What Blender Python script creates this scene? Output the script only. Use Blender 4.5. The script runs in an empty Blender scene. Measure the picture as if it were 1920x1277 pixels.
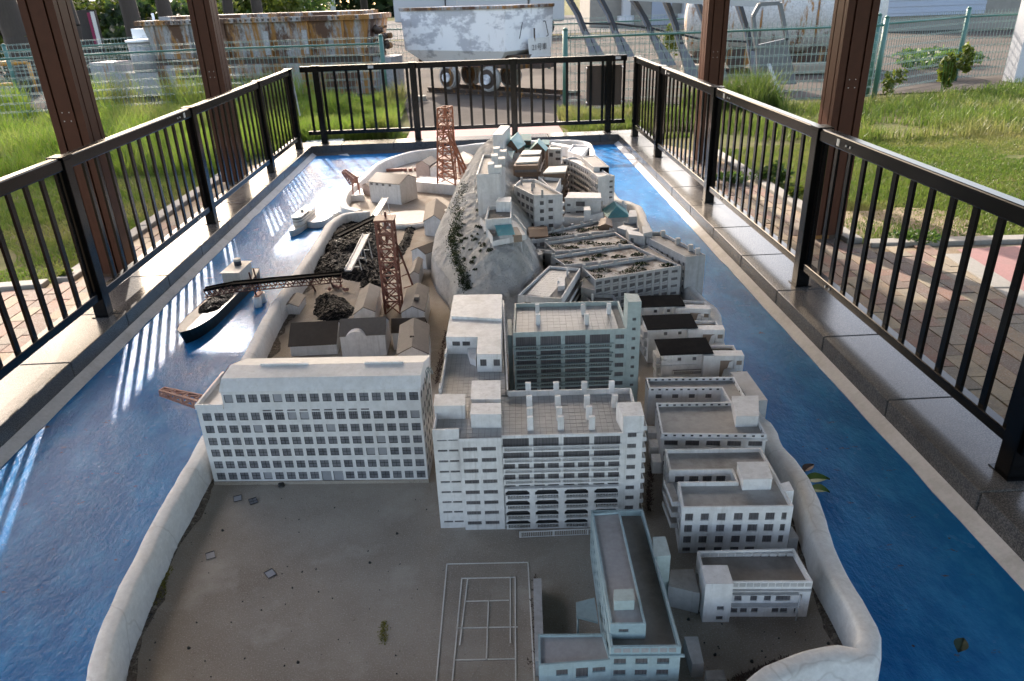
import bpy, bmesh, math, random
import numpy as np
from mathutils import Vector, Matrix, noise
S = bpy.context.scene
COL = S.collection
rnd = random.Random(7)

# ------------------------------------------------------------------ camera
def _axes(p, y, r):
    cp, sp, cy, sy, cr, sr = math.cos(p), math.sin(p), math.cos(y), math.sin(y), math.cos(r), math.sin(r)
    f = Vector((-sy*cp, cy*cp, -sp)); a = Vector((cy, sy, 0)); b = a.cross(f)
    return a*cr + b*sr, -a*sr + b*cr, f
EYE = Vector((0, 0, 1.5027))
FPX = 1382.0
AX, AY, AF = _axes(math.radians(25.1124), math.radians(-1.5135), math.radians(-1.9958))
cd = bpy.data.cameras.new('camera'); cam = bpy.data.objects.new('camera', cd); COL.objects.link(cam)
m = Matrix((AX, AY, -AF)).transposed().to_4x4(); m.translation = EYE; cam.matrix_world = m
cd.sensor_width = 36; cd.lens = FPX/1920*36; cd.clip_start = .05; cd.clip_end = 900
cd.dof.use_dof = True; cd.dof.focus_distance = 2.7; cd.dof.aperture_fstop = 9.0
S.camera = cam

# ------------------------------------------------------------------ light
SUN_EL, SUN_AZ = math.radians(32), math.radians(19.5)      # azimuth: left of +Y
w = bpy.data.worlds.new('World'); S.world = w; w.use_nodes = True
nt = w.node_tree; nt.nodes.clear()
sky = nt.nodes.new('ShaderNodeTexSky'); sky.sky_type = 'NISHITA'; sky.sun_disc = False
sky.sun_elevation = SUN_EL; sky.sun_rotation = -SUN_AZ; sky.dust_density = 3.0; sky.ozone_density = .6; sky.altitude = 10
bg = nt.nodes.new('ShaderNodeBackground'); bg.inputs[1].default_value = .15
wo = nt.nodes.new('ShaderNodeOutputWorld')
nt.links.new(sky.outputs[0], bg.inputs[0]); nt.links.new(bg.outputs[0], wo.inputs[0])
sd = bpy.data.lights.new('sun', 'SUN'); sd.energy = 2.0; sd.angle = math.radians(.53); sd.color = (1, .97, .93)
so = bpy.data.objects.new('sun', sd); COL.objects.link(so)
LD = Vector((math.sin(SUN_AZ)*math.cos(SUN_EL), -math.cos(SUN_AZ)*math.cos(SUN_EL), -math.sin(SUN_EL)))
so.rotation_euler = LD.to_track_quat('-Z', 'Y').to_euler(); so.location = -LD*30
S.view_settings.view_transform = 'Standard'; S.view_settings.look = 'None'
S.view_settings.exposure = 2.2; S.view_settings.gamma = 1; S.view_settings.use_white_balance = True; S.view_settings.white_balance_temperature = 7200; S.view_settings.white_balance_tint = 13; S.view_settings.use_curve_mapping = False
S.cycles.max_bounces = 6; S.cycles.diffuse_bounces = 4; S.cycles.glossy_bounces = 3
S.cycles.transparent_max_bounces = 8; S.cycles.caustics_reflective = False; S.cycles.caustics_refractive = False
S.cycles.use_denoising = True

# a sight line through the photograph met with a height or a distance
def ray(px, py): return (AF*FPX + AX*(px-960) - AY*(py-638.5)).normalized()
def P(px, py, z=0.0):
    d = ray(px, py); return EYE + d*((z-EYE.z)/d.z)
def PY(px, py, y):
    d = ray(px, py); return EYE + d*(y/d.y)
def zoomer(ox, oy, s): return lambda x, y, z=0.0: P(ox+x/s, oy+y/s, z)
qA = zoomer(800, 530, 4.562); qB = zoomer(800, 700, 4.119); qC = zoomer(1190, 690, 3.756); qD = zoomer(980, 930, 3.681)
qE = zoomer(1230, 1000, 4.267); qF = zoomer(1180, 540, 6.721); qG = zoomer(960, 380, 4.73); qI = zoomer(860, 220, 4.73)
qJ = zoomer(460, 380, 3.99); qK = zoomer(480, 180, 3.99); qL = zoomer(300, 440, 4.73)

# ------------------------------------------------------------------ materials
class NT:
    def __init__(s, name):
        s.m = bpy.data.materials.new(name); s.m.use_nodes = True; s.t = s.m.node_tree
        s.b = s.t.nodes['Principled BSDF']; s.pos = s.n('ShaderNodeNewGeometry').outputs['Position']
    def n(s, k, **kw):
        x = s.t.nodes.new(k)
        for a, v in kw.items(): setattr(x, a, v)
        return x
    def set(s, node, i, v):
        if hasattr(v, 'links') or isinstance(v, bpy.types.NodeSocket): s.t.links.new(v, node.inputs[i])
        else: node.inputs[i].default_value = v
    def noise(s, scale, detail=5, rough=.6, vec=None, stretch=None):
        x = s.n('ShaderNodeTexNoise'); v = vec or s.pos
        if stretch:
            mp = s.n('ShaderNodeMapping'); s.t.links.new(v, mp.inputs[0]); mp.inputs['Scale'].default_value = stretch; v = mp.outputs[0]
        s.t.links.new(v, x.inputs['Vector']); x.inputs['Scale'].default_value = scale
        x.inputs['Detail'].default_value = detail; x.inputs['Roughness'].default_value = rough
        return x.outputs['Fac']
    def ramp(s, fac, a, b, ca=(0, 0, 0), cb=(1, 1, 1)):
        x = s.n('ShaderNodeValToRGB'); s.t.links.new(fac, x.inputs[0]); e = x.color_ramp.elements
        e[0].position, e[1].position = a, b; e[0].color = (*ca, 1); e[1].color = (*cb, 1)
        return x.outputs[0]
    def mix(s, fac, a, b, mode='MIX'):
        x = s.n('ShaderNodeMix', data_type='RGBA', blend_type=mode)
        for i, v in ((0, fac), (6, a), (7, b)):
            if isinstance(v, tuple) and len(v) == 3: v = (*v, 1)
            s.set(x, i, v)
        return x.outputs[2]
    def base(s, v):
        if isinstance(v, tuple): v = (*v, 1)
        s.set(s.b, 'Base Color', v)
    def rough(s, v): s.set(s.b, 'Roughness', v)
    def bump(s, h, st=.3, dist=.01):
        x = s.n('ShaderNodeBump'); x.inputs['Strength'].default_value = st; x.inputs['Distance'].default_value = dist
        s.t.links.new(h, x.inputs['Height']); s.t.links.new(x.outputs[0], s.b.inputs['Normal'])
    def rand(s): return s.n('ShaderNodeObjectInfo').outputs['Random']

def paint(name, col, rough=.55, dirt=(.22, .19, .15), amt=.35, sc=6, fine=60, bump=.15, streak=True, spec=.5):
    k = NT(name)
    n1 = k.ramp(k.noise(sc, 6, .65, stretch=(1, 1, .35) if streak else None), .5, .78)
    n2 = k.ramp(k.noise(fine, 4, .7), .35, .75, tuple(c*.86 for c in col), tuple(min(1, c*1.06) for c in col))
    if streak and amt >= .3:
        st = k.ramp(k.noise(70, 4, .7, stretch=(1, 1, .045)), .52, .82); a_ = k.n('ShaderNodeMath', operation='MAXIMUM'); k.set(a_, 0, n1); k.set(a_, 1, st); n1 = a_.outputs[0]
    f = k.n('ShaderNodeMath', operation='MULTIPLY'); k.set(f, 0, n1); f.inputs[1].default_value = amt
    k.base(k.mix(1.0, k.mix(f.outputs[0], n2, dirt), k.ramp(k.rand(), 0, 1, (.88, .875, .865), (1, 1, 1)), 'MULTIPLY')); k.rough(rough); k.b.inputs['Specular IOR Level'].default_value = spec
    if bump: k.bump(k.noise(fine*2, 4), bump, .002)
    return k.m

M = {}
M['white'] = paint('weathered_white_plastic', (.79, .785, .79), .5, (.27, .24, .2), amt=.5, sc=7, fine=40)
M['school'] = paint('school_white_sheet', (.76, .765, .78), .35, (.4, .36, .28), amt=.35, sc=5, fine=30, bump=.05)
M['grey'] = paint('grey_white_plastic', (.50, .50, .51), .55, amt=.5, sc=12, fine=50)
M['roofgrey'] = paint('dusty_roof_sheet', (.42, .405, .39), .6, (.13, .115, .1), amt=.8, sc=8, fine=50, streak=False)
M['tile'] = paint('scribed_roof_tiles', (.46, .46, .46), .42, (.2, .19, .17), amt=.45, sc=7, fine=35, streak=False)
M['joint'] = paint('tile_joint', (.31, .305, .30), .8, amt=.3)
M['green'] = paint('pale_green_plastic', (.43, .52, .52), .5, amt=.3, sc=9)
M['blue'] = paint('dusty_blue_plastic', (.36, .48, .52), .55, (.2, .2, .2), amt=.35, sc=9)
M['roofblue'] = paint('light_grey_roof', (.42, .41, .42), .55, (.2, .18, .16), amt=.5, sc=8, streak=False)
M['dirtyroof'] = paint('soiled_roof', (.24, .22, .2), .7, (.1, .08, .06), amt=.7, sc=9, streak=False)
M['dark'] = paint('dark_slate_sheet', (.010, .011, .014), .75, (.04, .037, .034), amt=.3, sc=14, spec=.02)
M['tan'] = paint('tan_panel', (.27, .2, .15), .6, amt=.2)
M['teal'] = paint('teal_roof_sheet', (.11, .40, .45), .5, (.25, .25, .22), amt=.4, sc=20)
M['brown'] = paint('brown_wood_sheet', (.2, .12, .08), .6, amt=.2, sc=14)
M['orange'] = paint('rust_brown_roof', (.15, .07, .035), .6, (.1, .08, .06), amt=.3, sc=14)
M['pink'] = paint('faded_pink_wall', (.47, .38, .35), .6, amt=.3)
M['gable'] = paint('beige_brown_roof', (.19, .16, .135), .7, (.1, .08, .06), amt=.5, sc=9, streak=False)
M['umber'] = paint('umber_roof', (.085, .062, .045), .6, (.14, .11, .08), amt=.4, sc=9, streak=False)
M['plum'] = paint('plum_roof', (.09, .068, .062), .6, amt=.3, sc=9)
M['red'] = paint('red_oxide_steel', (.22, .075, .05), .55, (.1, .05, .04), amt=.5, sc=30, bump=0)
M['rustred'] = paint('orange_red_steel', (.36, .13, .07), .55, (.2, .09, .06), amt=.5, sc=30, bump=0)
M['shadedred'] = paint('shaded_red_steel', (.085, .03, .024), .6, (.05, .03, .025), amt=.5, sc=30, bump=0, spec=.3)  # red steel darkened: the shade on the bridge truss is put into the colour
M['redpale'] = paint('faded_red_steel', (.36, .17, .13), .6, (.3, .2, .18), amt=.5, sc=30, bump=0)
M['hullblue'] = paint('navy_hull', (.008, .02, .04), .4, amt=.15)
M['hullteal'] = paint('dark_teal_hull', (.004, .012, .017), .45, amt=.08, spec=.25)
M['deck'] = paint('cream_deck', (.6, .575, .53), .5, amt=.3)
M['black'] = paint('black_metal', (.0016, .0016, .0018), .24, (.004, .004, .0045), amt=.3, sc=4, bump=.03, spec=.25)
M['belt'] = paint('black_belt', (.003, .0027, .0027), .8, (.01, .009, .008), amt=.2, spec=.06)
M['post'] = paint('brown_steel_post', (.085, .034, .021), .45, (.06, .03, .02), amt=.3, sc=2, fine=20, bump=.05, spec=.15)
M['rooftimber'] = paint('brown_roof_underside', (.10, .07, .052), .7, amt=.2, sc=2)
M['mesh'] = paint('green_coated_wire', (.05, .16, .13), .4, (.2, .25, .22), amt=.3, sc=3, bump=0)
M['wire'] = paint('grey_green_wire', (.15, .24, .22), .4, amt=.2, sc=3, bump=0)
M['glint'] = paint('bare_steel', (.6, .6, .6), .3, amt=.1)
M['curb'] = paint('concrete_curb', (.28, .265, .24), .9, (.16, .14, .11), amt=.5, sc=3)
M['redpave'] = paint('red_rubber_paving', (.32, .16, .15), .85, (.2, .15, .13), amt=.5, sc=3)
M['beigewall'] = paint('beige_wall', (.25, .235, .205), .8, amt=.25, sc=.5, fine=5)
M['shutter'] = paint('blue_grey_shutter', (.33, .38, .46), .5, amt=.2, sc=.5)
M['yellowpipe'] = paint('orange_pipe', (.5, .24, .04), .4, amt=.2)
M['bark'] = paint('dark_bark', (.05, .038, .03), .9, (.09, .075, .06), amt=.6, sc=6)
M['truck'] = paint('white_truck_paint', (.42, .43, .44), .3, amt=.1, sc=1)
M['rubber'] = paint('black_rubber', (.015, .015, .015), .8, amt=.1)
M['stone'] = paint('pale_stone', (.32, .28, .22), .9, amt=.5, sc=5)
M['signpink'] = paint('magenta_sign_band', (.3, .03, .09), .5, amt=.1)
M['signdark'] = paint('dark_sign_board', (.03, .025, .025), .5, amt=.1)
M['leafgreen'] = paint('fresh_leaf', (.07, .17, .03), .4, (.16, .13, .03), amt=.3, sc=40)
M['leafbrown'] = paint('dead_leaf', (.1, .06, .045), .6, amt=.3, sc=40)
M['moss'] = paint('yellow_moss', (.2, .18, .03), .9, (.08, .07, .02), amt=.6, sc=60)
M['ink'] = paint('black_print', (.02, .02, .02), .6, amt=0)
M['paper'] = paint('white_card', (.75, .74, .7), .6, amt=.2, sc=20)
M['galv'] = paint('weathered_galvanised_plate', (.125, .13, .138), .5, (.14, .13, .12), amt=.6, sc=3, fine=20)
M['galvdark'] = paint('dark_steel_section', (.016, .016, .016), .5, (.05, .042, .036), amt=.4, sc=4)

def pane_mat():
    k = NT('grey_window_film'); r = k.rand()
    c = k.ramp(r, 0, 1, (.115, .108, .115), (.17, .163, .17)); n = k.noise(160, 2, .5, stretch=(1, 1, .08))
    k.base(k.mix(k.ramp(n, .35, .7), c, k.mix(.5, c, (.05, .048, .05)))); k.rough(.32); return k.m
M['pane'] = pane_mat()
def pane2():
    k = NT('blue_grey_window_film'); r = k.rand()
    c = k.ramp(r, .0, 1, (.10, .107, .122), (.175, .184, .205)); n = k.noise(70, 3, .6)
    k.base(k.mix(k.ramp(n, .45, .75), c, (.2, .2, .22))); k.rough(.3); return k.m
M['schoolpane'] = pane2()
M['fadedpane'] = paint('faded_window_film', (.34, .35, .38), .4, (.2, .2, .24), amt=.7, sc=30, streak=False)
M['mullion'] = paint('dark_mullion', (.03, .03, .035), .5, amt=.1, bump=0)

def water_mat():
    k = NT('blue_painted_basin')
    big = k.noise(1.3, 4, .6); mid = k.noise(9, 6, .7, stretch=(1, .5, 1)); fine = k.noise(45, 5, .7, stretch=(1, .55, 1))
    c = k.mix(k.ramp(big, .35, .65), (.003, .105, .29), (.006, .15, .38))
    c = k.mix(k.ramp(mid, .45, .7), c, (.02, .21, .47))
    spot = k.ramp(k.noise(24, 5, .75, stretch=(.5, 1.1, 1)), .64, .70)
    c = k.mix(spot, c, (.06, .058, .055))
    v = k.n('ShaderNodeTexVoronoi'); k.t.links.new(k.pos, v.inputs['Vector']); v.inputs['Scale'].default_value = 17
    d = k.ramp(v.outputs['Distance'], .05, .085, (1, 1, 1), (0, 0, 0))
    g = k.n('ShaderNodeMath', operation='MULTIPLY'); k.set(g, 0, d); k.set(g, 1, k.ramp(k.noise(3.1, 3), .55, .6))
    c = k.mix(g.outputs[0], c, (.05, .045, .035))
    k.base(c)
    k.rough(k.ramp(k.noise(14, 4), .3, .75, (.15, .15, .15), (.3, .3, .3))); k.b.inputs['Specular IOR Level'].default_value = .06
    h = k.n('ShaderNodeMath', operation='ADD'); k.set(h, 0, mid); k.set(h, 1, fine); k.bump(h.outputs[0], .4, .010)
    return k.m
M['water'] = water_mat()

def granite(name, a, b, rough):
    k = NT(name); f = k.noise(210, 3, .75); g = k.noise(120, 3, .6); big = k.noise(2.5, 5, .65)
    c = k.mix(k.ramp(f, .42, .58), a, b); c = k.mix(k.ramp(g, .52, .6), c, (.06, .06, .06))
    st = k.ramp(big, .45, .75, (1, 1, 1), (.62, .6, .57))
    c = k.mix(1.0, c, st, 'MULTIPLY'); k.base(c); k.rough(rough); k.b.inputs['Specular IOR Level'].default_value = .3; k.bump(f, .1, .001); return k.m
M['granite'] = granite('polished_granite', (.045, .043, .042), (.14, .13, .12), .2)
M['granitefar'] = M['granite']
M['mortar'] = paint('white_mortar_fillet', (.52, .52, .52), .8, (.2, .18, .15), amt=.5, sc=8, streak=False)
def cement():
    m_ = paint('whitewashed_cement', (.74, .735, .72), .75, (.36, .31, .25), amt=.35, sc=7, fine=60, bump=.5, streak=False); t = m_.node_tree; b_ = t.nodes['Principled BSDF']; src = b_.inputs['Base Color'].links[0].from_socket
    def N(k_, **kw):
        x = t.nodes.new(k_)
        for a, v in kw.items(): setattr(x, a, v)
        return x
    g = N('ShaderNodeNewGeometry'); v = N('ShaderNodeTexVoronoi', feature='DISTANCE_TO_EDGE'); wv = N('ShaderNodeTexNoise'); wv.inputs['Scale'].default_value = 9; mx = N('ShaderNodeVectorMath', operation='MULTIPLY_ADD'); mx.inputs[1].default_value = (.09, .09, .09); t.links.new(g.outputs[0], wv.inputs[0]); t.links.new(wv.outputs['Color'], mx.inputs[0]); t.links.new(g.outputs[0], mx.inputs[2]); t.links.new(mx.outputs[0], v.inputs[0]); v.inputs['Scale'].default_value = 3.2
    r1 = N('ShaderNodeMapRange'); t.links.new(v.outputs['Distance'], r1.inputs[0]); r1.inputs[1].default_value = .0; r1.inputs[2].default_value = .012; r1.inputs[3].default_value = .28; r1.inputs[4].default_value = 0
    sx = N('ShaderNodeSeparateXYZ'); t.links.new(g.outputs[0], sx.inputs[0]); ns = N('ShaderNodeTexNoise'); t.links.new(g.outputs[0], ns.inputs[0]); ns.inputs['Scale'].default_value = 14; ns.inputs['Detail'].default_value = 6
    ad = N('ShaderNodeMath', operation='MULTIPLY_ADD'); t.links.new(ns.outputs[0], ad.inputs[0]); ad.inputs[1].default_value = .12; t.links.new(sx.outputs[2], ad.inputs[2]); r2 = N('ShaderNodeMapRange'); t.links.new(ad.outputs[0], r2.inputs[0]); r2.inputs[1].default_value = -.05; r2.inputs[2].default_value = .0; r2.inputs[3].default_value = .7; r2.inputs[4].default_value = 0
    mk = N('ShaderNodeMath', operation='MAXIMUM'); t.links.new(r1.outputs[0], mk.inputs[0]); t.links.new(r2.outputs[0], mk.inputs[1]); mm = N('ShaderNodeMix', data_type='RGBA'); t.links.new(mk.outputs[0], mm.inputs[0]); t.links.new(src, mm.inputs[6]); mm.inputs[7].default_value = (.22, .19, .155, 1); t.links.new(mm.outputs[2], b_.inputs['Base Color']); return m_
M['wallcement'] = cement() if True else paint('whitewashed_cement', (.74, .735, .72), .75, (.36, .31, .25), amt=.3, sc=7, fine=60, bump=.5, streak=False)

def dirtmat():
    k = NT('sandy_model_ground')
    a = k.noise(2.2, 6, .65); b = k.noise(60, 5, .8); d = k.noise(260, 3, .7)
    c = k.mix(k.ramp(a, .35, .68), (.37, .325, .275), (.25, .205, .165))
    c = k.mix(k.ramp(k.noise(5, 4), .55, .7), c, (.40, .355, .305))
    c = k.mix(k.ramp(b, .62, .72), c, (.07, .055, .045)); c = k.mix(k.ramp(d, .54, .66), c, (.45, .42, .38))
    k.base(c); k.rough(.9); h = k.n('ShaderNodeMath', operation='ADD'); k.set(h, 0, b); k.set(h, 1, d); k.bump(h.outputs[0], .5, .004); return k.m
M['dirt'] = dirtmat()
def rockmat():
    k = NT('grey_plaster_rock'); a = k.noise(6, 7, .7); b = k.noise(90, 4, .7)
    c = k.mix(k.ramp(a, .35, .7), (.70, .69, .67), (.48, .47, .45)); c = k.mix(k.ramp(b, .6, .72), c, (.16, .155, .145))
    k.base(c); k.rough(.85); k.bump(k.noise(16, 8, .8), 1.0, .04); return k.m
M['rock'] = rockmat()
def coalmat():
    k = NT('glossy_coal'); a = k.noise(120, 4, .8)
    k.base(k.mix(k.ramp(a, .4, .75), (.0025, .0025, .003), (.009, .009, .0095))); k.rough(k.ramp(k.noise(90, 3), .3, .7, (.22,)*3, (.65,)*3)); k.b.inputs['Specular IOR Level'].default_value = .13
    k.bump(a, 1, .012); return k.m
M['coal'] = coalmat()
def asphalt(name, a, b, sc=.5):
    k = NT(name); n = k.noise(sc, 6, .65); f = k.noise(70, 3, .7)
    c = k.mix(k.ramp(n, .35, .7), a, b); c = k.mix(k.ramp(f, .55, .75), c, tuple(x*1.6 for x in a)); k.base(c); k.rough(.95); k.b.inputs['Specular IOR Level'].default_value = .06; k.bump(f, .4, .008); return k.m
M['yard'] = asphalt('worn_brown_asphalt', (.06, .052, .045), (.10, .087, .075))
M['road'] = asphalt('pale_concrete_yard', (.09, .087, .083), (.13, .123, .115), .2)
def soil():
    k = NT('lawn_soil'); n = k.noise(.9, 6, .65); f = k.noise(14, 5, .7)
    c = k.mix(k.ramp(n, .40, .62), (.07, .085, .028), (.13, .115, .06)); c = k.mix(k.ramp(f, .5, .72), c, (.13, .10, .065))
    k.base(c); k.rough(.95); k.b.inputs['Specular IOR Level'].default_value = .05; k.bump(f, .7, .03); return k.m
M['soil'] = soil()
M['bare'] = asphalt('bare_sandy_soil', (.27, .215, .155), (.2, .155, .11), 3)
def blade(name, a, b, c):
    k = NT(name); n = k.noise(2.6, 6, .75); f = k.noise(30, 2, .6)
    x = k.mix(k.ramp(n, .35, .65), a, b); x = k.mix(k.ramp(f, .5, .75), x, c); x = k.mix(k.ramp(k.noise(.55, 5, .65), .5, .72), x, tuple(.5*q+.5*r for q, r in zip(c, (.3, .25, .1)))) if name.startswith(('lawn', 'tall')) else x; k.base(x); k.rough(.5)
    k.b.inputs['Subsurface Weight'].default_value = 0
    # leaves let light through
    tr = k.n('ShaderNodeBsdfTranslucent'); k.set(tr, 0, x); ms = k.n('ShaderNodeMixShader'); ms.inputs[0].default_value = .5
    o = k.t.nodes['Material Output']; k.t.links.new(k.b.outputs[0], ms.inputs[1]); k.t.links.new(tr.outputs[0], ms.inputs[2]); k.t.links.new(ms.outputs[0], o.inputs[0]); return k.m
M['lawn'] = blade('lawn_blades', (.06, .12, .014), (.115, .165, .028), (.165, .16, .06))
M['tall'] = blade('tall_grass_blades', (.10, .185, .02), (.155, .235, .03), (.21, .2, .07))
M['leaf'] = blade('broad_leaves', (.04, .095, .018), (.075, .14, .025), (.12, .15, .03))
M['leafdark'] = blade('dark_leaves', (.015, .035, .012), (.03, .06, .018), (.05, .07, .02))
M['leafyel'] = blade('yellow_green_leaves', (.065, .11, .012), (.11, .14, .02), (.15, .14, .04))
M['shrub'] = blade('model_flock', (.012, .028, .009), (.025, .042, .014), (.045, .045, .02))
def brick(name):
    k = NT(name); r = k.rand(); x = k.n('ShaderNodeValToRGB'); k.t.links.new(r, x.inputs[0]); x.color_ramp.interpolation = 'CONSTANT'
    cols = [(.225, .155, .095), (.18, .088, .06), (.25, .195, .125), (.13, .08, .06), (.20, .11, .078), (.17, .135, .10)]
    e = x.color_ramp.elements; e[0].color = (*cols[0], 1); e[1].position = 1/6; e[1].color = (*cols[1], 1)
    for i in range(2, 6): q = e.new(i/6); q.color = (*cols[i], 1)
    n = k.noise(8, 6, .7); f = k.noise(120, 3, .7)
    c = k.mix(k.ramp(n, .45, .75), x.outputs[0], (.13, .115, .09)); c = k.mix(k.ramp(f, .5, .8), c, (.32, .28, .23)); k.base(c); k.rough(.85); k.bump(f, .4, .003); return k.m
M['brick'] = brick('clay_paver')
def tubmat():
    k = NT('scuffed_white_tub'); n = k.noise(1.3, 8, .72, stretch=(1, 1, 2.2)); f = k.noise(9, 6, .7, stretch=(1, 1, .3)); g = k.noise(4.5, 6, .72)
    c = k.mix(k.ramp(n, .49, .56), (.78, .79, .8), (.44, .45, .48)); c = k.mix(k.ramp(f, .58, .8), c, (.3, .29, .27)); c = k.mix(k.ramp(g, .69, .73), c, (.13, .07, .04)); k.base(c); k.rough(.65); k.bump(n, .25, .03); return k.m
def rust(name, a, amt=.5):
    k = NT(name); n = k.noise(2.6, 7, .72, stretch=(1, 1, .45)); s = k.noise(5, 5, .75, stretch=(1, 1, .10)); f = k.noise(30, 4, .7)
    c = k.mix(k.ramp(f, .4, .7), a, tuple(x*.62 for x in a))
    c = k.mix(k.ramp(s, .60-.12*amt, .68-.1*amt), c, (.27, .12, .025)); c = k.mix(k.ramp(n, .64-.12*amt, .70-.1*amt), c, (.08, .035, .018))
    k.base(c); k.rough(.7); k.bump(n, .4, .02); return k.m
M['rustwhite'] = rust('rusty_white_paint', (.30, .30, .30), 1.25)
M['tubwhite'] = tubmat()
M['tankwhite'] = rust('tank_paint', (.5, .49, .46), .35)
M['rustdark'] = rust('rusted_iron', (.06, .04, .03), .6)
M['steelgrey'] = rust('grey_locomotive_paint', (.33, .33, .33), .25)
M['wheelwhite'] = rust('white_wheel_paint', (.45, .44, .42), .5)
M['curb2'] = M['curb']
# ------------------------------------------------------------------ builders
OFF = {}
def thing(name, label, cat, loc=(0, 0, 0), group=None):
    o = bpy.data.objects.new(name, None); COL.objects.link(o); o.location = loc; o.empty_display_size = .05
    o['label'] = label; o['category'] = cat
    if group: o['group'] = group
    OFF[o] = Vector(loc); return o
def tag(o, label, cat, group=None):
    o['label'] = label; o['category'] = cat
    if group: o['group'] = group
    return o
class MB:
    def __init__(s): s.v = []; s.f = []; s.mi = []; s.sm = []
    def q(s, *pts, mi=0, smooth=False):
        b = len(s.v); s.v += [tuple(p) for p in pts]; s.f.append(tuple(range(b, b+len(pts)))); s.mi.append(mi); s.sm.append(smooth)
    def box(s, x0, x1, y0, y1, z0, z1, mi=0):
        s.hexa([(x0, y0, z0), (x1, y0, z0), (x1, y1, z0), (x0, y1, z0), (x0, y0, z1), (x1, y0, z1), (x1, y1, z1), (x0, y1, z1)], mi)
    def hexa(s, c, mi=0):
        b = len(s.v); s.v += [tuple(p) for p in c]
        for f in ((3, 2, 1, 0), (4, 5, 6, 7), (0, 1, 5, 4), (1, 2, 6, 5), (2, 3, 7, 6), (3, 0, 4, 7)):
            s.f.append(tuple(b+i for i in f)); s.mi.append(mi); s.sm.append(False)
    def fbox(s, F, s0, s1, w0, w1, z0, z1, mi=0):
        s.hexa([F(a, b, c) for c in (z0, z1) for a, b in ((s0, w0), (s1, w0), (s1, w1), (s0, w1))], mi)
    def beam(s, p, q, w, h=None, mi=0, up=(0, 0, 1)):
        p, q = Vector(p), Vector(q); d = (q-p)
        if d.length < 1e-6: return
        d.normalize(); u = Vector(up)
        if abs(d.dot(u)) > .98: u = Vector((0, 1, 0))
        a = d.cross(u).normalized(); b = a.cross(d); h = h or w; a = a*w/2; b = b*h/2
        s.hexa([p-a-b, p+a-b, p+a+b, p-a+b, q-a-b, q+a-b, q+a+b, q-a+b], mi)
    def cyl(s, p, q, r, n=10, r2=None, mi=0, cap=True, smooth=True):
        p, q = Vector(p), Vector(q); d = (q-p).normalized(); u = Vector((0, 0, 1)) if abs(d.z) < .95 else Vector((0, 1, 0))
        a = d.cross(u).normalized(); b = a.cross(d); r2 = r if r2 is None else r2; k = len(s.v)
        for c, R in ((p, r), (q, r2)):
            for i in range(n):
                t = 2*math.pi*i/n; s.v.append(tuple(c+a*R*math.cos(t)+b*R*math.sin(t)))
        for i in range(n):
            j = (i+1) % n; s.f.append((k+i, k+j, k+n+j, k+n+i)); s.mi.append(mi); s.sm.append(smooth)
        if cap:
            s.f.append(tuple(k+i for i in range(n))[::-1]); s.f.append(tuple(k+n+i for i in range(n))); s.mi += [mi]*2; s.sm += [False]*2
    def prism(s, pts, z0, z1, mi=0, top=None, cap=True):
        k = len(s.v); n = len(pts); s.v += [(p[0], p[1], z0) for p in pts]+[(p[0], p[1], z1) for p in pts]
        for i in range(n):
            j = (i+1) % n; s.f.append((k+i, k+j, k+n+j, k+n+i)); s.mi.append(mi); s.sm.append(False)
        if cap:
            s.f.append(tuple(k+n+i for i in range(n))); s.mi.append(mi if top is None else top); s.sm.append(False)
    def mesh(s, name, mats, off=Vector((0, 0, 0))):
        me = bpy.data.meshes.new(name); o = Vector(off)
        me.from_pydata([(a-o.x, b-o.y, c-o.z) for a, b, c in s.v], [], s.f)
        for x in (mats if isinstance(mats, (list, tuple)) else [mats]): me.materials.append(x)
        me.polygons.foreach_set('material_index', s.mi); me.polygons.foreach_set('use_smooth', s.sm); me.update(); return me
    def build(s, name, mats, parent=None, label=None, loc=None):
        off = OFF.get(parent, Vector((0, 0, 0))) if loc is None else Vector(loc)
        o = bpy.data.objects.new(name, s.mesh(name, mats, off)); COL.objects.link(o)
        if parent is not None: o.parent = parent; OFF[o] = off
        elif loc is not None: o.location = loc; OFF[o] = Vector(loc)
        if label: o['label'] = label
        return o
def place(me, name, mat, parent):
    o = bpy.data.objects.new(name, me); COL.objects.link(o); o.parent = parent
    mm = mat.copy(); mm.translation = mat.translation-OFF.get(parent, Vector((0, 0, 0))); o.matrix_local = mm; return o
def structure(o): o['kind'] = 'structure'; return o
def stuff(o): o['kind'] = 'stuff'; return o
def bevel(o, w=.004, n=2):
    b = o.modifiers.new('bevel', 'BEVEL'); b.width = w; b.segments = n; b.limit_method = 'ANGLE'; b.angle_limit = .6; return o
V2 = lambda p: Vector((p[0], p[1]))
class Frame:
    """edge p->q of a plan seen from above (counter-clockwise): s along, w inward, z up"""
    def __init__(s, p, q, z=0):
        s.p = Vector((p[0], p[1], z)); d = V2(q)-V2(p); s.L = d.length; d.normalize()
        s.u = Vector((d.x, d.y, 0)); s.n = Vector((-d.y, d.x, 0))
    def __call__(s, a, b, c): return s.p+s.u*a+s.n*b+Vector((0, 0, c))
    def mat(s, a, b, c):
        m = Matrix((s.u, s.n, Vector((0, 0, 1)))).transposed().to_4x4(); m.translation = s(a, b, c); return m
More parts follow.
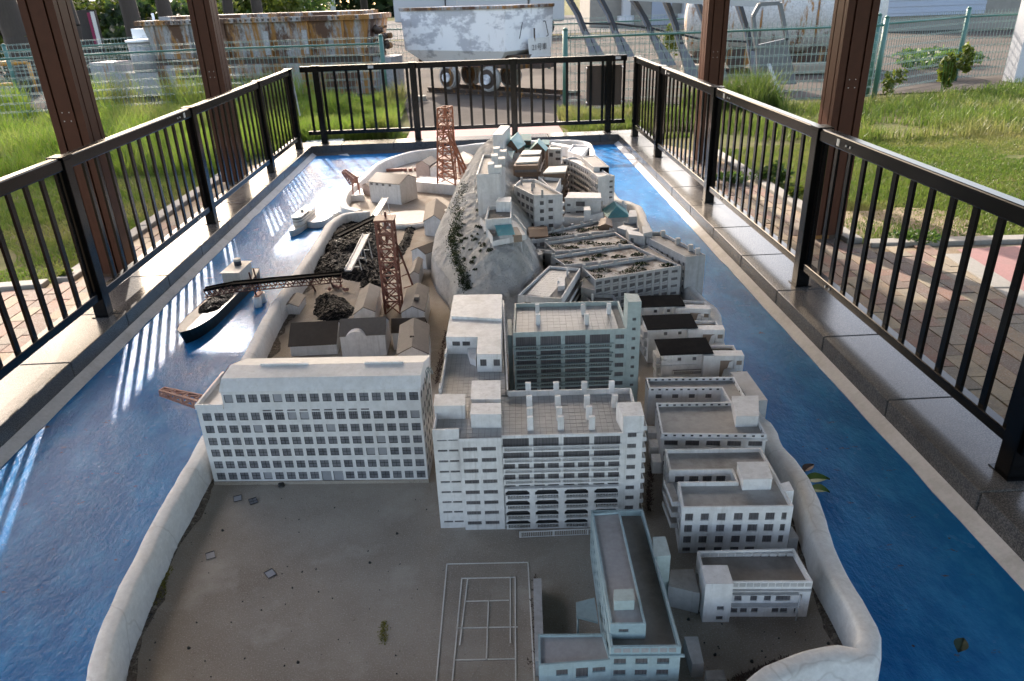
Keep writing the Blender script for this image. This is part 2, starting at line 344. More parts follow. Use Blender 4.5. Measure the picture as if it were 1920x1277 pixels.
def facade(mb, F, z0, z1, holes, rec=.004, mi=0, s0=0, s1=None):
    s1 = F.L if s1 is None else s1; R = lambda x: round(x, 5)
    us = sorted({R(s0), R(s1)} | {R(h[i]) for h in holes for i in (0, 1)}); zs = sorted({R(z0), R(z1)} | {R(h[i]) for h in holes for i in (2, 3)})
    for i in range(len(us)-1):
        j = 0
        while j < len(zs)-1:
            cm = ((us[i]+us[i+1])/2)
            inh = lambda jj: any(h[0] < cm < h[1] and h[2] < (zs[jj]+zs[jj+1])/2 < h[3] for h in holes)
            if inh(j): j += 1; continue
            k = j
            while k+1 < len(zs)-1 and not inh(k+1): k += 1
            mb.q(F(us[i], 0, zs[j]), F(us[i+1], 0, zs[j]), F(us[i+1], 0, zs[k+1]), F(us[i], 0, zs[k+1]), mi=mi); j = k+1
    for a, b, c, d in holes:
        mb.q(F(a, 0, c), F(b, 0, c), F(b, rec, c), F(a, rec, c), mi=mi); mb.q(F(a, rec, d), F(b, rec, d), F(b, 0, d), F(a, 0, d), mi=mi)
        mb.q(F(a, 0, d), F(a, 0, c), F(a, rec, c), F(a, rec, d), mi=mi); mb.q(F(b, 0, c), F(b, 0, d), F(b, rec, d), F(b, rec, c), mi=mi)
def inset(pts, t):
    n = len(pts); out = []
    for i in range(n):
        a, b, c = V2(pts[i-1]), V2(pts[i]), V2(pts[(i+1) % n]); d1 = (b-a).normalized(); d2 = (c-b).normalized()
        n1 = Vector((-d1.y, d1.x)); n2 = Vector((-d2.y, d2.x)); k = 1+n1.dot(n2)
        out.append(b+(n1+n2)*(t/max(k, .3)))
    return out
WM = {}
def winmesh(w, h, style):
    key = (round(w, 3), round(h, 3), style)
    if key in WM: return WM[key]
    b = MB(); b.q((-w/2, 0, -h/2), (w/2, 0, -h/2), (w/2, 0, h/2), (-w/2, 0, h/2)); t = .0009
    mats = [M['pane'], M['mullion']]
    if style in ('cross', 'faded', 'double'):
        mats = [M['schoolpane'] if style != 'faded' else M['fadedpane'], M['mullion']]
        if style != 'faded':
            for x in (0,) if style == 'cross' else (-w/4, w/4, 0): b.box(x-t*.6, x+t*.6, -.0012, 0, -h/2, h/2, 1)
            b.box(-w/2, w/2, -.001, 0, -t*.6, t*.6, 1)
        for x in (-w/2, w/2-t): b.box(x, x+t, -.0015, 0, -h/2, h/2, 1)
        for z in (-h/2, h/2-t): b.box(-w/2+t, w/2-t, -.0015, 0, z, z+t, 1)
    elif style == 'bars':
        n = max(2, int(w/.0085))
        for i in range(1, n): b.box(-w/2+w*i/n-.0003, -w/2+w*i/n+.0003, -.0006, 0, -h/2, h/2, 1)
    elif style == 'tan': mats = [M['tan']]
    me = b.mesh('window', mats); WM[key] = me; return me
def windows(root, F, holes, rec, style='bars', name='window'):
    for a, b, c, d in holes:
        st = style(a, c) if callable(style) else style
        place(winmesh(b-a, d-c, st), name, F.mat((a+b)/2, rec-.0005-rnd.uniform(0, .0012), (c+d)/2) @ Matrix.Rotation(rnd.uniform(-.03, .03), 4, 'X') @ Matrix.Rotation(rnd.uniform(-.012, .012), 4, 'Y'), root)
def rows(ss, zs, w, h): return [(s-w/2, s+w/2, z-h/2, z+h/2) for z in zs for s in ss]
def lin(a, b, n): return [a+(b-a)*i/(n-1) for i in range(n)] if n > 1 else [(a+b)/2]
def parapet(root, pts, z, h, t, mat, name='parapet', skip=()):
    b = MB(); I = inset(pts, t); n = len(pts)
    for i in range(n):
        if i in skip: continue
        j = (i+1) % n; a, c, d, e = pts[i], pts[j], I[j], I[i]
        b.hexa([(a[0], a[1], z), (c[0], c[1], z), (d[0], d[1], z), (e[0], e[1], z), (a[0], a[1], z+h), (c[0], c[1], z+h), (d[0], d[1], z+h), (e[0], e[1], z+h)])
    return b.build(name, mat, root)
def tiles(root, quad, z, n, m_, mat='tile', gap=.0013):
    """separate roof tiles over a darker bed"""
    a, b, c, d = [V2(p) for p in quad]; o = MB(); r = random.Random(3)
    L = lambda u, v: (a*(1-u)+b*u)*(1-v)+(d*(1-u)+c*u)*v
    gu, gv = gap/(b-a).length, gap/(d-a).length
    for i in range(n):
        for j in range(m_):
            u0, u1, v0, v1 = i/n+gu/2, (i+1)/n-gu/2, j/m_+gv/2, (j+1)/m_-gv/2; zz = z+.0016+r.uniform(-.0003, .0003)
            P4 = [L(u0, v0), L(u1, v0), L(u1, v1), L(u0, v1)]
            o.prism(P4, z, zz)
    return stuff(o.build('roof_tiles', M[mat], root))
def block(root, pts, z0, z1, mat='white', roof='roofgrey', holes={}, rec=.005, style='bars', par=(.012, .006), skip=(), name='wall', styles={}, roofname='roof', parmat=None):
    pts = [V2(p) for p in pts]; n = len(pts); b = MB(); zr = z1-(par[0] if par else 0); W = []
    for i in range(n):
        F = Frame(pts[i], pts[(i+1) % n]); hs = holes.get(i, [])
        facade(b, F, z0, zr, hs, rec)
        if hs: W.append((F, hs, styles.get(i, style)))
    wl = b.build(name, M[mat], root)
    r = MB(); r.v = [(p.x, p.y, zr) for p in (inset(pts, .0005))]; r.f = [tuple(range(n))]; r.mi = [0]; r.sm = [False]; r.build(roofname, M[roof], root)
    for F, hs, st in W: windows(root, F, hs, rec, st)
    if par: parapet(root, pts, zr, par[0], par[1], M[parmat or mat], skip=skip)
    return pts
def boxq(root, name, quad, z0, z1, mat, label=None, top=None):
    b = MB(); b.prism([V2(p) for p in quad], z0, z1, 0, 1 if top else 0)
    return b.build(name, [M[mat]]+([M[top]] if top else []), root, label)
def balcony(root, F, s0, s1, z, out=.012, h=.014, n=20, mat='white', posts=4, slab=True, name='balcony', gap=0):
    b = MB()
    if slab: b.fbox(F, s0, s1, -out, -.0002, z-.003, z)
    y0, y1 = -out, -out+.002
    b.fbox(F, s0, s1, y0-.0006, y1+.0006, z+h-.0022, z+h); b.fbox(F, s0, s1, y0, y1, z, z+.0018)
    for i in range(n+1):
        s = s0+(s1-s0-.0013)*i/n; b.fbox(F, s, s+.0013, y0+.0003, y1-.0003, z+.0018, z+h-.0022)
    for i in range(posts+1):
        s = s0+(s1-s0-.0045)*i/max(posts, 1); b.fbox(F, s, s+.0045, y0-.001, y1+.001, z, z+h+.0004)
    if slab:
        for s in (s0, s1-.002): b.fbox(F, s, s+.002, y1, 0, z, z+h)
    return b.build(name, M[mat], root)
def stacks(root, pts3, w, d, h, mat='white', name='chimney', lean=0):
    b0 = MB(); b0.box(-w/2, w/2, -d/2, d/2, 0, h); me = b0.mesh(name, [M[mat]])
    for p in pts3:
        m = Matrix.Translation(p) @ Matrix.Rotation(rnd.uniform(-.06, .06), 4, 'Z') @ Matrix.Rotation(rnd.uniform(-.03, .03), 4, 'X'); place(me, name, m, root)
def quadat(z, *pp): return [f(x, y, z) for f, x, y in pp]
def wall_line(root, a, b, z0, z1, t, mat, name):
    F = Frame(a, b); k = MB(); k.fbox(F, 0, F.L, 0, t, z0, z1); return k.build(name, M[mat], root)
def gable(name, label, pts, z0, ze, zr, axis=1, mat='white', roofs=('gable', 'gable'), ov=.008, group=None, th=.004, endov=.005):
    """pts: FL FR BR BL; axis 1: ridge runs front to back, axis 0: ridge runs left to right"""
    p = [V2(x) for x in pts]
    if axis == 0: p = [p[1], p[2], p[3], p[0]]
    c = (p[0]+p[1]+p[2]+p[3])/4; root = thing(name, label, 'model building', (c.x, c.y, z0), group)
    f, r = (p[0]+p[1])/2, (p[2]+p[3])/2; b = MB(); g = lambda v, z: (v.x, v.y, z)
    b.q(g(p[0], z0), g(p[1], z0), g(p[1], ze), g(f, zr), g(p[0], ze)); b.q(g(p[2], z0), g(p[3], z0), g(p[3], ze), g(r, zr), g(p[2], ze))
    b.q(g(p[1], z0), g(p[2], z0), g(p[2], ze), g(p[1], ze)); b.q(g(p[3], z0), g(p[0], z0), g(p[0], ze), g(p[3], ze))
    b.build('wall', M[mat], root)
    dv = (r-f).normalized()*endov
    for k, (A, B) in enumerate(((p[0], p[3]), (p[1], p[2]))):
        o = (A-f).normalized()*ov; sl = (ze-zr)/(A-f).length; ez = ze+sl*ov
        a1, a2, r1, r2 = A+o-dv, B+o+dv, f-dv, r+dv; rb = MB()
        rb.hexa([g(a1, ez), g(r1, zr), g(r2, zr), g(a2, ez), g(a1, ez+th), g(r1, zr+th), g(r2, zr+th), g(a2, ez+th)]); rb.build('roof', M[roofs[k]], root)
    return root
# ------------------------------------------------------------------ setting
ZG, ZW = -.10, -.11
XL, XR, XLO, XRO = -2.0, 1.55, -2.26, 1.85          # inner / outer lines of the coping
YB, YBO, YN = 8.72, 8.98, -.6
FL_, FR_ = -2.11, 1.71                              # fence lines
def sheet(name, pts, z, mat, kind='structure', holes=()):
    b = MB(); b.q(*[(x, y, z) for x, y in pts]); o = b.build(name, M[mat]); o['kind'] = kind; return o
# ground sheet with a hole where the basin is
b = MB(); R0 = 320
for x0, x1, y0, y1 in ((-R0, XLO+.02, -60, R0), (XRO-.02, R0, -60, R0), (XLO+.02, XRO-.02, YBO-.02, R0), (XLO+.02, XRO-.02, -60, YN)):
    b.q((x0, y0, ZG-.03), (x1, y0, ZG-.03), (x1, y1, ZG-.03), (x0, y1, ZG-.03))
structure(b.build('ground', M['soil']))
b = MB()
nx, ny = 60, 150
for i in range(nx+1):
    for j in range(ny+1): b.v.append((XL+(XR-XL)*i/nx, YN+(YB-YN)*j/ny, ZW))
for i in range(nx):
    for j in range(ny):
        a = i*(ny+1)+j; b.f.append((a, a+ny+1, a+ny+2, a+1)); b.mi.append(0); b.sm.append(True)
structure(b.build('water', M['water']))

# coping of granite slabs, each slab its own piece
cop = thing('pool_coping', 'speckled grey polished granite coping around the blue basin', 'coping', (0, 4, ZG))
def slab(x0, x1, y0, y1):
    k = MB(); z0, z1 = -.085, rnd.uniform(-.0012, .0004); k.box(x0, x1, y0, y1, z0, z1); o = k.build('granite_slab', M['granite'], cop); bevel(o, .005, 2)
y = YN
ys = [y+.6*i for i in range(17)]
off = (3.788-ys[0]) % .6
g = .0018
def run(x0, x1, ph):
    a = YN
    c = ph-.6*int((ph-YN)/.6)
    while a < YB-.01:
        e = min(c if c > a+.02 else c+.6, YB); slab(x0, x1, a+g, e-g); a = e; c = e+.6
run(XLO, XL, 3.788); run(XR, XRO, 3.6877)
x = XLO
while x < XRO-.01:
    e = min(x+.6, XRO); slab(x+g, e-g, YB, YBO); x = e
# lower face stones under the slabs (they form the basin edge) and the white mortar fillet
b = MB()
for x0, x1, y0, y1 in ((XLO+.01, XL-.004, YN, YB+.2), (XR+.004, XRO-.01, YN, YB+.2), (XL-.003, XR+.003, YB+.004, YBO-.01)): b.box(x0, x1, y0, y1, -.3, -.086)
b.build('coping_base', M['granite'], cop)
b = MB(); seg = 60
def fillet(pts, nrm, wd):
    r = random.Random(5)
    for i in range(len(pts)-1):
        a, c = Vector(pts[i]), Vector(pts[i+1]); n_ = Vector(nrm)
        wa, wc = wd*(1+.18*noise.noise(a*7)), wd*(1+.18*noise.noise(c*7))
        b.q(a+Vector((0, 0, -.078)), c+Vector((0, 0, -.078)), c+n_*wc+Vector((0, 0, -.1065)), a+n_*wa+Vector((0, 0, -.1065)), smooth=True)
        b.q(a+n_*wa+Vector((0, 0, -.1065)), c+n_*wc+Vector((0, 0, -.1065)), c+n_*wc+Vector((0, 0, -.112)), a+n_*wa+Vector((0, 0, -.112)))
L_ = [YN+(YB-YN)*i/seg for i in range(seg+1)]
fillet([(XL-.001, y, 0) for y in L_], (1, 0, 0), .05); b.build('mortar_fillet', M['mortar'], cop); b = MB(); fillet([(XR+.001, y, 0) for y in L_], (-1, 0, 0), .05)
b.build('mortar_fillet', M['mortar'], cop)
b = MB()
b.q((XL, YB+.001, -.08), (XR, YB+.001, -.08), (XR, YB-.03, -.112), (XL, YB-.03, -.112)); b.build('mortar_fillet', M['granite'], cop)
b = MB()
for s, x in ((-1, XLO), (1, XRO)):
    k = [(x, YN), (x+s*.05, YN), (x+s*.05, YBO), (x, YBO)]; b.q(*[(px, py, z) for (px, py), z in zip(k, (-.02, -.085, -.085, -.02))])
b.build('mortar_skirt', M['bare'], cop)

# ------------------------------------------------------------------ black railings
def bar_mesh(name, w, d, z0, z1):
    k = MB(); k.box(-w/2, w/2, -d/2, d/2, z0, z1); return k.mesh(name, [M['black']])
def railing(label, axis, line, posts, a0, a1, pitch, first, side, corner_posts=()):
    """axis 'y': runs along Y at x=line ; axis 'x': along X at y=line(x)"""
    at = (lambda t, d=0: Vector((line+d*side, t, 0))) if axis == 'y' else (lambda t, d=0: Vector((t, line+d*side, 0)))
    r = thing('railing', label, 'railing', at((a0+a1)/2))
    W = lambda t0, t1, d0, d1, z0, z1: ((line+min(d0*side, d1*side), line+max(d0*side, d1*side), t0, t1, z0, z1) if axis == 'y' else (t0, t1, line+min(d0*side, d1*side), line+max(d0*side, d1*side), z0, z1))
    pm = bevel_mesh = None
    for i, t in enumerate(posts):
        k = MB(); k.box(*W(t-.035, t+.035, -.035, .035, .002, .835)); o = k.build('post', M['black'], r); bevel(o, .003, 1)
        k = MB(); k.box(*W(t-.047, t+.047, -.04, .04, .8355, .852)); k.build('post_cap', M['black'], r)
        k = MB(); k.box(*W(t-.05, t+.05, -.045, .045, .0005, .004)); k.build('base_plate', M['black'], r)
    bm = bar_mesh('bar', .013 if axis == 'y' else .03, .03 if axis == 'y' else .013, .135, .788)
    ed = [a0]+[p for p in posts if a0 < p < a1]+[a1]
    for c, d in zip(ed[:-1], ed[1:]):
        k = MB(); k.box(*W(c+.0355, d-.0355, -.026, .026, .785, .848)); o = k.build('top_rail', M['black'], r); bevel(o, .006, 2)
        k = MB(); k.box(*W(c+.0355, d-.0355, -.02, .02, .095, .138)); o = k.build('bottom_rail', M['black'], r); bevel(o, .003, 1)
    for c, d in first:
        n = int(round((d-c)/pitch)); st = (d-c)/n
        for i in range(n):
            t = c+st*(i+.5)
            if min(abs(t-p) for p in posts) < .03: continue
            place(bm, 'bar', Matrix.Translation(at(t)), r)
    return r
LY = [1.99, 3.780, 5.579, 7.365, 8.597]; RY = [1.983, 3.775, 5.584, 7.371, 8.561]
railL = railing('long black metal railing on the left coping beside the ships', 'y', FL_, LY, .9, 8.63, .142, [(.9, 1.99)]+list(zip(LY[:-1], LY[1:])), -1)
railR = railing('long black metal railing on the right coping beside the brick paving', 'y', FR_, RY, .9, 8.6, .142, [(.9, 1.983)]+list(zip(RY[:-1], RY[1:])), 1)
BX = [-1.873, -.782, .355, 1.45]; BY = 8.9
railB = railing('short black metal railing across the far end with a dark panel hung on it', 'x', BY, BX, -2.085, 1.69, .142, [(-2.085, -1.873)]+list(zip(BX[:-1], BX[1:]))+[(1.45, 1.69)], 1)
k = MB(); k.box(1.2, 1.69-.08, 8.93, 8.942, .30, .74); o = k.build('dark_panel', M['rooftimber'], railB)
for x in (1.2, 1.61):
    for z in (.34, .72):
        k = MB(); k.cyl((x, 8.88, z), (x, 8.93, z), .008, 6); k.build('clip', M['glint'], railB)
for rr, pts in ((railR, [(FR_-.0275, 3.52), (FR_-.0275, 5.33), (FR_-.0275, 7.1)]), (railL, [(FL_+.0275, 5.4), (FL_+.0275, 2.0)])):
    for x, y in pts:
        s = 1 if x > 0 else -1
        k = MB(); k.box(x-.001, x+.001, y-.014, y+.014, .80, .832); k.build('maker_plate', M['glint'], rr)
        for dy in (-.09, -.13):
            k = MB(); k.cyl((x, y+dy, .815), (x-s*.004, y+dy, .815), .006, 8); k.build('bolt', M['glint'], rr)
            k = MB(); k.cyl((x+s*.0065, y+dy, .115), (x+s*.0025, y+dy, .115), .006, 8); k.build('bolt', M['glint'], rr)
for x in (-1.25, 1.55):
    k = MB(); k.box(x-.03, x+.03, BY-.0285, BY-.0262, .805, .835); k.build('maker_plate', M['glint'], railB)
k = MB(); k.beam((-2.085, 8.65, .72), (-2.04, 8.56, .36), .012); k.build('bright_strap', M['glint'], railL)

# ------------------------------------------------------------------ pavilion
pav = thing('pavilion', 'open shelter of brown steel posts and roof over the island model', 'shelter', (-.15, 5, ZG))
def post_mesh():
    k = MB(); a, n_, d = .098, .012, .014; side = [(-a, -a), (-a*.5-n_/2, -a), (-a*.5-n_/2, -a+d), (-a*.5+n_/2, -a+d), (-a*.5+n_/2, -a), (a*.5-n_/2, -a), (a*.5-n_/2, -a+d), (a*.5+n_/2, -a+d), (a*.5+n_/2, -a)]
    pts = []
    for q in range(4):
        c, s = math.cos(q*math.pi/2), math.sin(q*math.pi/2); pts += [(x*c-y*s, x*s+y*c) for x, y in side]
    k.prism(pts, .03, 3.0); return k.mesh('post', [M['post']])
pm = post_mesh()
PPOS = [(2.34, 4.93), (2.235, 7.55), (-2.495, 4.77), (-2.49, 7.41), (2.37, 2.2), (-2.63, 2.3)]
for x, y in PPOS:
    place(pm, 'post', Matrix.Translation((x, y, ZG)), pav)
    k = MB(); k.box(x-.08, x+.08, y-.08, y+.08, ZG-.02, ZG+.05); k.build('post_foot', M['rustdark'], pav)
    for dz in (.28, .33):
        for dx in (-.02, .02):
            k = MB(); k.cyl((x+dx, y-.097, ZG+dz+.72), (x+dx, y-.101, ZG+dz+.72), .0035, 6); k.build('bolt', M['glint'], pav)
EX0, EX1, EY0, EY1, EZ = -3.25, 4.5, -5.0, 8.0, 2.85  # right eave and near end, unseen, drawn out to dim the island's right and front
k = MB()
for (x, y0, y1) in ((-2.62, EY0, 7.9), (2.28, EY0, 7.9)): k.box(x-.09, x+.09, y0, y1, 2.55, 2.80)
for y in (2.25, 4.98, 7.63): k.box(-2.52, 2.18, y-.08, y+.08, 2.57, 2.78)
k.build('roof_beam', M['post'], pav)
k = MB(); xm = (EX0+EX1)/2
for x0, x1, z0, z1 in ((EX0, xm, EZ, EZ+.9), (xm, EX1, EZ+.9, EZ)):
    k.hexa([(x0, EY0, z0), (x1, EY0, z1), (x1, EY1, z1), (x0, EY1, z0), (x0, EY0, z0+.08), (x1, EY0, z1+.08), (x1, EY1, z1+.08), (x0, EY1, z0+.08)])
k.q((EX0, EY1-.1, EZ), (EX1, EY1-.1, EZ), (xm, EY1-.1, EZ+.9)); k.q((EX0, EY0+.1, EZ), (EX1, EY0+.1, EZ), (xm, EY0+.1, EZ+.9))
k.build('roof', M['rooftimber'], pav)

# ------------------------------------------------------------------ paving beside the basin
pv = structure(sheet('pavement', [(XRO, -1), (4.6, -1), (4.6, 4.63), (2.46, 4.74), (2.44, 7.8), (XRO, 9.0)], ZG-.012, 'bare'))
pv2 = structure(sheet('pavement', [(XLO, 9.0), (-2.62, 8.2), (-2.80, 4.65), (-4.6, 4.5), (-4.6, -1), (XLO, -1)], ZG-.012, 'bare'))
bk = MB(); bk.box(-.049, .049, -.104, .104, -.045, 0); bmesh_brick = bk.mesh('brick', [M['brick']])
def inpoly(x, y, poly):
    c = False; j = len(poly)-1
    for i in range(len(poly)):
        if (poly[i][1] > y) != (poly[j][1] > y) and x < (poly[j][0]-poly[i][0])*(y-poly[i][1])/(poly[j][1]-poly[i][1])+poly[i][0]: c = not c
        j = i
    return c
def infront(x, y, z=ZG, mx=60, my=60):
    d = Vector((x, y, z))-EYE; zz = d.dot(AF)
    if zz < .1: return None
    px, py = 960+FPX*d.dot(AX)/zz, 638.5-FPX*d.dot(AY)/zz
    return (px, py, zz) if -mx < px < 1920+mx and -my < py < 1277+my else None
cand = []
regs = [([(XRO+.05, 1), (4.55, 1), (4.55, 4.60), (2.46, 4.72), (2.40, 7.7), (XRO+.05, 8.8)], 0, 1), ([(XLO-.05, 8.3), (-2.62, 7.9), (-2.76, 4.66), (-4.55, 4.5), (-4.55, 1), (XLO-.05, 1)], 0, 0)]
for poly, _, right in regs:
    x0 = min(p[0] for p in poly); x1 = max(p[0] for p in poly)
    i = 0; x = x0+.05
    while x < x1:
        y = 1.0+(i % 2)*.107
        while y < 8.8:
            if all(inpoly(x+a, y+c, poly) for a, c in ((-.05, -.1), (.05, .1), (-.05, .1), (.05, -.1))):
                red = right and x > 2.62+(y-3.655)*.13+.0 and y > 2.9 and x > 2.95
                v = infront(x, y)
                if v and not red: cand.append((v[2], x, y, right))
            y += .2135
        x += .1035; i += 1
cand.sort()
near = {1: [], 0: []}; far = {1: MB(), 0: MB()}
for z, x, y, r in cand:
    if len(near[r]) < 300: near[r].append((x, y))
    else: far[r].box(x-.049, x+.049, y-.104, y+.104, ZG-.045, ZG+rnd.uniform(-.003, .002))
for r, par in ((1, pv), (0, pv2)):
    for x, y in near[r]:
        m_ = Matrix.Translation((x, y, ZG+rnd.uniform(-.003, .002))) @ Matrix.Rotation(rnd.uniform(-.02, .02), 4, 'Z') @ Matrix.Rotation(rnd.uniform(-.012, .012), 4, 'Y'); place(bmesh_brick, 'brick', m_, par)
    if far[r].v: stuff(far[r].build('far_bricks', M['brick'], par))
# red rubber area with its concrete band, curbs
sheet('red_paving', [(3.05, 4.5), (2.99, 3.9), (2.93, 3.3), (4.6, 3.3), (4.6, 4.55)], ZG+.004, 'redpave')
def kerb(pts, w=.11, h=.02, L=.6):
    r = thing('kerb', KLAB.pop(0), 'kerb', (pts[0][0], pts[0][1], ZG-.03))
    for a, c in zip(pts[:-1], pts[1:]):
        F = Frame(a, c, ZG); n = max(1, round(F.L/L))
        for i in range(n):
            k = MB(); k.fbox(F, i*F.L/n+.003, (i+1)*F.L/n-.003, -w/2, w/2, -.08, h+rnd.uniform(-.003, .003)); o = k.build('kerb_stone', M['curb'], r); bevel(o, .008, 2)
KLAB = ['concrete kerb between the right brick paving and the bare soil', 'concrete kerb between the left brick paving and the lawn', 'flat concrete band along the red paving']
kerb([(2.47, 8.2), (2.50, 4.76)]); 
r_ = bpy.data.objects['kerb']; OFF_K = r_
def kerb_more(r, a, c, w, h, L=.6):
    F = Frame(a, c, ZG); n = max(1, round(F.L/L))
    for i in range(n):
        k = MB(); k.fbox(F, i*F.L/n+.003, (i+1)*F.L/n-.003, -w/2, w/2, -.08, h+rnd.uniform(-.003, .003)); o = k.build('kerb_stone', M['curb'], r); bevel(o, .008, 2)
kerb_more(r_, (2.56, 4.71), (4.6, 4.60), .11, .02)
kerb([(-2.73, 8.3), (-2.80, 4.66)]); kerb_more(bpy.data.objects['kerb.001'], (-2.88, 4.60), (-4.6, 4.42), .11, .02)
kerb([(2.985, 4.42), (2.87, 3.2)], .14, .006)
# ------------------------------------------------------------------ island: sea wall, ground, hill
def smooth(pts, step=.03, closed=False):
    out = []; n = len(pts); V = [Vector((p[0], p[1], 0)) for p in pts]
    for i in range(n if closed else n-1):
        if closed: a, b_, c, d = V[i-1], V[i], V[(i+1) % n], V[(i+2) % n]
        else: a, b_, c, d = V[max(i-1, 0)], V[i], V[i+1], V[min(i+2, n-1)]
        k = max(2, int((c-b_).length/step))
        for j in range(k):
            t = j/k; out.append(.5*((2*b_)+(c-a)*t+(2*a-5*b_+4*c-d)*t*t+(3*b_-a-3*c+d)*t**3))
    if not closed: out.append(V[-1])
    return out
fr = [P(px, py, .1) for px, py in ((1652, 1228), (1640, 1246), (1581, 1237), (1535, 1246), (1464, 1275))]
W1 = [(-.985, 1.26), (-1.02, 1.388), (-1.058, 1.77), (-1.069, 2.23), (-1.09, 2.6), (-1.117, 3.02), (-1.145, 3.5), (-1.137, 3.97), (-1.13, 4.6), (-1.132, 5.06), (-1.08, 5.27), (-1.0, 5.335), (-.87, 5.352)]
W2 = [(-.99, 5.50), (-1.11, 5.62), (-1.17, 5.8), (-1.185, 6.02), (-1.15, 6.3), (-1.11, 6.54), (-1.05, 7.08), (-.83, 7.545), (-.51, 7.755), (-.025, 7.945), (.3, 8.0), (.625, 7.97), (.95, 7.91), (1.07, 7.74), (1.08, 7.5), (1.03, 6.82), (1.0, 6.1), (.985, 5.45), (1.06, 5.28), (1.10, 5.1), (1.05, 4.59), (1.04, 4.0), (1.05, 3.6), (1.06, 3.43), (1.085, 3.27), (1.07, 3.13), (1.02, 2.95), (.985, 2.7), (.958, 2.318), (.975, 2.19), (.96, 2.065), (.972, 1.947), (.963, 1.81), (.943, 1.71), (.905, 1.51), (.90, 1.37), (.886, 1.253)]
W2 += [(p.x, p.y) for p in fr[1:]]+[(.45, 1.07), (.1, 1.03), (-.4, 1.04), (-.8, 1.08), (-.94, 1.15)]+[(-.985, 1.26)]
s1 = smooth(W1); s2 = smooth(W2)
full = s2[:-1]+s1            # one run from the harbour mouth round the back and front to the harbour again
def nrm(path, i):
    d = path[min(i+1, len(path)-1)]-path[max(i-1, 0)]; d.normalize(); return Vector((d.y, -d.x, 0))
prof = [(-.022, -.113), (-.012, -.03), (-.006, .06), (-.002, .086), (.003, .095), (.009, .0985), (.026, .1), (.042, .0985), (.048, .095), (.052, .085), (.055, .06), (.062, -.012)]
b = MB(); n = len(full); m_ = len(prof)
for i, p in enumerate(full):
    N = nrm(full, i); lo = 1.0
    if i < 40: lo = .62+.38*i/40                       # the wall is lower round the harbour quay
    hgt = 1+.06*noise.noise(p*3.1)
    for d, z in prof:
        wob = .004*noise.noise(p*9+Vector((z*20, 0, 0)))+.003*noise.noise(p*30)
        q = p+N*(d+wob); b.v.append((q.x, q.y, z*(hgt*lo if z > 0 else 1)+.003*noise.noise(p*14+Vector((0, d*60, 5)))*(z > 0)))
for i in range(n-1):
    for j in range(m_-1):
        a = i*m_+j; b.f.append((a, a+m_, a+m_+1, a+1)); b.mi.append(0); b.sm.append(True)
b.f.append(tuple(range(m_))); b.mi.append(0); b.sm.append(False)
b.f.append(tuple(range((n-1)*m_, n*m_))[::-1]); b.mi.append(0); b.sm.append(False)
sw = b.build('sea_wall', M['wallcement'], None, loc=(0, 1.1, ZW)); tag(sw, 'whitewashed rounded sea wall running round the whole model island', 'sea wall')
inner = [p+nrm(full, i)*.05 for i, p in enumerate(full)][::3]
b = MB(); b.prism([(p.x, p.y) for p in inner][::-1], -.112, 0)
g = b.build('island_ground', M['dirt']); structure(g)
tr = g.modifiers.new('t', 'TRIANGULATE')

def tab(y, T):
    if y <= T[0][0]: return T[0][1:]
    for a, c in zip(T[:-1], T[1:]):
        if y <= c[0]:
            t = (y-a[0])/(c[0]-a[0]); return [u+(v-u)*t for u, v in zip(a[1:], c[1:])]
    return T[-1][1:]
#        Y    left  right foot   top z   top centre
HT = [(3.05, -.10, .10, .00, .00), (3.2, -.16, .17, .10, .02), (3.35, -.19, .22, .27, .05), (3.48, -.21, .26, .36, .06), (3.67, -.235, .29, .385, .07), (3.9, -.31, .30, .385, .05),
      (4.14, -.36, .30, .37, .01), (4.5, -.36, .33, .40, .0), (4.9, -.33, .36, .44, .02), (5.4, -.27, .42, .50, .06), (5.8, -.23, .46, .50, .09), (6.2, -.19, .5, .36, .13), (6.6, -.1, .5, .2, .2), (7.1, 0, .5, .02, .25)]
def hill_z(x, y):
    l, r, top, c = tab(y, HT)
    if x <= l or x >= r or top <= .001: return 0
    c = min(max(c, l+.05), r-.05)
    t = (x-l)/(c-.05-l) if x < c-.05 else ((r-x)/(r-c-.05) if x > c+.05 else 1)
    t = min(max(t, 0), 1); foot = min(.13, top*.35)
    e = min(1, t/.05); z = foot*e+(top-foot)*(1-(1-t)**1.55)
    p = Vector((x, y, 0)); z += (.03*noise.noise(p*6)+.02*(.3-abs(noise.noise(p*13+Vector((0, 0, 3)))))+.010*noise.noise(p*26)+.006*noise.noise(p*60))*min(1, t*4)
    return z
b = MB(); nx, ny = 150, 420; X0, X1, Y0, Y1 = -.42, .55, 3.0, 7.15
for i in range(nx+1):
    for j in range(ny+1):
        x, y = X0+(X1-X0)*i/nx, Y0+(Y1-Y0)*j/ny; b.v.append((x, y, hill_z(x, y)-.004))
for i in range(nx):
    for j in range(ny):
        a = i*(ny+1)+j; b.f.append((a, a+ny+1, a+ny+2, a+1)); b.mi.append(0); b.sm.append(True)
hill = structure(b.build('hill', M['rock']))

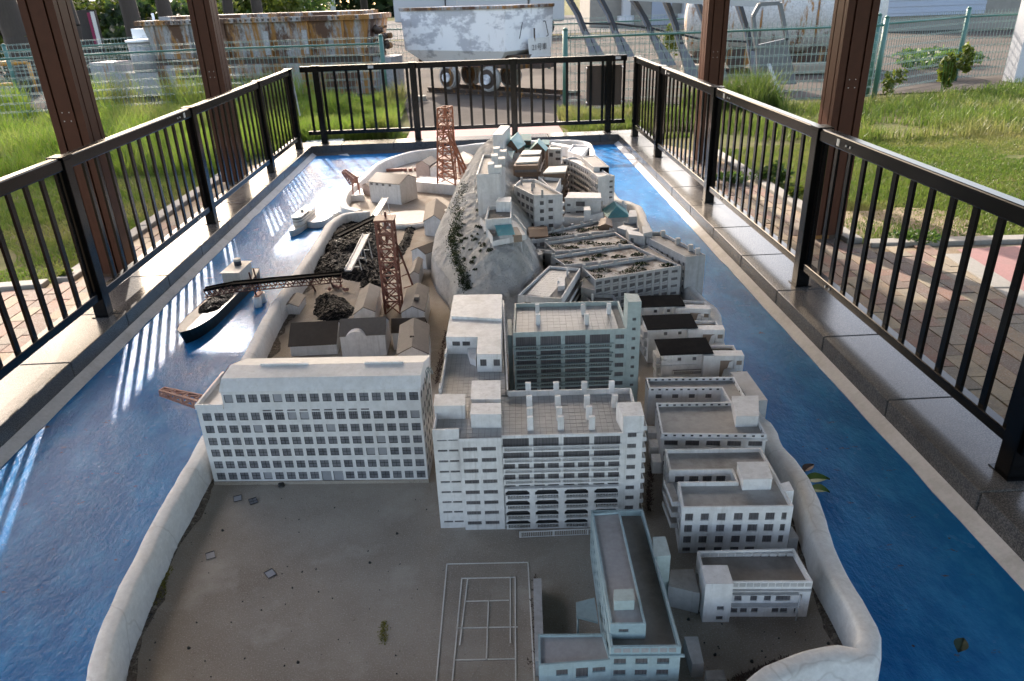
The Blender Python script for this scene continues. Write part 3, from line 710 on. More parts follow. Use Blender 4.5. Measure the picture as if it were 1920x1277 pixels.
# small things lying on the near ground
b = MB()
def line(a, c, wd=.0035):
    a, c = P(*a), P(*c); F = Frame(a, c, .0); b.fbox(F, -wd/2, F.L+wd/2, -wd/2, wd/2, .0005, .0016)
A_, B_, C_, D_ = (838, 1058), (990, 1055), (816, 1300), (1003, 1300)
for s in ((A_, B_), (A_, C_), (B_, D_), ((866, 1085), (966, 1083)), ((877, 1085), (862, 1209)), ((957, 1083), (957, 1205)), ((866, 1085), (846, 1300)), ((966, 1083), (967, 1300)), ((875, 1128), (953, 1126)), ((858, 1178), (970, 1176)), ((852, 1238), (966, 1236)), ((916, 1127), (912, 1237))): line(*s)
tag(b.build('court_lines', M['paper'], None, loc=P(900, 1170)), 'white painted tennis court lines on the grey playground', 'court lines')
for (px, py), rot_, lb in (((475, 941), .5, 'wired pane fallen flat close to the school front'), ((446, 936), .3, 'pale pane fallen left of another pane before the school'), ((395, 1043), .4, 'pale square pane lying alone in the left of the playground'), ((507, 1077), .7, 'pale square pane lying in the middle of the playground'), ((272, 1158), 1.2, 'grey pane leaning at the foot of the left sea wall')):
    p = P(px, py); w_ = winmesh(.026, .03, 'cross' if '475' in str(px) else 'faded'); o = bpy.data.objects.new('plastic_scrap', w_); COL.objects.link(o)
    o.matrix_world = Matrix.Translation((p.x, p.y, .003)) @ Matrix.Rotation(rot_, 4, 'Z') @ Matrix.Rotation(-1.5, 4, 'X'); tag(o, lb, 'window pane')
def rockmesh(name, r, sq, mat, seed):
    bm = bmesh.new(); bmesh.ops.create_icosphere(bm, subdivisions=3, radius=r)
    for v in bm.verts: v.co *= 1+.3*noise.noise(v.co/r*1.3+Vector((seed, 0, 0))); v.co.z *= sq
    me = bpy.data.meshes.new(name); bm.to_mesh(me); bm.free(); me.materials.append(M[mat])
    for f in me.polygons: f.use_smooth = True
    return me
o = bpy.data.objects.new('stone', rockmesh('stone', .012, .6, 'galvdark', 3)); COL.objects.link(o); p = P(528, 911); o.location = (p.x, p.y, .004); tag(o, 'dark stone lying at the foot of the school front', 'stone')
dots = MB(); rr = random.Random(11)
for i in range(110):
    px, py = rr.uniform(240, 800), rr.uniform(930, 1270)
    if rr.random() < .3: px = rr.uniform(1280, 1580); py = rr.uniform(1160, 1260)
    p = P(px, py)
    if not inpoly(p.x, p.y, [(q.x, q.y) for q in inner]): continue
    r0 = rr.uniform(.0008, .003) if rr.random() < .9 else .005
    dots.cyl((p.x, p.y, -.001), (p.x+rr.uniform(-.002, .002), p.y, r0), r0, 6, r0*.5)
stuff(tag(dots.build('gravel_bits', M['galvdark']), 'dark grit scattered over the playground', 'grit'))
def tuft(name, pts, n, mat, h, lab):
    k = MB(); r = random.Random(n)
    for i in range(n):
        a = r.random(); q = pts[0].lerp(pts[1], a)+Vector((r.gauss(0, .006), r.gauss(0, .004), 0)); t = r.uniform(0, 6.3); l = h*r.uniform(.4, 1)
        d = Vector((math.cos(t), math.sin(t), r.uniform(.2, 1))).normalized()*l; s = d.cross(Vector((0, 0, 1))).normalized()*l*.25
        k.q(q-s, q+s, q+d)
    o = k.build(name, M[mat], None, loc=pts[0]); return stuff(tag(o, lab, 'weed'))
tuft('moss_strip', (P(317, 1062), P(292, 1135)), 260, 'moss', .014, 'yellow green moss strip along the left sea wall')
tuft('moss_strip', (P(721, 1165), P(716, 1208)), 120, 'moss', .01, 'short yellow moss streak on the playground')
tuft('dry_litter', (P(1375, 1277), P(1480, 1235)), 500, 'leafbrown', .012, 'brown litter along the front sea wall')
tuft('dry_litter', (P(1540, 1100), P(1590, 1190)), 320, 'leafbrown', .012, 'brown litter in the right corner of the sea wall')
tuft('dry_litter', (P(1262, 1130), P(1320, 1150)), 200, 'leafbrown', .01, 'brown litter beside the small white clinic')
tuft('dry_litter', (P(960, 985), P(1095, 985)), 260, 'leafbrown', .008, 'brown litter before the ground floor balustrade')
tuft('dry_litter', (P(1004, 1080), P(1000, 1250)), 160, 'leafbrown', .01, 'brown litter along the low grey wall')
tuft('dry_litter', (P(818, 720), P(838, 620)), 420, 'leafbrown', .016, 'brown litter in the alley left of the tall apartment block')
tuft('dry_litter', (P(1215, 960), P(1222, 870)), 300, 'leafbrown', .014, 'brown litter in the alley right of the tall apartment block')
M['leaffaded'] = paint('faded_leaf', (.03, .055, .03), .8, (.02, .05, .06), amt=.6, sc=40)
def leafshape(name, px, py, L, Wd, ang, mat, lab, tip=.3):
    k = MB(); n = 8; p = P(px, py, ZW); pts = []
    for i in range(n+1):
        t = i/n; wv = Wd*math.sin(math.pi*t**.8)*.5; pts.append((t*L, wv, .01+.02*math.sin(math.pi*t)*tip))
    for i in range(n):
        a, c = pts[i], pts[i+1]
        for sg in (1, -1): k.q((a[0], 0, a[2]), (c[0], 0, c[2]), (c[0], sg*c[1], c[2]+.006), (a[0], sg*a[1], a[2]+.006), smooth=True)
    o = k.build(name, M[mat]); o.location = p; o.rotation_euler = (0, -.15, ang); tag(o, lab, 'leaf')
leafshape('fallen_leaf', 1508, 905, .085, .06, -.25, 'leafgreen', 'upper bright green leaf sticking out beside the right sea wall')
leafshape('fallen_leaf', 1516, 922, .07, .055, -.6, 'leafgreen', 'lower dark green leaf under the bright one by the right sea wall')
leafshape('fallen_leaf', 1505, 890, .06, .035, .5, 'leafbrown', 'small brown leaf above the green leaves by the right sea wall')
leafshape('fallen_leaf', 1795, 1228, .05, .035, .8, 'leaffaded', 'faded dull green leaf lying on the dark water at right')
k = MB(); a = [qK(530, 432, ZW+.004), qK(610, 440, ZW+.004), qK(700, 448, ZW+.004), qK(685, 432, ZW+.012), qK(600, 412, ZW+.018)]; k.q(*a); k.q(*[v+Vector((0, 0, -.004)) for v in a][::-1])
tag(k.build('paper_scrap', M['paper'], None, loc=a[0]), 'crumpled white paper scrap floating at the far left of the water', 'paper')
k = MB()
for i in range(14):
    t = 2*math.pi*i/14
    for r_ in (.03, .022): k.cyl((-1.075+.004, 1.80+r_*math.cos(t), -.03+r_*math.sin(t)), (-1.075+.004, 1.80+r_*math.cos(t+.45), -.03+r_*math.sin(t+.45)), .004, 5)
tag(k.build('mooring_ring', M['paper'], None, loc=(-1.08, 1.8, -.06)), 'pale ring fixed to the outer face of the left sea wall', 'mooring ring')

# silt that has gathered along the inner foot of the sea wall
def silt(path, label, wmax, seed):
    k = MB(); r = random.Random(seed); prev = None
    for i, p_ in enumerate(path):
        d = path[min(i+1, len(path)-1)]-path[max(i-1, 0)]; d.normalize(); N = Vector((d.y, -d.x, 0)); w_ = wmax*max(.12, .55+.9*noise.noise(p_*7+Vector((seed, 0, 0)))+.3*noise.noise(p_*31)); a = p_+N*.056; c = p_+N*(.06+w_)
        cur = (Vector((a.x, a.y, .0022)), Vector((a.x+N.x*w_*.45, a.y+N.y*w_*.45, .0035)), Vector((c.x, c.y, .0004)))
        if prev:
            for j in (0, 1): k.q(prev[j], cur[j], cur[j+1], prev[j+1], smooth=True)
        prev = cur
    stuff(tag(k.build('silt', M['silt'], None, loc=path[len(path)//2]), label, 'silt'))
def siltmat():
    k = NT('brown_silt'); f = k.noise(90, 5, .8); n = k.noise(18, 4, .7); k.base(k.mix(k.ramp(f, .42, .6), k.mix(n, (.15, .12, .095), (.22, .185, .15)), (.06, .045, .035))); k.rough(.95); k.bump(f, .8, .006)
    t = k.n('ShaderNodeBsdfTransparent'); ms = k.n('ShaderNodeMixShader'); k.set(ms, 0, k.ramp(k.noise(46, 6, .8), .40, .50)); o = k.t.nodes['Material Output']
    k.t.links.new(t.outputs[0], ms.inputs[1]); k.t.links.new(k.b.outputs[0], ms.inputs[2]); k.t.links.new(ms.outputs[0], o.inputs[0]); return k.m
M['silt'] = siltmat()
silt([p_ for p_ in s1 if 1.2 < p_.y < 2.2], 'brown silt along the inner foot of the left front sea wall', .03, 1)
silt([p_ for p_ in s2 if p_.x > .7 and 1.2 < p_.y < 2.3], 'brown silt along the inner foot of the right front sea wall', .03, 2)
silt([p_ for p_ in s1 if 2.6 < p_.y < 5.0], 'dark silt along the inner foot of the left yard sea wall', .05, 3)
silt([p_ for p_ in s2 if p_.y < 1.3 and -.97 < p_.x < .84], 'brown silt along the inner foot of the front sea wall', .04, 4)
# ------------------------------------------------------------------ near buildings of the model
MBLD = 'model building'
# --- white school
p, q_ = V2((-.990, 2.144)), V2((-.248, 2.094)); F = Frame(p, q_); D = .235
sc = thing('school', 'long white seven storey school with a grid of small grey windows', MBLD, (-.62, 2.2, 0))
P4 = [F(0, 0, 0), F(F.L, 0, 0), F(F.L, D, 0), F(0, D, 0)]
cols = [.0293+.0407*i for i in range(18)]; zr = [.033, .080, .128, .174, .222, .270]
hb = [h for h in rows(cols, zr, .029, .029) if not (abs(h[2]-(.033-.0145)) < .002 and (abs((h[0]+h[1])/2-cols[9]) < .01 or abs((h[0]+h[1])/2-cols[10]) < .01))]
hs = [(cols[i]-.0135, cols[i]+.0135, .2885, .2945) for i in range(5, 14)]
hd = [(cols[i]-.0165, cols[i]+.0165, .004, .05) for i in (9, 10)]
top = rows([.114+.0406*i for i in range(16)], [.338], .029, .030)
b = MB(); facade(b, F, 0, .302, hb+hs+hd, .004); facade(b, F, .302, .366, top, .004, s0=.093)
FRt = Frame(P4[1], P4[2]); sh = rows(lin(.03, .2, 5), [.04, .085, .13, .175, .22, .265, .33], .02, .026)
facade(b, FRt, 0, .366, sh, .004)
FB, FLt = Frame(P4[2], P4[3]), Frame(P4[3], P4[0])
for f in (FB,): facade(b, f, 0, .366, [], 0, s1=f.L-.093); facade(b, f, 0, .302, [], 0, s0=f.L-.093)
facade(b, FLt, 0, .302, [], 0)
b.q(F(.093, 0, .302), F(.093, 0, .366), F(.093, D, .366), F(.093, D, .302)); b.q(F(0, 0, .298), F(.093, 0, .298), F(.093, D, .298), F(0, D, .298))
b.build('wall', M['school'], sc)
rr = random.Random(4)
def sty(a, c):
    t = rr.random(); return 'faded' if t < .07 else ('double' if .25 < c < .26 and .2 < a < .56 else 'cross')
windows(sc, F, hb, .004, sty); windows(sc, F, top, .004, lambda a, c: 'faded' if rr.random() < .12 else 'cross'); windows(sc, F, hs, .004, 'plain'); windows(sc, FRt, sh, .004, 'cross')
for h in hd: place(winmesh(h[1]-h[0], h[3]-h[2], 'faded'), 'door', F.mat((h[0]+h[1])/2, .003, (h[2]+h[3])/2), sc)
k = MB(); s0, s1 = .090, F.L+.004
for a, c in (((-.004, .366), (.022, .402)), ((.022, .402), (.105, .408)), ((.105, .408), (D+.004, .366))):
    k.q(F(s0+(a[0] > .01)*.004, a[0], a[1]), F(s1, a[0], a[1]), F(s1, c[0], c[1]), F(s0+.004, c[0], c[1]))
for s in (s0+.001, s1-.001): k.q(F(s, -.004, .366), F(s, .022, .402), F(s, .105, .408), F(s, D+.004, .366))
k.build('roof', M['school'], sc)
k = MB(); k.fbox(F, -.002, .005, .004, D, .3, .318); k.fbox(F, -.002, .091, -.003, .004, .3, .318); k.build('parapet', M['school'], sc)
k = MB(); k.fbox(F, .2, .36, .098, .106, .4083, .414); k.build('ridge_strip', M['school'], sc); k = MB(); k.fbox(F, .55, .68, .098, .106, .4083, .414); k.build('ridge_strip', M['school'], sc)
k = MB(); k.fbox(F, .0, F.L+.003, -.005, 0, 0, .012); k.build('plinth', M['dirt'], sc)
k = MB()
for i, (z, o) in enumerate(((.25, .006), (.2, .016), (.15, .020), (.10, .013), (.05, .012))): k.fbox(F, -o, -.0002, .05, .1, z-.03, z)
k.build('side_step', M['school'], sc)
k = MB()
for i in range(3):
    pts = [F(F.L+.004+.006*i, .11, .2), F(F.L+.006+.006*i, .11, .37), F(F.L+.012+.006*i, .11, .385), F(F.L+.018+.006*i, .11, .36)]
    for a, c in zip(pts[:-1], pts[1:]): k.cyl(a, c, .0012, 6)
k.build('hand_rail', M['green'], sc)
k = MB(); e = [P(512, 680, .05), P(570, 680, .05)]
F2 = Frame((-1.03, 2.62), (-.82, 2.6)); k.fbox(F2, 0, .21, 0, .006, .0, .08); k.fbox(F2, 0, .006, .006, .12, 0, .08); k.fbox(F2, .204, .21, .006, .12, 0, .08); k.fbox(F2, 0, .21, .12, .126, 0, .08)
fr_ = k.build('open_frame', M['paper'], None, loc=F2(.1, .06, 0)); tag(fr_, 'small white open frame enclosure just behind the school roof', MBLD)

# --- tall white apartment block, front bar and left wing
ap = thing('apartment_block', 'large white nine storey apartment block with rows of balconies and a tiled roof', MBLD, (.1, 2.1, 0))
fl, fr2 = V2((-.194, 1.848)), V2((.422, 1.822)); F = Frame(fl, fr2); ZR = .325
pts = [fl, fr2, V2((.432, 2.07)), V2((.036, 2.090)), V2((.047, 2.88)), V2((-.160, 2.88))]
hl = [(s-.014, s+.014, z-.0035, z+.0035) for z in [.324-.0375*i for i in range(9)] for s in (.026, .059)]
sM, sC, sT = .078, .202, .556
hm = rows((.108, .163), [.297-.0387*i for i in range(8)], .043, .0135)
bays = [(.205, .282), (.295, .370), (.384, .460), (.474, .551)]
hc = []
for z, two in ((.318, 0), (.2735, 0), (.2355, 1), (.197, 1), (.158, 1)):
    for a, c in bays:
        if two: m2 = (a+c)/2; hc += [(a, m2-.005, z-.024, z+.009), (m2+.005, c, z-.024, z+.009)] if z > .16 else [(a, m2-.005, z-.010, z+.009), (m2+.005, c, z-.010, z+.009)]
        else: hc.append((a, c, z-.029 if z > .3 else z-.024, z+.010-(.003 if z > .31 else 0)))
ht = rows((.585,), [.329-.0375*i-.005 for i in range(8)], .026, .015)
b = MB(); facade(b, F, 0, ZR, hl, .004, s1=sM)
Fm = Frame(F(sM, -.012, 0), F(sC, -.012, 0)); hm2 = [(a-sM, c-sM, d, e) for a, c, d, e in hm]
facade(b, Fm, 0, ZR, hm2, .004)
for s in (sM, sC): b.q(F(s, -.012, 0), F(s, 0, 0), F(s, 0, ZR), F(s, -.012, ZR))
b.q(F(sM, -.012, ZR), F(sC, -.012, ZR), F(sC, 0, ZR), F(sM, 0, ZR))
facade(b, F, 0, ZR, hc, .005, s0=sC, s1=sT); facade(b, F, 0, ZR+.005, ht, .004, s0=sT)
for i in range(1, 6): facade(b, Frame(pts[i], pts[(i+1) % 6]), 0, ZR, [], 0)
b.build('wall', M['white'], ap)
windows(ap, F, hl, .004); windows(ap, Fm, hm2, .004); windows(ap, F, hc, .005); windows(ap, F, ht, .004)
for z in (.286, .246, .208, .1695): balcony(ap, F, sC+.002, sT-.004, z, .014, .0165, 72, posts=4)
# colonnade of the lower four floors
k = MB(); Fc = Frame(F(sC+.004, -.014, 0), F(sT-.006, -.014, 0)); hh = []
bb = [(a-sC-.002, c-sC-.006) for a, c in bays]
for z in (.112, .074, .036, .002): hh += [(a, c, z, z+.034-(.003 if z < .01 else 0)) for a, c in bb]
facade(k, Fc, 0, .150, hh, .0035); k.fbox(Fc, 0, Fc.L, .0001, .0135, .150, .1525)
for a, c, z0, z1 in hh:
    for s, d in ((a, 1), (c, -1)):
        k.q(Fc(s, .0005, z1), Fc(s+d*.009, .0005, z1), Fc(s, .0005, z1-.008)); k.q(Fc(s+d*.009, .0005, z1), Fc(s+d*.009, .0033, z1), Fc(s, .0033, z1-.008), Fc(s, .0005, z1-.008))
for z in (.112, .074, .036): k.fbox(Fc, 0, Fc.L, .0036, .0136, z-.003, z)
k.build('colonnade', M['white'], ap)
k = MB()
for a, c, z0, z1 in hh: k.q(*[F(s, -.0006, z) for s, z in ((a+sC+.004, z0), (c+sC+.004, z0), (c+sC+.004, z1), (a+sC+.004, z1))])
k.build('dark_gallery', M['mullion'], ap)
for z in (.112, .074, .036, .002):
    for a, c in bb: balcony(ap, Fc, a+.0005, c-.0005, z+.0002, -.0008, .0165, 15, posts=0, slab=False, name='balustrade')
r = MB(); ip = inset(pts, .004); r.v = [(v.x, v.y, ZR) for v in ip]; r.f = [tuple(range(6))]; r.mi = [0]; r.sm = [False]; r.build('roof', M['joint'], ap)
tiles(ap, [F(.005, .006, 0), F(.61, .006, 0), V2((.426, 2.062)), V2((-.188+.01, 2.092))], ZR, 33, 11); tiles(ap, [V2((-.184, 2.094)), V2((.028, 2.094)), V2((.039, 2.87)), V2((-.153, 2.87))], ZR, 12, 34)
def pz(a, c, z0, z1, t=.005): return wall_line(ap, a, c, z0, z1, t, 'white', 'parapet')
pz(F(0, -.0015, 0), F(sM, -.0015, 0), ZR+.0002, .361); pz(F(sM, -.013, 0), F(sC, -.013, 0), ZR+.0002, .334, .004); pz(F(sC, -.0015, 0), F(sT, -.0015, 0), ZR-.001, .3335)
pz(V2((.433, 2.069)), V2((.037, 2.089)), ZR+.0002, .345); pz(V2((.0375, 2.0955)), V2((.047, 2.87)), ZR+.0002, .345, .005); pz(V2((-.1615, 2.88)), V2((-.194, 1.856)), ZR+.0002, .349); pz(V2((.422, 1.9)), V2((.432, 2.062)), ZR+.0002, .347)
for a in (.25, .5, .75):
    v = V2((-.1615, 2.88)).lerp(V2((-.194, 1.856)), a); pz(v+Vector((0, .02)), v+Vector((-.0005, -.02)), .3495, .362, .007)
k = MB(); k.prism([V2(x) for x in (F(sT+.002, .004, 0), F(F.L+.002, .004, 0), F(F.L+.004, .085, 0), F(sT-.008, .085, 0))], ZR+.002, .386); k.build('stair_head', M['white'], ap)
for z in [.342-.0375*i for i in range(9)]:
    k = MB(); f = Frame(F(F.L+.001, .02, 0), F(F.L+.001, .13, 0)); k.fbox(f, 0, .1, -.014, -.0002, z-.016, z-.013); k.fbox(f, 0, .1, -.014, -.0122, z-.0128, z-.001); k.fbox(f, 0, .0018, -.012, -.0002, z-.0128, z-.001); k.build('side_balcony', M['white'], ap)
def boxtop(root, quad, z1, z0, mat='white', name='roof_box'):
    return boxq(root, name, quad, z0, z1, mat)
def lid(root, quad, z, t=.003, mat='white'):
    c = sum((V2(v) for v in quad), Vector((0, 0)))/4; return boxq(root, 'lid', [c+(V2(v)-c)*1.03 for v in quad], z, z+t, mat)
pq = quadat(.395, (qA, 165, 465), (qA, 435, 465), (qA, 426, 612), (qA, 638, 612), (qA, 645, 98), (qA, 232, 105))
PH = block(ap, pq, ZR+.002, .395, 'white', 'white', {0: rows((.035, .072), [.368], .028, .018), 2: rows((.022, .068), [.362], .022, .026)}, par=None, name='penthouse', style='bars')
qd = quadat(.404, (qA, 211, 286), (qA, 641, 310), (qA, 645, 98), (qA, 232, 105)); boxtop(ap, [V2(v) for v in qd], .404, .3951, 'white', 'penthouse_upper')
k = MB(); c = [qA(340, 560, .34), qA(428, 560, .34), qA(422, 690, .34), qA(372, 668, .34)]; k.prism([V2(v) for v in (c[3], c[2], c[1], c[0])], ZR+.002, .352); k.build('stair_lobby', M['white'], ap)
for qd, z in ((((62, 1057), (325, 1055), (328, 958), (75, 960)), .373), (((380, 1000), (630, 1000), (628, 842), (390, 845)), .368), (((375, 1130), (635, 1130), (632, 1036), (388, 1038)), .372)):
    w_ = [qA(x, y, z) for x, y in qd]; lid(boxtop(ap, w_, z, ZR+.002), w_, z+.0002, .002)
stacks(ap, [qA(x, y, ZR+.002) for x, y in ((870, 958), (1108, 955), (1348, 952), (1580, 945), (880, 1075), (1122, 1073), (1370, 1068), (1606, 1065), (883, 1178), (1135, 1172), (1388, 1166), (888, 1258), (1147, 1256), (1412, 1254))], .0175, .011, .045)
k = MB(); Fg = Frame(F(.245, -.055, 0), F(.56, -.045, 0)); o = balcony(ap, Fg, 0, Fg.L, .001, .0, .022, 56, posts=3, slab=False, name='balustrade')
k = MB(); pb = P(856, 556, .05)
ob = thing('obelisk', 'slim white obelisk standing at the foot of the rock behind the penthouse', 'obelisk', P(857, 575, 0)); e = P(857, 575, 0)
k.cyl((e.x, e.y, 0), (e.x, e.y, .16), .016, 4, .010, smooth=False); k.cyl((e.x, e.y, .1602), (e.x, e.y, .172), .010, 4, .001, smooth=False); k.build('shaft', M['white'], ob)
k = MB(); k.box(e.x-.02, e.x+.02, e.y-.02, e.y+.02, 0, .02); k.build('plinth', M['white'], ob)

# --- pale green rear block
gr = thing('rear_apartment_block', 'pale green balcony apartment block rising behind the courtyard', MBLD, (.27, 2.65, 0))
fl, fr2 = V2((.071, 2.500)), V2((.501, 2.490)); F = Frame(fl, fr2); pts = [fl, fr2, V2((.513, 2.765)), V2((.09, 2.79))]
bays = [(.009, .0855), (.101, .1785), (.194, .271), (.287, .363)]; zs = [.332-.0395*i for i in range(8)]
hc = [(a, c, z-.0265, z+.0105) for z in zs for a, c in bays]+rows((.4,), [z-.002 for z in zs], .033, .018)
block(gr, pts, 0, .362, 'green', 'joint', {0: hc}, par=(.017, .006))
tiles(gr, [F(.008, .008, 0), F(F.L-.03, .008, 0), V2((.48, 2.755)), V2((.098, 2.778))], .345, 16, 9)
for z in zs[:7]: balcony(gr, F, 0, .374, z-.039, .014, .0165, 58, 'green', posts=4)
k = MB(); k.fbox(F, -.02, -.003, .05, .2, 0, .33); k.build('side_stair', M['green'], gr)
ft = Frame(F(.425, -.002, 0), F(.475, -.002, 0)); tp = [ft(0, 0, 0), ft(ft.L, 0, 0), ft(ft.L, .075, 0), ft(0, .09, 0)]
block(gr, tp, 0, .47, 'green', 'green', {0: rows((.026,), [.40-.0395*i for i in range(9)], .014, .012)}, par=None, name='stair_tower')
stacks(gr, [qA(x, y, .347) for x, y in ((953, 362), (1367, 358), (947, 272), (1338, 275), (1557, 266))], .0165, .011, .045)

# --- dusty blue community building with its low wing
bl = thing('community_building', 'dusty blue flat roofed building with a low wing at the front', MBLD, (.3, 1.4, 0))
z = .158; main = quadat(z, (qD, 607, 1045), (qD, 1095, 1040), (qD, 830, 92), (qD, 470, 97))
F = Frame(main[0], main[1]); u = F.L
hf = rows([u*.14, u*.45, u*.76], [.113, .077, .041], u*.175, .018)
Fl = Frame(main[3], main[0]); hl = rows(lin(.04, Fl.L-.04, 11), [.113, .077, .041], .022, .018)
block(bl, main, 0, z, 'blue', 'dirtyroof', {0: hf, 3: hl}, par=(.018, .006))
k = MB()
for i in range(7): k.fbox(F, u*(.05+.13*i), u*(.05+.13*i)+u*.1, -.0012, -.0002, .1425, .1545)
k.build('parapet_panel', M['roofblue'], bl); k = MB(); k.fbox(F, -.003, u+.008, -.006, -.0003, .131, .1365); k.build('ledge', M['blue'], bl)
up = quadat(.187, (qD, 605, 885), (qD, 852, 882), (qD, 672, 105), (qD, 478, 118)); Fu = Frame(up[0], up[1])
block(bl, up, .1405, .187, 'blue', 'roofblue', {0: rows((Fu.L*.38,), [.166], Fu.L*.28, .01)}, par=(.005, .005), name='upper_storey', parmat='blue', roofname='upper_roof')
w_ = quadat(.21, (qD, 632, 730), (qD, 772, 725), (qD, 765, 645), (qD, 630, 650)); boxtop(bl, w_, .212, .1825, 'green')
wg = quadat(.12, (qD, 110, 1170), (qD, 600, 1166), (qD, 555, 948), (qD, 105, 952)); wg[1] = F(.003, -.0015, 0); wg[2] = V2((wg[1].x-.006, wg[2].y))
F3 = Frame(wg[0], wg[1]); block(bl, wg, 0, .12, 'blue', 'roofblue', {0: [(F3.L*.24, F3.L*.4, .082, .101), (F3.L*.51, F3.L*.68, .070, .102), (F3.L*.74, F3.L*.92, .084, .1)]}, par=(.006, .005), name='wing', roofname='wing_roof')
an = quadat(.16, (qD, 905, 420), (qD, 1022, 410), (qD, 985, 280), (qD, 898, 282)); boxtop(bl, an, .16, 0, 'green', 'side_annex')
cn = quadat(.075, (qD, 372, 830), (qD, 520, 868), (qD, 495, 702), (qD, 368, 735)); k = MB(); k.prism([V2(v) for v in cn], .068, .075); k.build('canopy', M['blue'], bl)
k = MB(); k.cyl((cn[0].x+.004, cn[0].y+.004, 0), (cn[0].x+.004, cn[0].y+.004, .068), .003, 6); k.build('canopy_post', M['blue'], bl)
k = MB(); a, c = P(1000, 1085, .05), P(1003, 1240, .05); k.prism([V2(v) for v in (c, c+Vector((.022, 0, 0)), a+Vector((.022, 0, 0)), a)], 0, .05); tag(k.build('low_wall', M['grey'], None, loc=c), 'low grey free standing wall between the court and the blue building', 'wall')

# --- small white clinic and things round it
cl = thing('clinic', 'small white two storey clinic with a paler roof terrace at the front right', MBLD, (.65, 1.48, 0))
z = .12; c4 = quadat(z, (qE, 395, 390), (qE, 1255, 387), (qE, 1105, 120), (qE, 330, 140)); F = Frame(c4[0], c4[1]); L = F.L
hf = [(L*x0, L*x1, .055, .077) for x0, x1 in ((.29, .36), (.44, .505), (.57, .635), (.68, .82), (.9, .925))]+[(L*x0, L*x1, .014, .034) for x0, x1 in ((.27, .335), (.36, .425), (.465, .53), (.66, .725), (.74, .81), (.87, .89))]
Fl = Frame(c4[3], c4[0]); block(cl, c4, 0, z, 'white', 'dirtyroof', {0: hf, 3: rows(lin(.03, Fl.L-.03, 3), [.03, .068], .014, .016)}, par=(.019, .005))
k = MB()
for i in range(11): k.fbox(F, L*(.255+.068*i), L*(.255+.068*i)+L*.055, -.0012, -.0002, .1045, .1155)
for i in range(11): k.fbox(F, L*(.06+.083*i), L*(.06+.083*i)+L*.066, Fl.L-.0062, -.0002+Fl.L-.005, .1045, .1155)
k.build('parapet_panel', M['grey'], cl)
k = MB(); k.fbox(F, L*.26, L*.99, -.008, -.0003, .0925, .0965); k.fbox(F, L*.26, L*.9, -.016, -.0003, .046, .049); k.fbox(F, L*.26, L*.88, -.012, -.0003, .0845, .0865); k.cyl(F(L*.885, -.013, 0), F(L*.885, -.013, .085), .0025, 6); k.build('canopy', M['grey'], cl)
tw = [F(-.003, -.018, 0), F(L*.245, -.018, 0), F(L*.245, .05, 0), F(-.003, .05, 0)]; block(cl, tw, 0, .131, 'white', 'white', {0: rows((L*.16,), [.048, .014], L*.065, .013)}, par=None, name='stair_tower')
k = MB(); wk = quadat(.075, (qE, 100, 410), (qE, 355, 470), (qE, 300, 275), (qE, 120, 280)); k.prism([V2(v) for v in wk], 0, .07); tag(k.build('link_corridor', M['grey'], None, loc=V2(wk[0]).to_3d()), 'low grey roofed corridor between the blue building and the clinic', MBLD)
k = MB(); v = quadat(.04, (qE, 290, 1058), (qE, 382, 1052), (qE, 335, 838), (qE, 225, 838)); k.prism([V2(x) for x in v], 0, .045); tag(k.build('concrete_box', M['grey'], None, loc=V2(v[0]).to_3d()), 'long low grey concrete box beside the blue building', 'box')
k = MB(); v = quadat(.03, (qE, 400, 1185), (qE, 560, 1180), (qE, 540, 1105), (qE, 393, 1110)); k.prism([V2(x) for x in v], 0, .035); tag(k.build('concrete_box', M['roofgrey'], None, loc=V2(v[0]).to_3d()), 'short pale grey concrete box nearest the front sea wall', 'box')

# --- right hand column: hospital (U plan) and the second U block with pierced parapets
def ublock(name, label, z, O, notch, pent, pz_, rowsdef, wmat='white', roof='roofgrey', pierce=False, extra=None):
    r = thing(name, label, MBLD, (O[0].x, O[0].y, 0)); pts = [O[0], O[1], O[2], O[3], notch[3], notch[2], notch[1], notch[0]]
    pts = [V2(v) for v in pts]; block(r, pts, 0, z, wmat, roof, rowsdef(pts), par=(.013, .006))
    lid(boxtop(r, pent, pz_, z-.0128, wmat), pent, pz_+.0002, .002, wmat); return r, pts
z = .165
O = quadat(z, (qC, 335, 983), (qC, 1120, 973), (qC, 890, 562), (qC, 212, 570)); N = quadat(z, (qC, 305, 800), (qC, 716, 796), (qC, 682, 716), (qC, 245, 720))
def rd(pts):
    F = Frame(pts[0], pts[1]); L = F.L; xs = [(.033, .106), (.175, .25), (.325, .40), (.475, .555), (.61, .70), (.76, .845), (.905, .952)]
    h = [(L*a, L*c, zz, zz+.026) for a, c in xs for zz in (.117, .076, .035)]+[(L*a, L*c, .004, .02) for a, c in xs[:5]]
    F5 = Frame(pts[4], pts[5]); h5 = [(F5.L*a, F5.L*(a+.15), .118, .142) for a in (.1, .33, .55, .77)]
    F7 = Frame(pts[7], pts[0]); h7 = rows(lin(.03, F7.L-.03, 3), [.13, .09, .05], .018, .022)
    F3 = Frame(pts[3], pts[4]); h3 = rows(lin(.03, F3.L-.02, 2), [.13, .09, .05], .018, .022)
    return {0: h, 4: h5, 7: h7, 3: h3}
hp, hpts = ublock('hospital', 'white U shaped hospital block with three rows of seven grey windows', z, O, N, quadat(.186, (qC, 765, 795), (qC, 968, 790), (qC, 930, 672), (qC, 722, 676)), .190, rd)
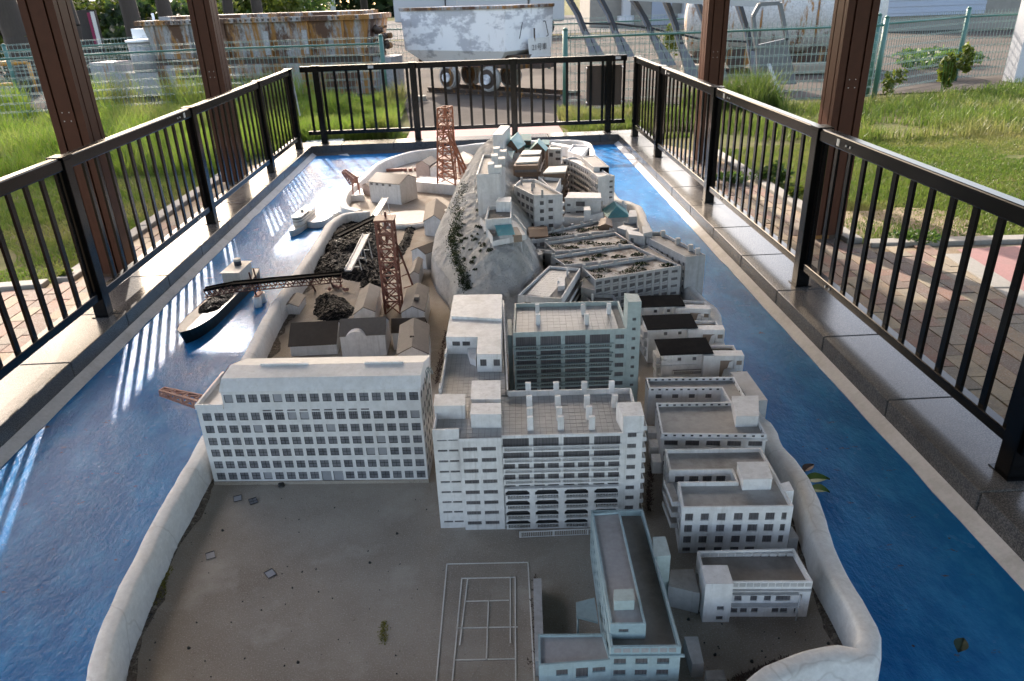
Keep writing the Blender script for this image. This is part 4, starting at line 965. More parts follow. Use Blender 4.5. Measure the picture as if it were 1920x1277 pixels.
for z_ in (.125, .085, .045):
    k = MB(); f = Frame(hpts[7]+Vector((-.03, .0)), hpts[7]+Vector((-.002, .0))); k.fbox(f, 0, .028, -.06, .05, z_-.004, z_); k.fbox(f, 0, .028, -.06, -.057, z_, z_+.012); k.fbox(f, 0, .003, -.057, .05, z_, z_+.012); k.build('side_gallery', M['white'], hp)
k = MB(); v = [qC(1060, 870, z), qC(1122, 868, z), qC(1088, 800, z), qC(1025, 815, z)]; k.prism([V2(x) for x in v], 0, z+.001); k.build('corner_stair', M['white'], hp)
k = MB(); f = Frame(hpts[1]+Vector((.002, .0)), hpts[1]+Vector((.002, .06))); k.fbox(f, .0, .05, -.028, -.0, 0, .05); k.build('side_annex', M['grey'], hp)
z = .16
O = quadat(z, (qC, 190, 462), (qC, 932, 468), (qC, 700, 62), (qC, 78, 68)); N = quadat(z, (qC, 150, 245), (qC, 672, 240), (qC, 612, 138), (qC, 100, 142))
def rd2(pts):
    F = Frame(pts[0], pts[1]); L = F.L; h = [(L*a, L*(a+.132), .113, .133) for a in (.03, .235, .435, .635, .835)]
    h += [(a, c, .07, .09) for a, c, _, _ in h]+[(a, c, .03, .05) for a, c, _, _ in h]
    F5 = Frame(pts[4], pts[5]); h5 = [(F5.L*a, F5.L*(a+.085), .115, .133) for a in (.1, .33, .56, .79)]
    return {0: h, 4: h5}
up_, upts = ublock('parapet_block', 'white U shaped block whose roof parapets are pierced with small square holes', z, O, N, quadat(.185, (qC, 715, 348), (qC, 872, 346), (qC, 868, 205), (qC, 685, 208)), .188, rd2)
for i, n_ in ((0, 12), (6, 10), (4, 10), (2, 13), (7, 6), (3, 5), (1, 6)):
    f = Frame(upts[i], upts[(i+1) % 8]); k = MB()
    for j in range(n_):
        s = f.L*(j+.5)/n_
        for w0, w1 in ((-.0012, -.0002), (.0062, .007)): k.fbox(f, s-.0045, s+.0045, w0, w1, .1505, .1565)
    k.build('parapet_hole', M['mullion'], up_)
k = MB(); f = Frame(upts[0], upts[1]); k.fbox(f, -.004, f.L+.004, -.006, -.0003, .139, .1445); k.build('ledge', M['white'], up_)
k = MB(); f = Frame(upts[7], upts[0])
for j in range(3): k = MB(); k.fbox(f, .02+.09*j, .07+.09*j, -.03, -.0003, .03, .075); k.build('side_bay', M['white'], up_)
k = MB(); c = qC(800, 120, .14); k.box(c.x-.03, c.x+.035, c.y-.11, c.y+.12, 0, .135); k.build('seaward_annex', M['grey'], up_)
# ------------------------------------------------------------------ three company houses with dark roofs
def company(k_, label, h, s, sb, par_bits):
    z = .16; hq = quadat(z, *[(qF, *v) for v in h]); r = thing('company_house', label, MBLD, (hq[0].x, hq[0].y, 0), 'company houses in a row by the right sea wall')
    body = [V2(hq[0])+Vector((.004, .004)), V2(hq[1])+Vector((0, .004)), V2(hq[2]), V2(hq[3])+Vector((.004, 0))]
    F = Frame(body[0], body[1]); L = F.L; ent = L*.22
    hs = [(L*.36-.008, L*.36+.008, .128, .144), (L*.66-.008, L*.66+.008, .128, .144), (ent+.002, L*.82, .066, .088), (ent+.002, L*.82, .02, .045)]
    Fl = Frame(body[3], body[0])
    block(r, body, 0, z-.001, 'white', 'white', {0: hs, 3: rows((.04, .09), [.12, .08], .014, .018)}, par=None)
    k = MB(); k.fbox(F, 0, ent, -.008, -.0003, 0, .112); k.fbox(F, ent+.001, L*.83, -.006, -.0003, .098, .112); k.build('front_panel', M['white'], r)
    balcony(r, F, ent+.002, L*.83, .068, .010, .02, 26, 'white', posts=0)
    k = MB(); rq = [V2(v) for v in hq]; f = Frame(rq[0], rq[1]); D = (rq[3]-rq[0]).length
    k.hexa([f(-.004, -.006, z), f(f.L+.004, -.006, z), f(f.L+.004, D+.01, z+.012), f(-.004, D+.01, z+.012), f(-.004, -.006, z+.004), f(f.L+.004, -.006, z+.004), f(f.L+.004, D+.01, z+.016), f(-.004, D+.01, z+.016)]); k.build('roof', M['dark'], r)
    a, c = qF(*s[0], .158), qF(*s[1], .158); fs = Frame(a, c); W = fs.L
    st = [(W*.42, W*.765, .06, .136), (W*.825, W*.96, .115, .135), (W*.825, W*.96, .066, .088), (W*.825, W*.96, .02, .04)]
    k = MB(); facade(k, fs, 0, .158, st, .004); D2 = .05
    k.fbox(fs, 0, W, .0045, D2, 0, .1575); k.q(fs(0, 0, .158), fs(W, 0, .158), fs(W, D2, .158), fs(0, D2, .158))
    for s_ in (0, W): k.q(fs(s_, 0, 0), fs(s_, .0046, 0), fs(s_, .0046, .158), fs(s_, 0, .158))
    x0, x1 = W*.42, W*.765; k.hexa([fs(x0+.022, .001, .061), fs(x0+.05, .001, .061), fs(x0+.05, .0044, .061), fs(x0+.022, .0044, .061), fs(x1-.018, .001, .128), fs(x1, .001, .136), fs(x1, .0044, .136), fs(x1-.018, .0044, .128)])
    k.fbox(fs, W*.79, W*.80, -.0035, -.0002, 0, .1585); k.build('stair_wall', M['white'], r)
    windows(r, fs, st, .004, 'tan', 'tan_panel')
    k = MB(); e = [fs(W*.14, D2, 0), fs(W*.9, D2, 0), fs(W*.9, .115, 0), fs(W*.14, .12, 0)]; block(r, e, 0, .15, 'white', 'stone', par=(.014, .006), name='rear_wing')
    fl2 = Frame(body[3], body[0])
    for j in range(3):
        k = MB(); k.fbox(fl2, .02, .09, -.012-.003*j, -.0003, .02+.045*j, .05+.045*j); k.build('side_bay', M['grey'], r)
    return r
company(0, 'nearest dark roofed company house, its left front corner broken open', ((400, 848), (1045, 822), (965, 683), (330, 702)), ((940, 856), (1450, 852)), 0, 0)
company(1, 'middle dark roofed company house between the two others', ((235, 528), (850, 503), (755, 380), (160, 398)), ((735, 527), (1205, 527)), 0, 0)
company(2, 'farthest dark roofed company house just below the tall grey slab', ((125, 246), (690, 226), (640, 132), (125, 150)), ((590, 252), (1025, 268)), 0, 0)
k = MB(); r2 = random.Random(5); c = qF(470, 885, .145)
for i in range(16):
    a = c+Vector((r2.uniform(-.025, .02), r2.uniform(-.006, .004), r2.uniform(-.012, .008))); k.beam(a, a+Vector((r2.uniform(-.012, .012), r2.uniform(-.003, .003), r2.uniform(-.01, .012))), .003, .002)
stuff(k.build('broken_lath', M['paper'], bpy.data.objects['company_house']))

# ------------------------------------------------------------------ terraced block with roof gardens, grey slab, angled block
tr_ = thing('terraced_block', 'grey terraced apartment block of four wings with planted roof gardens', MBLD, (.6, 3.7, 0)); Z = .24
wings = [((735, 682), (1502, 557), (1277, 472), (618, 572)), ((468, 552), (1268, 467), (1062, 368), (345, 475)), ((382, 432), (1085, 366), (915, 260), (288, 350)), ((150, 332), (908, 240), (762, 160), (345, 245))]
def plants(root, quad, n, seed, z):
    rr = random.Random(seed); a, c, d, e = [V2(v) for v in quad]
    L = lambda u, v: (a*(1-u)+c*u)*(1-v)+(e*(1-u)+d*u)*v
    for i in range(n):
        u = (i+.5)/n+rr.uniform(-.05, .05); v = rr.uniform(.25, .75); q = L(min(max(u, .06), .94), v); rad = rr.uniform(.016, .032)
        k = MB()
        for j in range(150):
            t = rr.uniform(0, 6.28); R = rad*rr.random()**.5*1.5; hh = rr.uniform(0, .016)*(1-(R/rad/1.5)**2)
            if rr.random() < .3*(R/rad): continue
            o = Vector((q.x+R*math.cos(t)*1.5, q.y+R*math.sin(t)*.6, z+hh)); s1_ = Vector((rr.gauss(0, 1), rr.gauss(0, 1), rr.gauss(0, 1))).normalized()*.0045; s2_ = Vector((rr.gauss(0, 1), rr.gauss(0, 1), rr.gauss(0, 1))).normalized()*.0045
            k.q(o-s1_, o+s2_, o+s1_, o-s2_)
        k.build('roof_plant', M['shrub'], root)
def gardenroof():
    k = NT('garden_roof_soil'); n = k.noise(16, 5, .7); f = k.noise(60, 4, .7)
    c = k.mix(k.ramp(n, .42, .62), (.42, .41, .4), (.14, .1, .075)); c = k.mix(k.ramp(f, .55, .7), c, (.07, .055, .04)); k.base(c); k.rough(.6); k.bump(f, .4, .004); return k.m
M['garden'] = gardenroof()
for i, wq in enumerate(wings):
    q4 = quadat(Z, *[(qG, *v) for v in wq]); F = Frame(q4[0], q4[1]); L = F.L; hs = {}
    if i == 0:
        xs = lin(L*.047, L*.815, 9); hs = {0: rows(xs, [.212-.0395*j for j in range(5)], L*.066, .031)+rows((L*.925,), [.214-.0395*j for j in range(5)], L*.075, .014)}
    else: hs = {0: rows(lin(L*.06, L*.9, 10), [.205-.0395*j for j in range(4)], L*.06, .024)}
    p4 = [V2(v) for v in q4]
    block(tr_, p4, 0, Z, 'grey', 'garden', hs, par=(.014, .007), name='wing', styles={0: 'plain'})
    if i == 0:
        for s in xs:
            for j in range(5):
                k = MB(); zc = .212-.0395*j; k.hexa([F(s-L*.031, .0005, zc-.012), F(s+L*.031, .0005, zc-.012), F(s+L*.031, .0025, zc-.012), F(s-L*.031, .0025, zc-.012), F(s-L*.031, .0005, zc-.006), F(s+L*.031, .0005, zc-.001), F(s+L*.031, .0025, zc-.001), F(s-L*.031, .0025, zc-.006)]); k.build('balcony_front', M['grey'], tr_)
    fb = Frame(q4[3], q4[2]); n_ = 5
    stacks(tr_, [fb(fb.L*(j+.12)/n_*1.02, -.006, Z-.014) for j in range(n_)], .015, .012, .03, 'grey', 'chimney')
    k = MB()
    for f, w0 in ((F, -.0012), (fb, -.0075)):
        for j in range(14): k.fbox(f, f.L*(j+.5)/14-.0008, f.L*(j+.5)/14+.0008, w0, w0+.001, Z-.013, Z+.0005)
    k.build('parapet_joint', M['paper'], tr_); plants(tr_, q4, (6, 5, 5, 4)[i], 31+i, Z-.0135)
    if i:
        k = MB(); qa = V2(wings and quadat(Z, *[(qG, *v) for v in wings[i-1]])[3]); k.fbox(F, 0, L, -.02, -.0003, .18, .184); k.fbox(F, 0, L, -.02, -.0165, .184, .197); k.build('walkway', M['grey'], tr_)
k = MB(); lk = quadat(Z, (qG, 1290, 470), (qG, 1500, 552), (qG, 1205, 368), (qG, 1100, 395)); block(tr_, [lk[0], lk[1], lk[2], lk[3]], 0, Z-.004, 'grey', 'roofgrey', par=(.008, .004), name='link')
lb = quadat(Z+.01, (qG, 1035, 310), (qG, 1180, 330), (qG, 1130, 290), (qG, 1010, 262)); block(tr_, lb, Z-.05, Z+.03, 'grey', 'white', {0: [(.01, .03, Z-.02, Z+.01)]}, par=None, name='link_head')
lb = quadat(Z, (qG, 930, 238), (qG, 1035, 270), (qG, 1110, 250), (qG, 985, 215)); block(tr_, lb, Z-.1, Z+.012, 'grey', 'white', par=None, name='link_head')
hut = [quadat(.25, (qG, 155, 300), (qG, 315, 295), (qG, 300, 205), (qG, 150, 215)), quadat(.25, (qG, 770, 205), (qG, 890, 208), (qG, 880, 155), (qG, 790, 140))]
gable('hut', 'rust brown hut at the left end of the rearmost roof garden', hut[0], .18, .245, .262, 0, 'brown', ('orange', 'orange'), ov=.004, group=None)
gable('hut', 'small brown hut near the temple at the right end of the roof gardens', hut[1], .15, .245, .262, 1, 'brown', ('brown', 'brown'), ov=.004)
sl = thing('slab_block', 'tall narrow grey slab block on the right shore with a blank end wall', MBLD, (1.0, 3.7, 0)); z = .265
s4 = quadat(z, (qG, 1545, 482), (qG, 1716, 462), (qG, 1318, 258), (qG, 1112, 264)); Fw = Frame(s4[3], s4[0]); Fr = Frame(s4[1], s4[2])
block(sl, s4, 0, z, 'grey', 'roofgrey', {3: rows(lin(Fw.L-.06, Fw.L-.02, 2), [.22-.04*j for j in range(5)], .018, .018)+rows(lin(.05, Fw.L-.12, 7), [.22-.04*j for j in range(4)], .022, .018)}, par=(.014, .006))
fr_ = Frame(s4[1], s4[2]); stacks(sl, [fr_(fr_.L*t, .012, z-.013) for t in (.12, .27, .55, .9)], .022, .02, .034, 'grey')
lb = quadat(z+.01, (qG, 1165, 290), (qG, 1245, 270), (qG, 1215, 215), (qG, 1150, 225)); block(sl, lb, z-.013, z+.02, 'grey', 'grey', par=None, name='roof_head')
k = MB(); c = qG(1580, 905, 0); k.box(s4[0].x+.0, s4[1].x+.01, s4[0].y-.06, s4[0].y-.002, 0, .03); k.build('porch', M['stone'], sl)
an = thing('angled_block', 'grey angled apartment block with a tiled roof deck and sloping balconies', MBLD, (.25, 3.2, 0)); z = .245
a4 = quadat(z, (qG, 50, 822), (qG, 440, 850), (qG, 608, 582), (qG, 330, 560))
Fr = Frame(a4[1], a4[2]); F0 = Frame(a4[0], a4[1])
hb = [(.01, Fr.L-.01, zz, zz+.02) for zz in (.185, .145, .105)]
block(an, a4, 0, z, 'white', 'joint', {1: hb, 0: [(F0.L*.15, F0.L*.3, .19, .215), (F0.L*.5, F0.L*.72, .185, .205)]}, par=(.013, .006), styles={1: 'plain', 0: 'bars'})
t4 = quadat(z, (qG, 130, 795), (qG, 330, 815), (qG, 520, 590), (qG, 330, 580)); tiles(an, t4, z-.0132, 9, 12)
for zz in (.18, .14, .10):
    k = MB(); k.fbox(Fr, 0, Fr.L, -.016, -.0003, zz-.002, zz+.0005); k.fbox(Fr, 0, Fr.L, -.016, -.0135, zz+.0008, zz+.014); k.build('balcony', M['white'], an)
lb = quadat(z+.01, (qG, 405, 745), (qG, 470, 740), (qG, 470, 660), (qG, 405, 668)); block(an, lb, z-.0128, z+.012, 'white', 'white', par=None, name='roof_head'); stacks(an, [qG(412, 745, z-.01), qG(490, 640, z-.01)], .009, .009, .03)
balcony(an, Frame(qG(235, 795, 0), qG(400, 815, 0)), 0, (qG(400, 815, z)-qG(235, 795, z)).length*.9, z-.012, .0, .018, 18, 'white', 1, slab=False)
gap = quadat(.17, (qG, 612, 800), (qG, 735, 830), (qG, 735, 720), (qG, 640, 690)); k = MB(); k.prism([V2(v) for v in gap], 0, .2); tag(k.build('link_tower', M['grey'], None, loc=V2(gap[0]).to_3d()), 'plain grey link tower between the angled and terraced blocks', MBLD)
cn = thing('courtyard_house', 'low grey house with a walled flat roof just behind the pale green block', MBLD, (.5, 3.0, 0)); v = quadat(.17, (qG, 690, 880), (qG, 930, 890), (qG, 905, 820), (qG, 635, 808)); block(cn, v, 0, .17, 'grey', 'dirtyroof', par=(.014, .006)); stacks(cn, [qG(712, 880, .157)], .01, .01, .04)
v = quadat(.2, (qG, 210, 470), (qG, 272, 455), (qG, 262, 430), (qG, 205, 405)); k = MB(); k.prism([V2(x) for x in v], .05, .2); tag(k.build('stair_hut', M['white'], None, loc=V2(v[0]).to_3d()), 'small white stair hut against the right foot of the rock', MBLD)

# ------------------------------------------------------------------ shrine on the rock
sh = thing('shrine', 'shrine on stilts with a small turquoise roof on top of the rock', 'model shrine', (.08, 3.6, .38)); z = .40
dk = quadat(z, (qI, 300, 1095), (qI, 600, 1035), (qI, 500, 905), (qI, 190, 915)); k = MB(); k.prism([V2(v) for v in dk], z-.03, z-.002); k.build('deck', M['white'], sh)
for i in (3, 0, 1):
    a, c = dk[i], dk[(i+1) % 4]; f = Frame(a, c)
    if i == 1 or i == 0: continue
    k = MB(); k.fbox(f, 0, f.L, 0, .003, z-.001, z+.022); k.build('deck_wall', M['white'], sh)
k = MB(); f = Frame(dk[2], dk[3])
f2 = Frame(dk[1], dk[2]); balcony(sh, f2, 0, f2.L, z-.001, 0, .026, 16, 'white', 1, slab=False, name='fence'); balcony(sh, f, 0, f.L*.5, z-.001, 0, .026, 14, 'white', 1, slab=False, name='fence')
hq = quadat(z+.02, (qI, 355, 1040), (qI, 485, 1030), (qI, 470, 950), (qI, 300, 965)); ff = Frame(hq[0], hq[1]); D = (V2(hq[3])-V2(hq[0])).length
k = MB(); k.fbox(ff, .004, ff.L-.004, .004, D, z-.03, z+.018); k.build('hall', M['grey'], sh)
for s in (0, 1):
    k = MB(); v0, v1 = (-.008, D*.5) if s == 0 else (D*.5, D+.006); z0, z1 = (z+.016, z+.04) if s == 0 else (z+.04, z+.02)
    k.hexa([ff(-.006, v0, z0), ff(ff.L+.006, v0, z0), ff(ff.L+.006, v1, z1), ff(-.006, v1, z1)]+[ff(-.006, v0, z0+.004), ff(ff.L+.006, v0, z0+.004), ff(ff.L+.006, v1, z1+.004), ff(-.006, v1, z1+.004)]); k.build('roof', M['teal'], sh)
k = MB(); k.fbox(ff, ff.L+.002, ff.L+.045, .012, D, z-.03, z+.006); k.build('side_room', M['tan'], sh)
k = MB()
for s in (.004, ff.L-.004, ff.L*.5):
    k.cyl(ff(s, -.004, .30), ff(s, -.004, z-.0305), .0028, 6)
k.cyl(ff(ff.L+.042, .01, .30), ff(ff.L+.042, .01, z-.0305), .0022, 6)
for zz in (.335, .355): k.beam(ff(0, -.004, zz), ff(ff.L, -.004, zz), .0035)
k.build('stilt', M['white'], sh)
tg = [qI(285, 960, z), qI(368, 955, z)]; k = MB()
for t in tg: k.cyl((t.x, t.y, z-.002), (t.x, t.y, z+.042), .003, 8)
d = (tg[1]-tg[0]); k.beam(tg[0]-d*.28+Vector((0, 0, .045)), tg[1]+d*.28+Vector((0, 0, .048)), .006, .005); k.beam(tg[0]-d*.12+Vector((0, 0, .031)), tg[1]+d*.12+Vector((0, 0, .031)), .004)
tag(k.build('torii', M['white'], None, loc=tg[0]), 'white torii gate standing behind the turquoise shrine roof', 'torii gate')
k = MB(); c = qI(290, 1040, z); k.box(c.x-.008, c.x+.02, c.y-.02, c.y+.03, z-.001, z+.014); tag(k.build('offering_shed', M['pink'], None, loc=c), 'pinkish low shed on the left edge of the shrine deck', 'shed')

# shrubs glued on the rock
def shrubmesh(seed, n=330):
    rr = random.Random(seed); k = MB()
    lob = [(Vector((rr.gauss(0, .5), rr.gauss(0, .5), abs(rr.gauss(0, .25)))), rr.uniform(.4, .8)) for _ in range(5)]
    for i in range(n):
        c, R = rr.choice(lob); d = Vector((rr.gauss(0, 1), rr.gauss(0, 1), abs(rr.gauss(0, 1)))).normalized(); o = c+d*R*rr.uniform(.6, 1)
        a = Vector((rr.gauss(0, 1), rr.gauss(0, 1), rr.gauss(0, 1))).normalized()*.13; e = Vector((rr.gauss(0, 1), rr.gauss(0, 1), rr.gauss(0, 1))).normalized()*.13
        k.q(o-a, o+e, o+a, o-e)
    return k.mesh('shrub', [M['shrub']])
SM = [shrubmesh(i) for i in range(4)]
def onhill(px, py):
    d = ray(px, py); t = 3.2
    while t < 9:
        q = EYE+d*t
        if q.z < max(hill_z(q.x, q.y), .001): return q
        t += .01
    return None
sp = [(863, 428), (868, 422), (897, 428), (905, 462), (915, 472), (868, 468), (897, 398), (892, 452), (885, 445), (862, 443), (846, 447), (890, 485), (872, 488), (886, 494), (902, 472), (862, 512), (877, 520), (868, 532), (890, 508), (855, 462), (912, 440), (896, 440), (874, 450), (866, 455), (884, 470), (878, 540)]
for px, py in sp:
    h = onhill(px, py)
    if h is None: continue
    o = bpy.data.objects.new('shrub', rnd.choice(SM)); COL.objects.link(o); s = rnd.uniform(.008, .016); o.location = h; o.scale = (s, s, s*1.5); o.rotation_euler = (0, 0, rnd.uniform(0, 6))
    tag(o, 'dark green clump of scrub on the pale rock slope below the shrine', 'shrub', 'shrubs dotted over the rock slope')
k = MB(); rr = random.Random(9)
for (x0, y0), (x1, y1), n_ in (((848, 450), (858, 500), 900), ((862, 500), (876, 545), 800), ((858, 425), (846, 460), 500), ((872, 345), (848, 405), 450), ((862, 395), (850, 440), 550)):
    for i in range(n_):
        t = rr.random(); h = onhill(x0+(x1-x0)*t+rr.gauss(0, 5), y0+(y1-y0)*t+rr.gauss(0, 3))
        if h is None or h.z < .05: continue
        o = h+Vector((rr.gauss(0, .006), rr.gauss(0, .006), rr.uniform(0, .02))); a = Vector((rr.gauss(0, 1), rr.gauss(0, 1), rr.gauss(0, 1))).normalized()*.0042; e = Vector((rr.gauss(0, 1), rr.gauss(0, 1), rr.gauss(0, 1))).normalized()*.0042
        k.q(o-a, o+e, o+a, o-e)
if k.v: stuff(tag(k.build('hillside_scrub', M['shrub']), 'dense dark green creeper strip down the left edge of the rock', 'scrub'))

# ------------------------------------------------------------------ upper village behind the rock
up3 = thing('ridge_apartment', 'tall white blank ended apartment block standing on the ridge', MBLD, (0, 4.4, .2)); z = .60
u4 = quadat(z, (qI, 158, 503), (qI, 362, 502), (qI, 408, 322), (qI, 215, 330)); Fl = Frame(u4[3], u4[0]); Fr = Frame(u4[1], u4[2])
block(up3, u4, .2, z, 'white', 'roofgrey', {1: rows(lin(.04, Fr.L-.03, 8), [.57-.042*j for j in range(7)], .022, .024)}, par=(.016, .007))
for j in range(4):
    zz = .555-.047*j; k = MB(); k.fbox(Fl, Fl.L-.2, Fl.L-.004, -.017, -.0003, zz, zz+.003); k.hexa([Fl(Fl.L-.2, -.017, zz+.0035), Fl(Fl.L-.004, -.017, zz+.0035), Fl(Fl.L-.004, -.014, zz+.0035), Fl(Fl.L-.2, -.014, zz+.0035), Fl(Fl.L-.2, -.012, zz+.02), Fl(Fl.L-.004, -.012, zz+.02), Fl(Fl.L-.004, -.009, zz+.02), Fl(Fl.L-.2, -.009, zz+.02)]); k.build('balcony', M['white'], up3)
for (x, y, wx) in ((262, 498, 52), (292, 420, 55), (312, 352, 52)):
    a = [qI(x, y, z), qI(x+wx, y-4, z), qI(x+wx, y-4, z)+Vector((.004, .07, 0)), qI(x, y, z)+Vector((.0, .07, 0))]; boxtop(up3, a, z+.05, z-.0155, 'white', 'stair_head'); b2 = [V2(a[1])+Vector((.0005, .0)), V2(a[1])+Vector((.042, 0)), V2(a[2])+Vector((.042, 0)), V2(a[2])+Vector((.0005, 0))]; boxtop(up3, b2, z+.03, z-.0155, 'white', 'stair_head')
lt = thing('ridge_annex', 'low white house with a walled roof between the ridge block and the torii', MBLD, (.1, 4.1, .2)); z = .47
v = quadat(z, (qI, 235, 905), (qI, 465, 890), (qI, 470, 770), (qI, 262, 790)); block(lt, v, .2, z, 'white', 'dirtyroof', par=(.02, .006)); v = quadat(z+.02, (qI, 330, 775), (qI, 460, 775), (qI, 470, 730), (qI, 355, 735)); block(lt, v, z-.02, z+.035, 'white', 'white', par=None, name='roof_head')
ba = thing('ridge_side_block', 'large white apartment block with an arched stair tower in the middle of the village', MBLD, (.3, 4.6, .1)); z = .40
b5 = quadat(z, (qI, 488, 603), (qI, 668, 692), (qI, 922, 682), (qI, 675, 545), (qI, 552, 548))
F0, F1 = Frame(b5[0], b5[1]), Frame(b5[1], b5[2]); L0, L1 = F0.L, F1.L
h0 = [(L0*a, L0*(a+.17), zz-.013, zz+.015) for a in (.14, .36, .58, .78) for zz in (.355, .305, .255, .205)]
h1 = [(L1*.2, L1*.34, zz-.012, zz+.012) for zz in (.35, .30, .25, .20)]+[(L1*.5, L1*.66, zz-.011, zz+.012) for zz in (.357, .307, .257, .207)]
block(ba, b5, .05, z, 'white', 'roofgrey', {0: h0, 1: h1}, par=(.016, .006), styles={0: 'plain', 1: 'bars'})
k = MB()
for zz in (.37, .32, .27, .22):
    s0, s1 = L1*.19, L1*.35
    for i in range(7):
        a, c = math.pi*i/6, math.pi*(i+1)/6; m0, r0 = (s0+s1)/2, (s1-s0)/2
        if i < 6: k.hexa([F1(m0-r0*math.cos(t)*q, w_, zz-.008+r0*math.sin(t)*.7*q) for q in (.85, 1.1) for t, w_ in ((a, -.002), (c, -.002), (c, .0), (a, .0))])
k.build('arch', M['white'], ba)
k = MB()
for zz in (.33, .28, .23, .18): k.hexa([F1(L1*.005, -.006, zz-.02), F1(L1*.16, -.006, zz+.004), F1(L1*.16, -.0003, zz+.004), F1(L1*.005, -.0003, zz-.02), F1(L1*.005, -.006, zz-.008), F1(L1*.16, -.006, zz+.016), F1(L1*.16, -.0003, zz+.016), F1(L1*.005, -.0003, zz-.008)])
k.build('stair_flight', M['white'], ba)
stacks(ba, [qI(558, 600, z-.016), qI(652, 655, z-.016), qI(668, 620, z-.016), qI(742, 715, z-.016)], .013, .012, .05, 'grey'); k = MB()
for zz in (.33, .28, .23): k.fbox(Frame(b5[2], b5[3]), 0, .1, -.012, -.0003, zz, zz+.018)
k.build('balcony', M['white'], ba)
def simple(name, label, pp, z, z0, mat, roof, par=(.012, .005), hs={}, styles={}, cat=MBLD, rise=None):
    v = quadat(z, *[(qI, *q) for q in pp]); c = sum(v, Vector())/len(v); r = thing(name, label, cat, (c.x, c.y, z0)); block(r, v, z0, z, mat, roof, hs, par=par, styles=styles); return r, v
r, v = simple('deck_house', 'white terrace house with an open walled roof behind the arched apartment', ((790, 602), (858, 642), (908, 540), (705, 525)), .38, .1, 'white', 'roofgrey', (.02, .006))
F = Frame(v[1], v[2]); balcony(r, F, 0, F.L, .315, .012, .02, 10, 'white', 2)
def brownblock(label, roofs, pp, z, z0, n):
    v = quadat(z, *[(qI, *q) for q in pp]); r = thing('timber_apartment', label, MBLD, (v[0].x, v[0].y, z0)); F = Frame(v[0], v[1]); L = F.L; hs = [(.008, L-.008, z-.05-.05*j, z-.028-.05*j) for j in range(n)]
    Fr = Frame(v[1], v[2]); block(r, v, z0, z, 'brown', 'brown', {0: hs, 1: rows(lin(.03, Fr.L-.03, 4), [z-.04-.05*j for j in range(n)], .03, .022)}, par=None, styles={0: 'plain'})
    for j in range(n):
        for f in (F, Fr): balcony(r, f, 0, f.L, z-.062-.05*j, .016, .02, 12, 'brown', 3)
    for q in roofs:
        w_ = quadat(z+.012, *[(qI, *t) for t in q]); k = MB(); k.prism([V2(t) for t in w_], z+.002+.006*(q[0][1] < 350), z+.012+.006*(q[0][1] < 350)); k.build('roof', M['deck'], r)
    return r
brownblock('brown timber apartment with two stepped cream roofs', [((508, 402), (702, 392), (722, 348), (540, 352)), ((548, 338), (718, 332), (738, 297), (572, 300))], ((484, 430), (702, 425), (738, 320), (545, 325)), .45, .2, 3)
brownblock('smaller brown timber apartment with one cream roof right of the other', [((748, 492), (948, 482), (965, 428), (800, 436))], ((752, 505), (940, 495), (960, 450), (800, 455)), .40, .2, 3)
def tealhouse(label, pp, z, zr, axis, z0):
    v = quadat(z, *[(qI, *q) for q in pp]); r = gable('hill_house', label, v, z0, z, zr, axis, 'brown', ('teal', 'teal'), ov=.012, th=.005); return r
tealhouse('largest turquoise gabled hill house below the white ridge box', ((418, 262), (516, 270), (582, 225), (478, 170)), .48, .535, 1, .3)
tealhouse('turquoise roofed hill house behind the largest one', ((560, 205), (640, 205), (636, 168), (552, 165)), .48, .51, 0, .3)
tealhouse('turquoise roofed hill house with a pyramid like gable at the right', ((640, 285), (760, 290), (780, 262), (650, 240)), .44, .49, 1, .2)
tealhouse('low turquoise lean to house beside the pyramid gabled one', ((575, 300), (660, 300), (690, 250), (590, 245)), .42, .44, 0, .2)
tealhouse('small turquoise hill house farthest to the right', ((745, 240), (800, 240), (800, 215), (740, 212)), .40, .42, 0, .2)
tealhouse('turquoise roofed hill house tucked behind the ridge apartment block', ((405, 380), (470, 372), (510, 300), (412, 300)), .44, .465, 0, .2)
tealhouse('turquoise roof low between the ridge block and the arched apartment', ((400, 640), (468, 610), (440, 530), (398, 540)), .36, .385, 1, .2)
tb = thing('ridge_box', 'long plain white box building on the far end of the ridge', MBLD, (.1, 5.6, .4)); z = .60; v = quadat(z, (qI, 303, 152), (qI, 388, 152), (qI, 455, 74), (qI, 372, 72)); block(tb, v, .4, z, 'white', 'white', par=None)
r, v = simple('corner_house', 'small white house with dark windows behind the timber apartments', ((790, 280), (905, 282), (918, 258), (810, 250)), .42, .15, 'white', 'white', (.008, .004), {0: [(.06, .1, .385, .405), (.06, .1, .335, .355), (.01, .04, .36, .39)]})
# curved balcony block on the far right
cb = thing('curved_block', 'long curving white apartment block with stepped balconies on the right shore', MBLD, (.7, 5.2, 0)); z = .38
pts = [qI(1238, 528, z), qI(1150, 462, z), qI(1040, 402, z), qI(960, 372, z), qI(920, 368, z)]; bk_ = [p_+Vector((.085, .05, 0)) for p_ in pts]
poly = [V2(pts[0])]+[V2(v) for v in bk_]+[V2(v) for v in pts[:0:-1]]
hs = {}
n_ = len(poly)
for i in range(len(pts), n_):
    f = Frame(poly[i], poly[(i+1) % n_]); hs[i] = rows(lin(.02, f.L-.02, max(2, int(f.L/.04))), [z-.03-.042*j for j in range(5)], .024, .022)
block(cb, poly, 0, z, 'white', 'white', hs, par=(.012, .005), styles={i: 'plain' for i in hs})
for i in hs:
    f = Frame(poly[i], poly[(i+1) % n_])
    for j in range(5):
        zz = z-.05-.042*j; k = MB(); k.fbox(f, 0, f.L, -.02, -.0003, zz, zz+.003); k.fbox(f, 0, f.L, -.02, -.0175, zz+.0032, zz+.016); k.build('balcony', M['white'], cb)
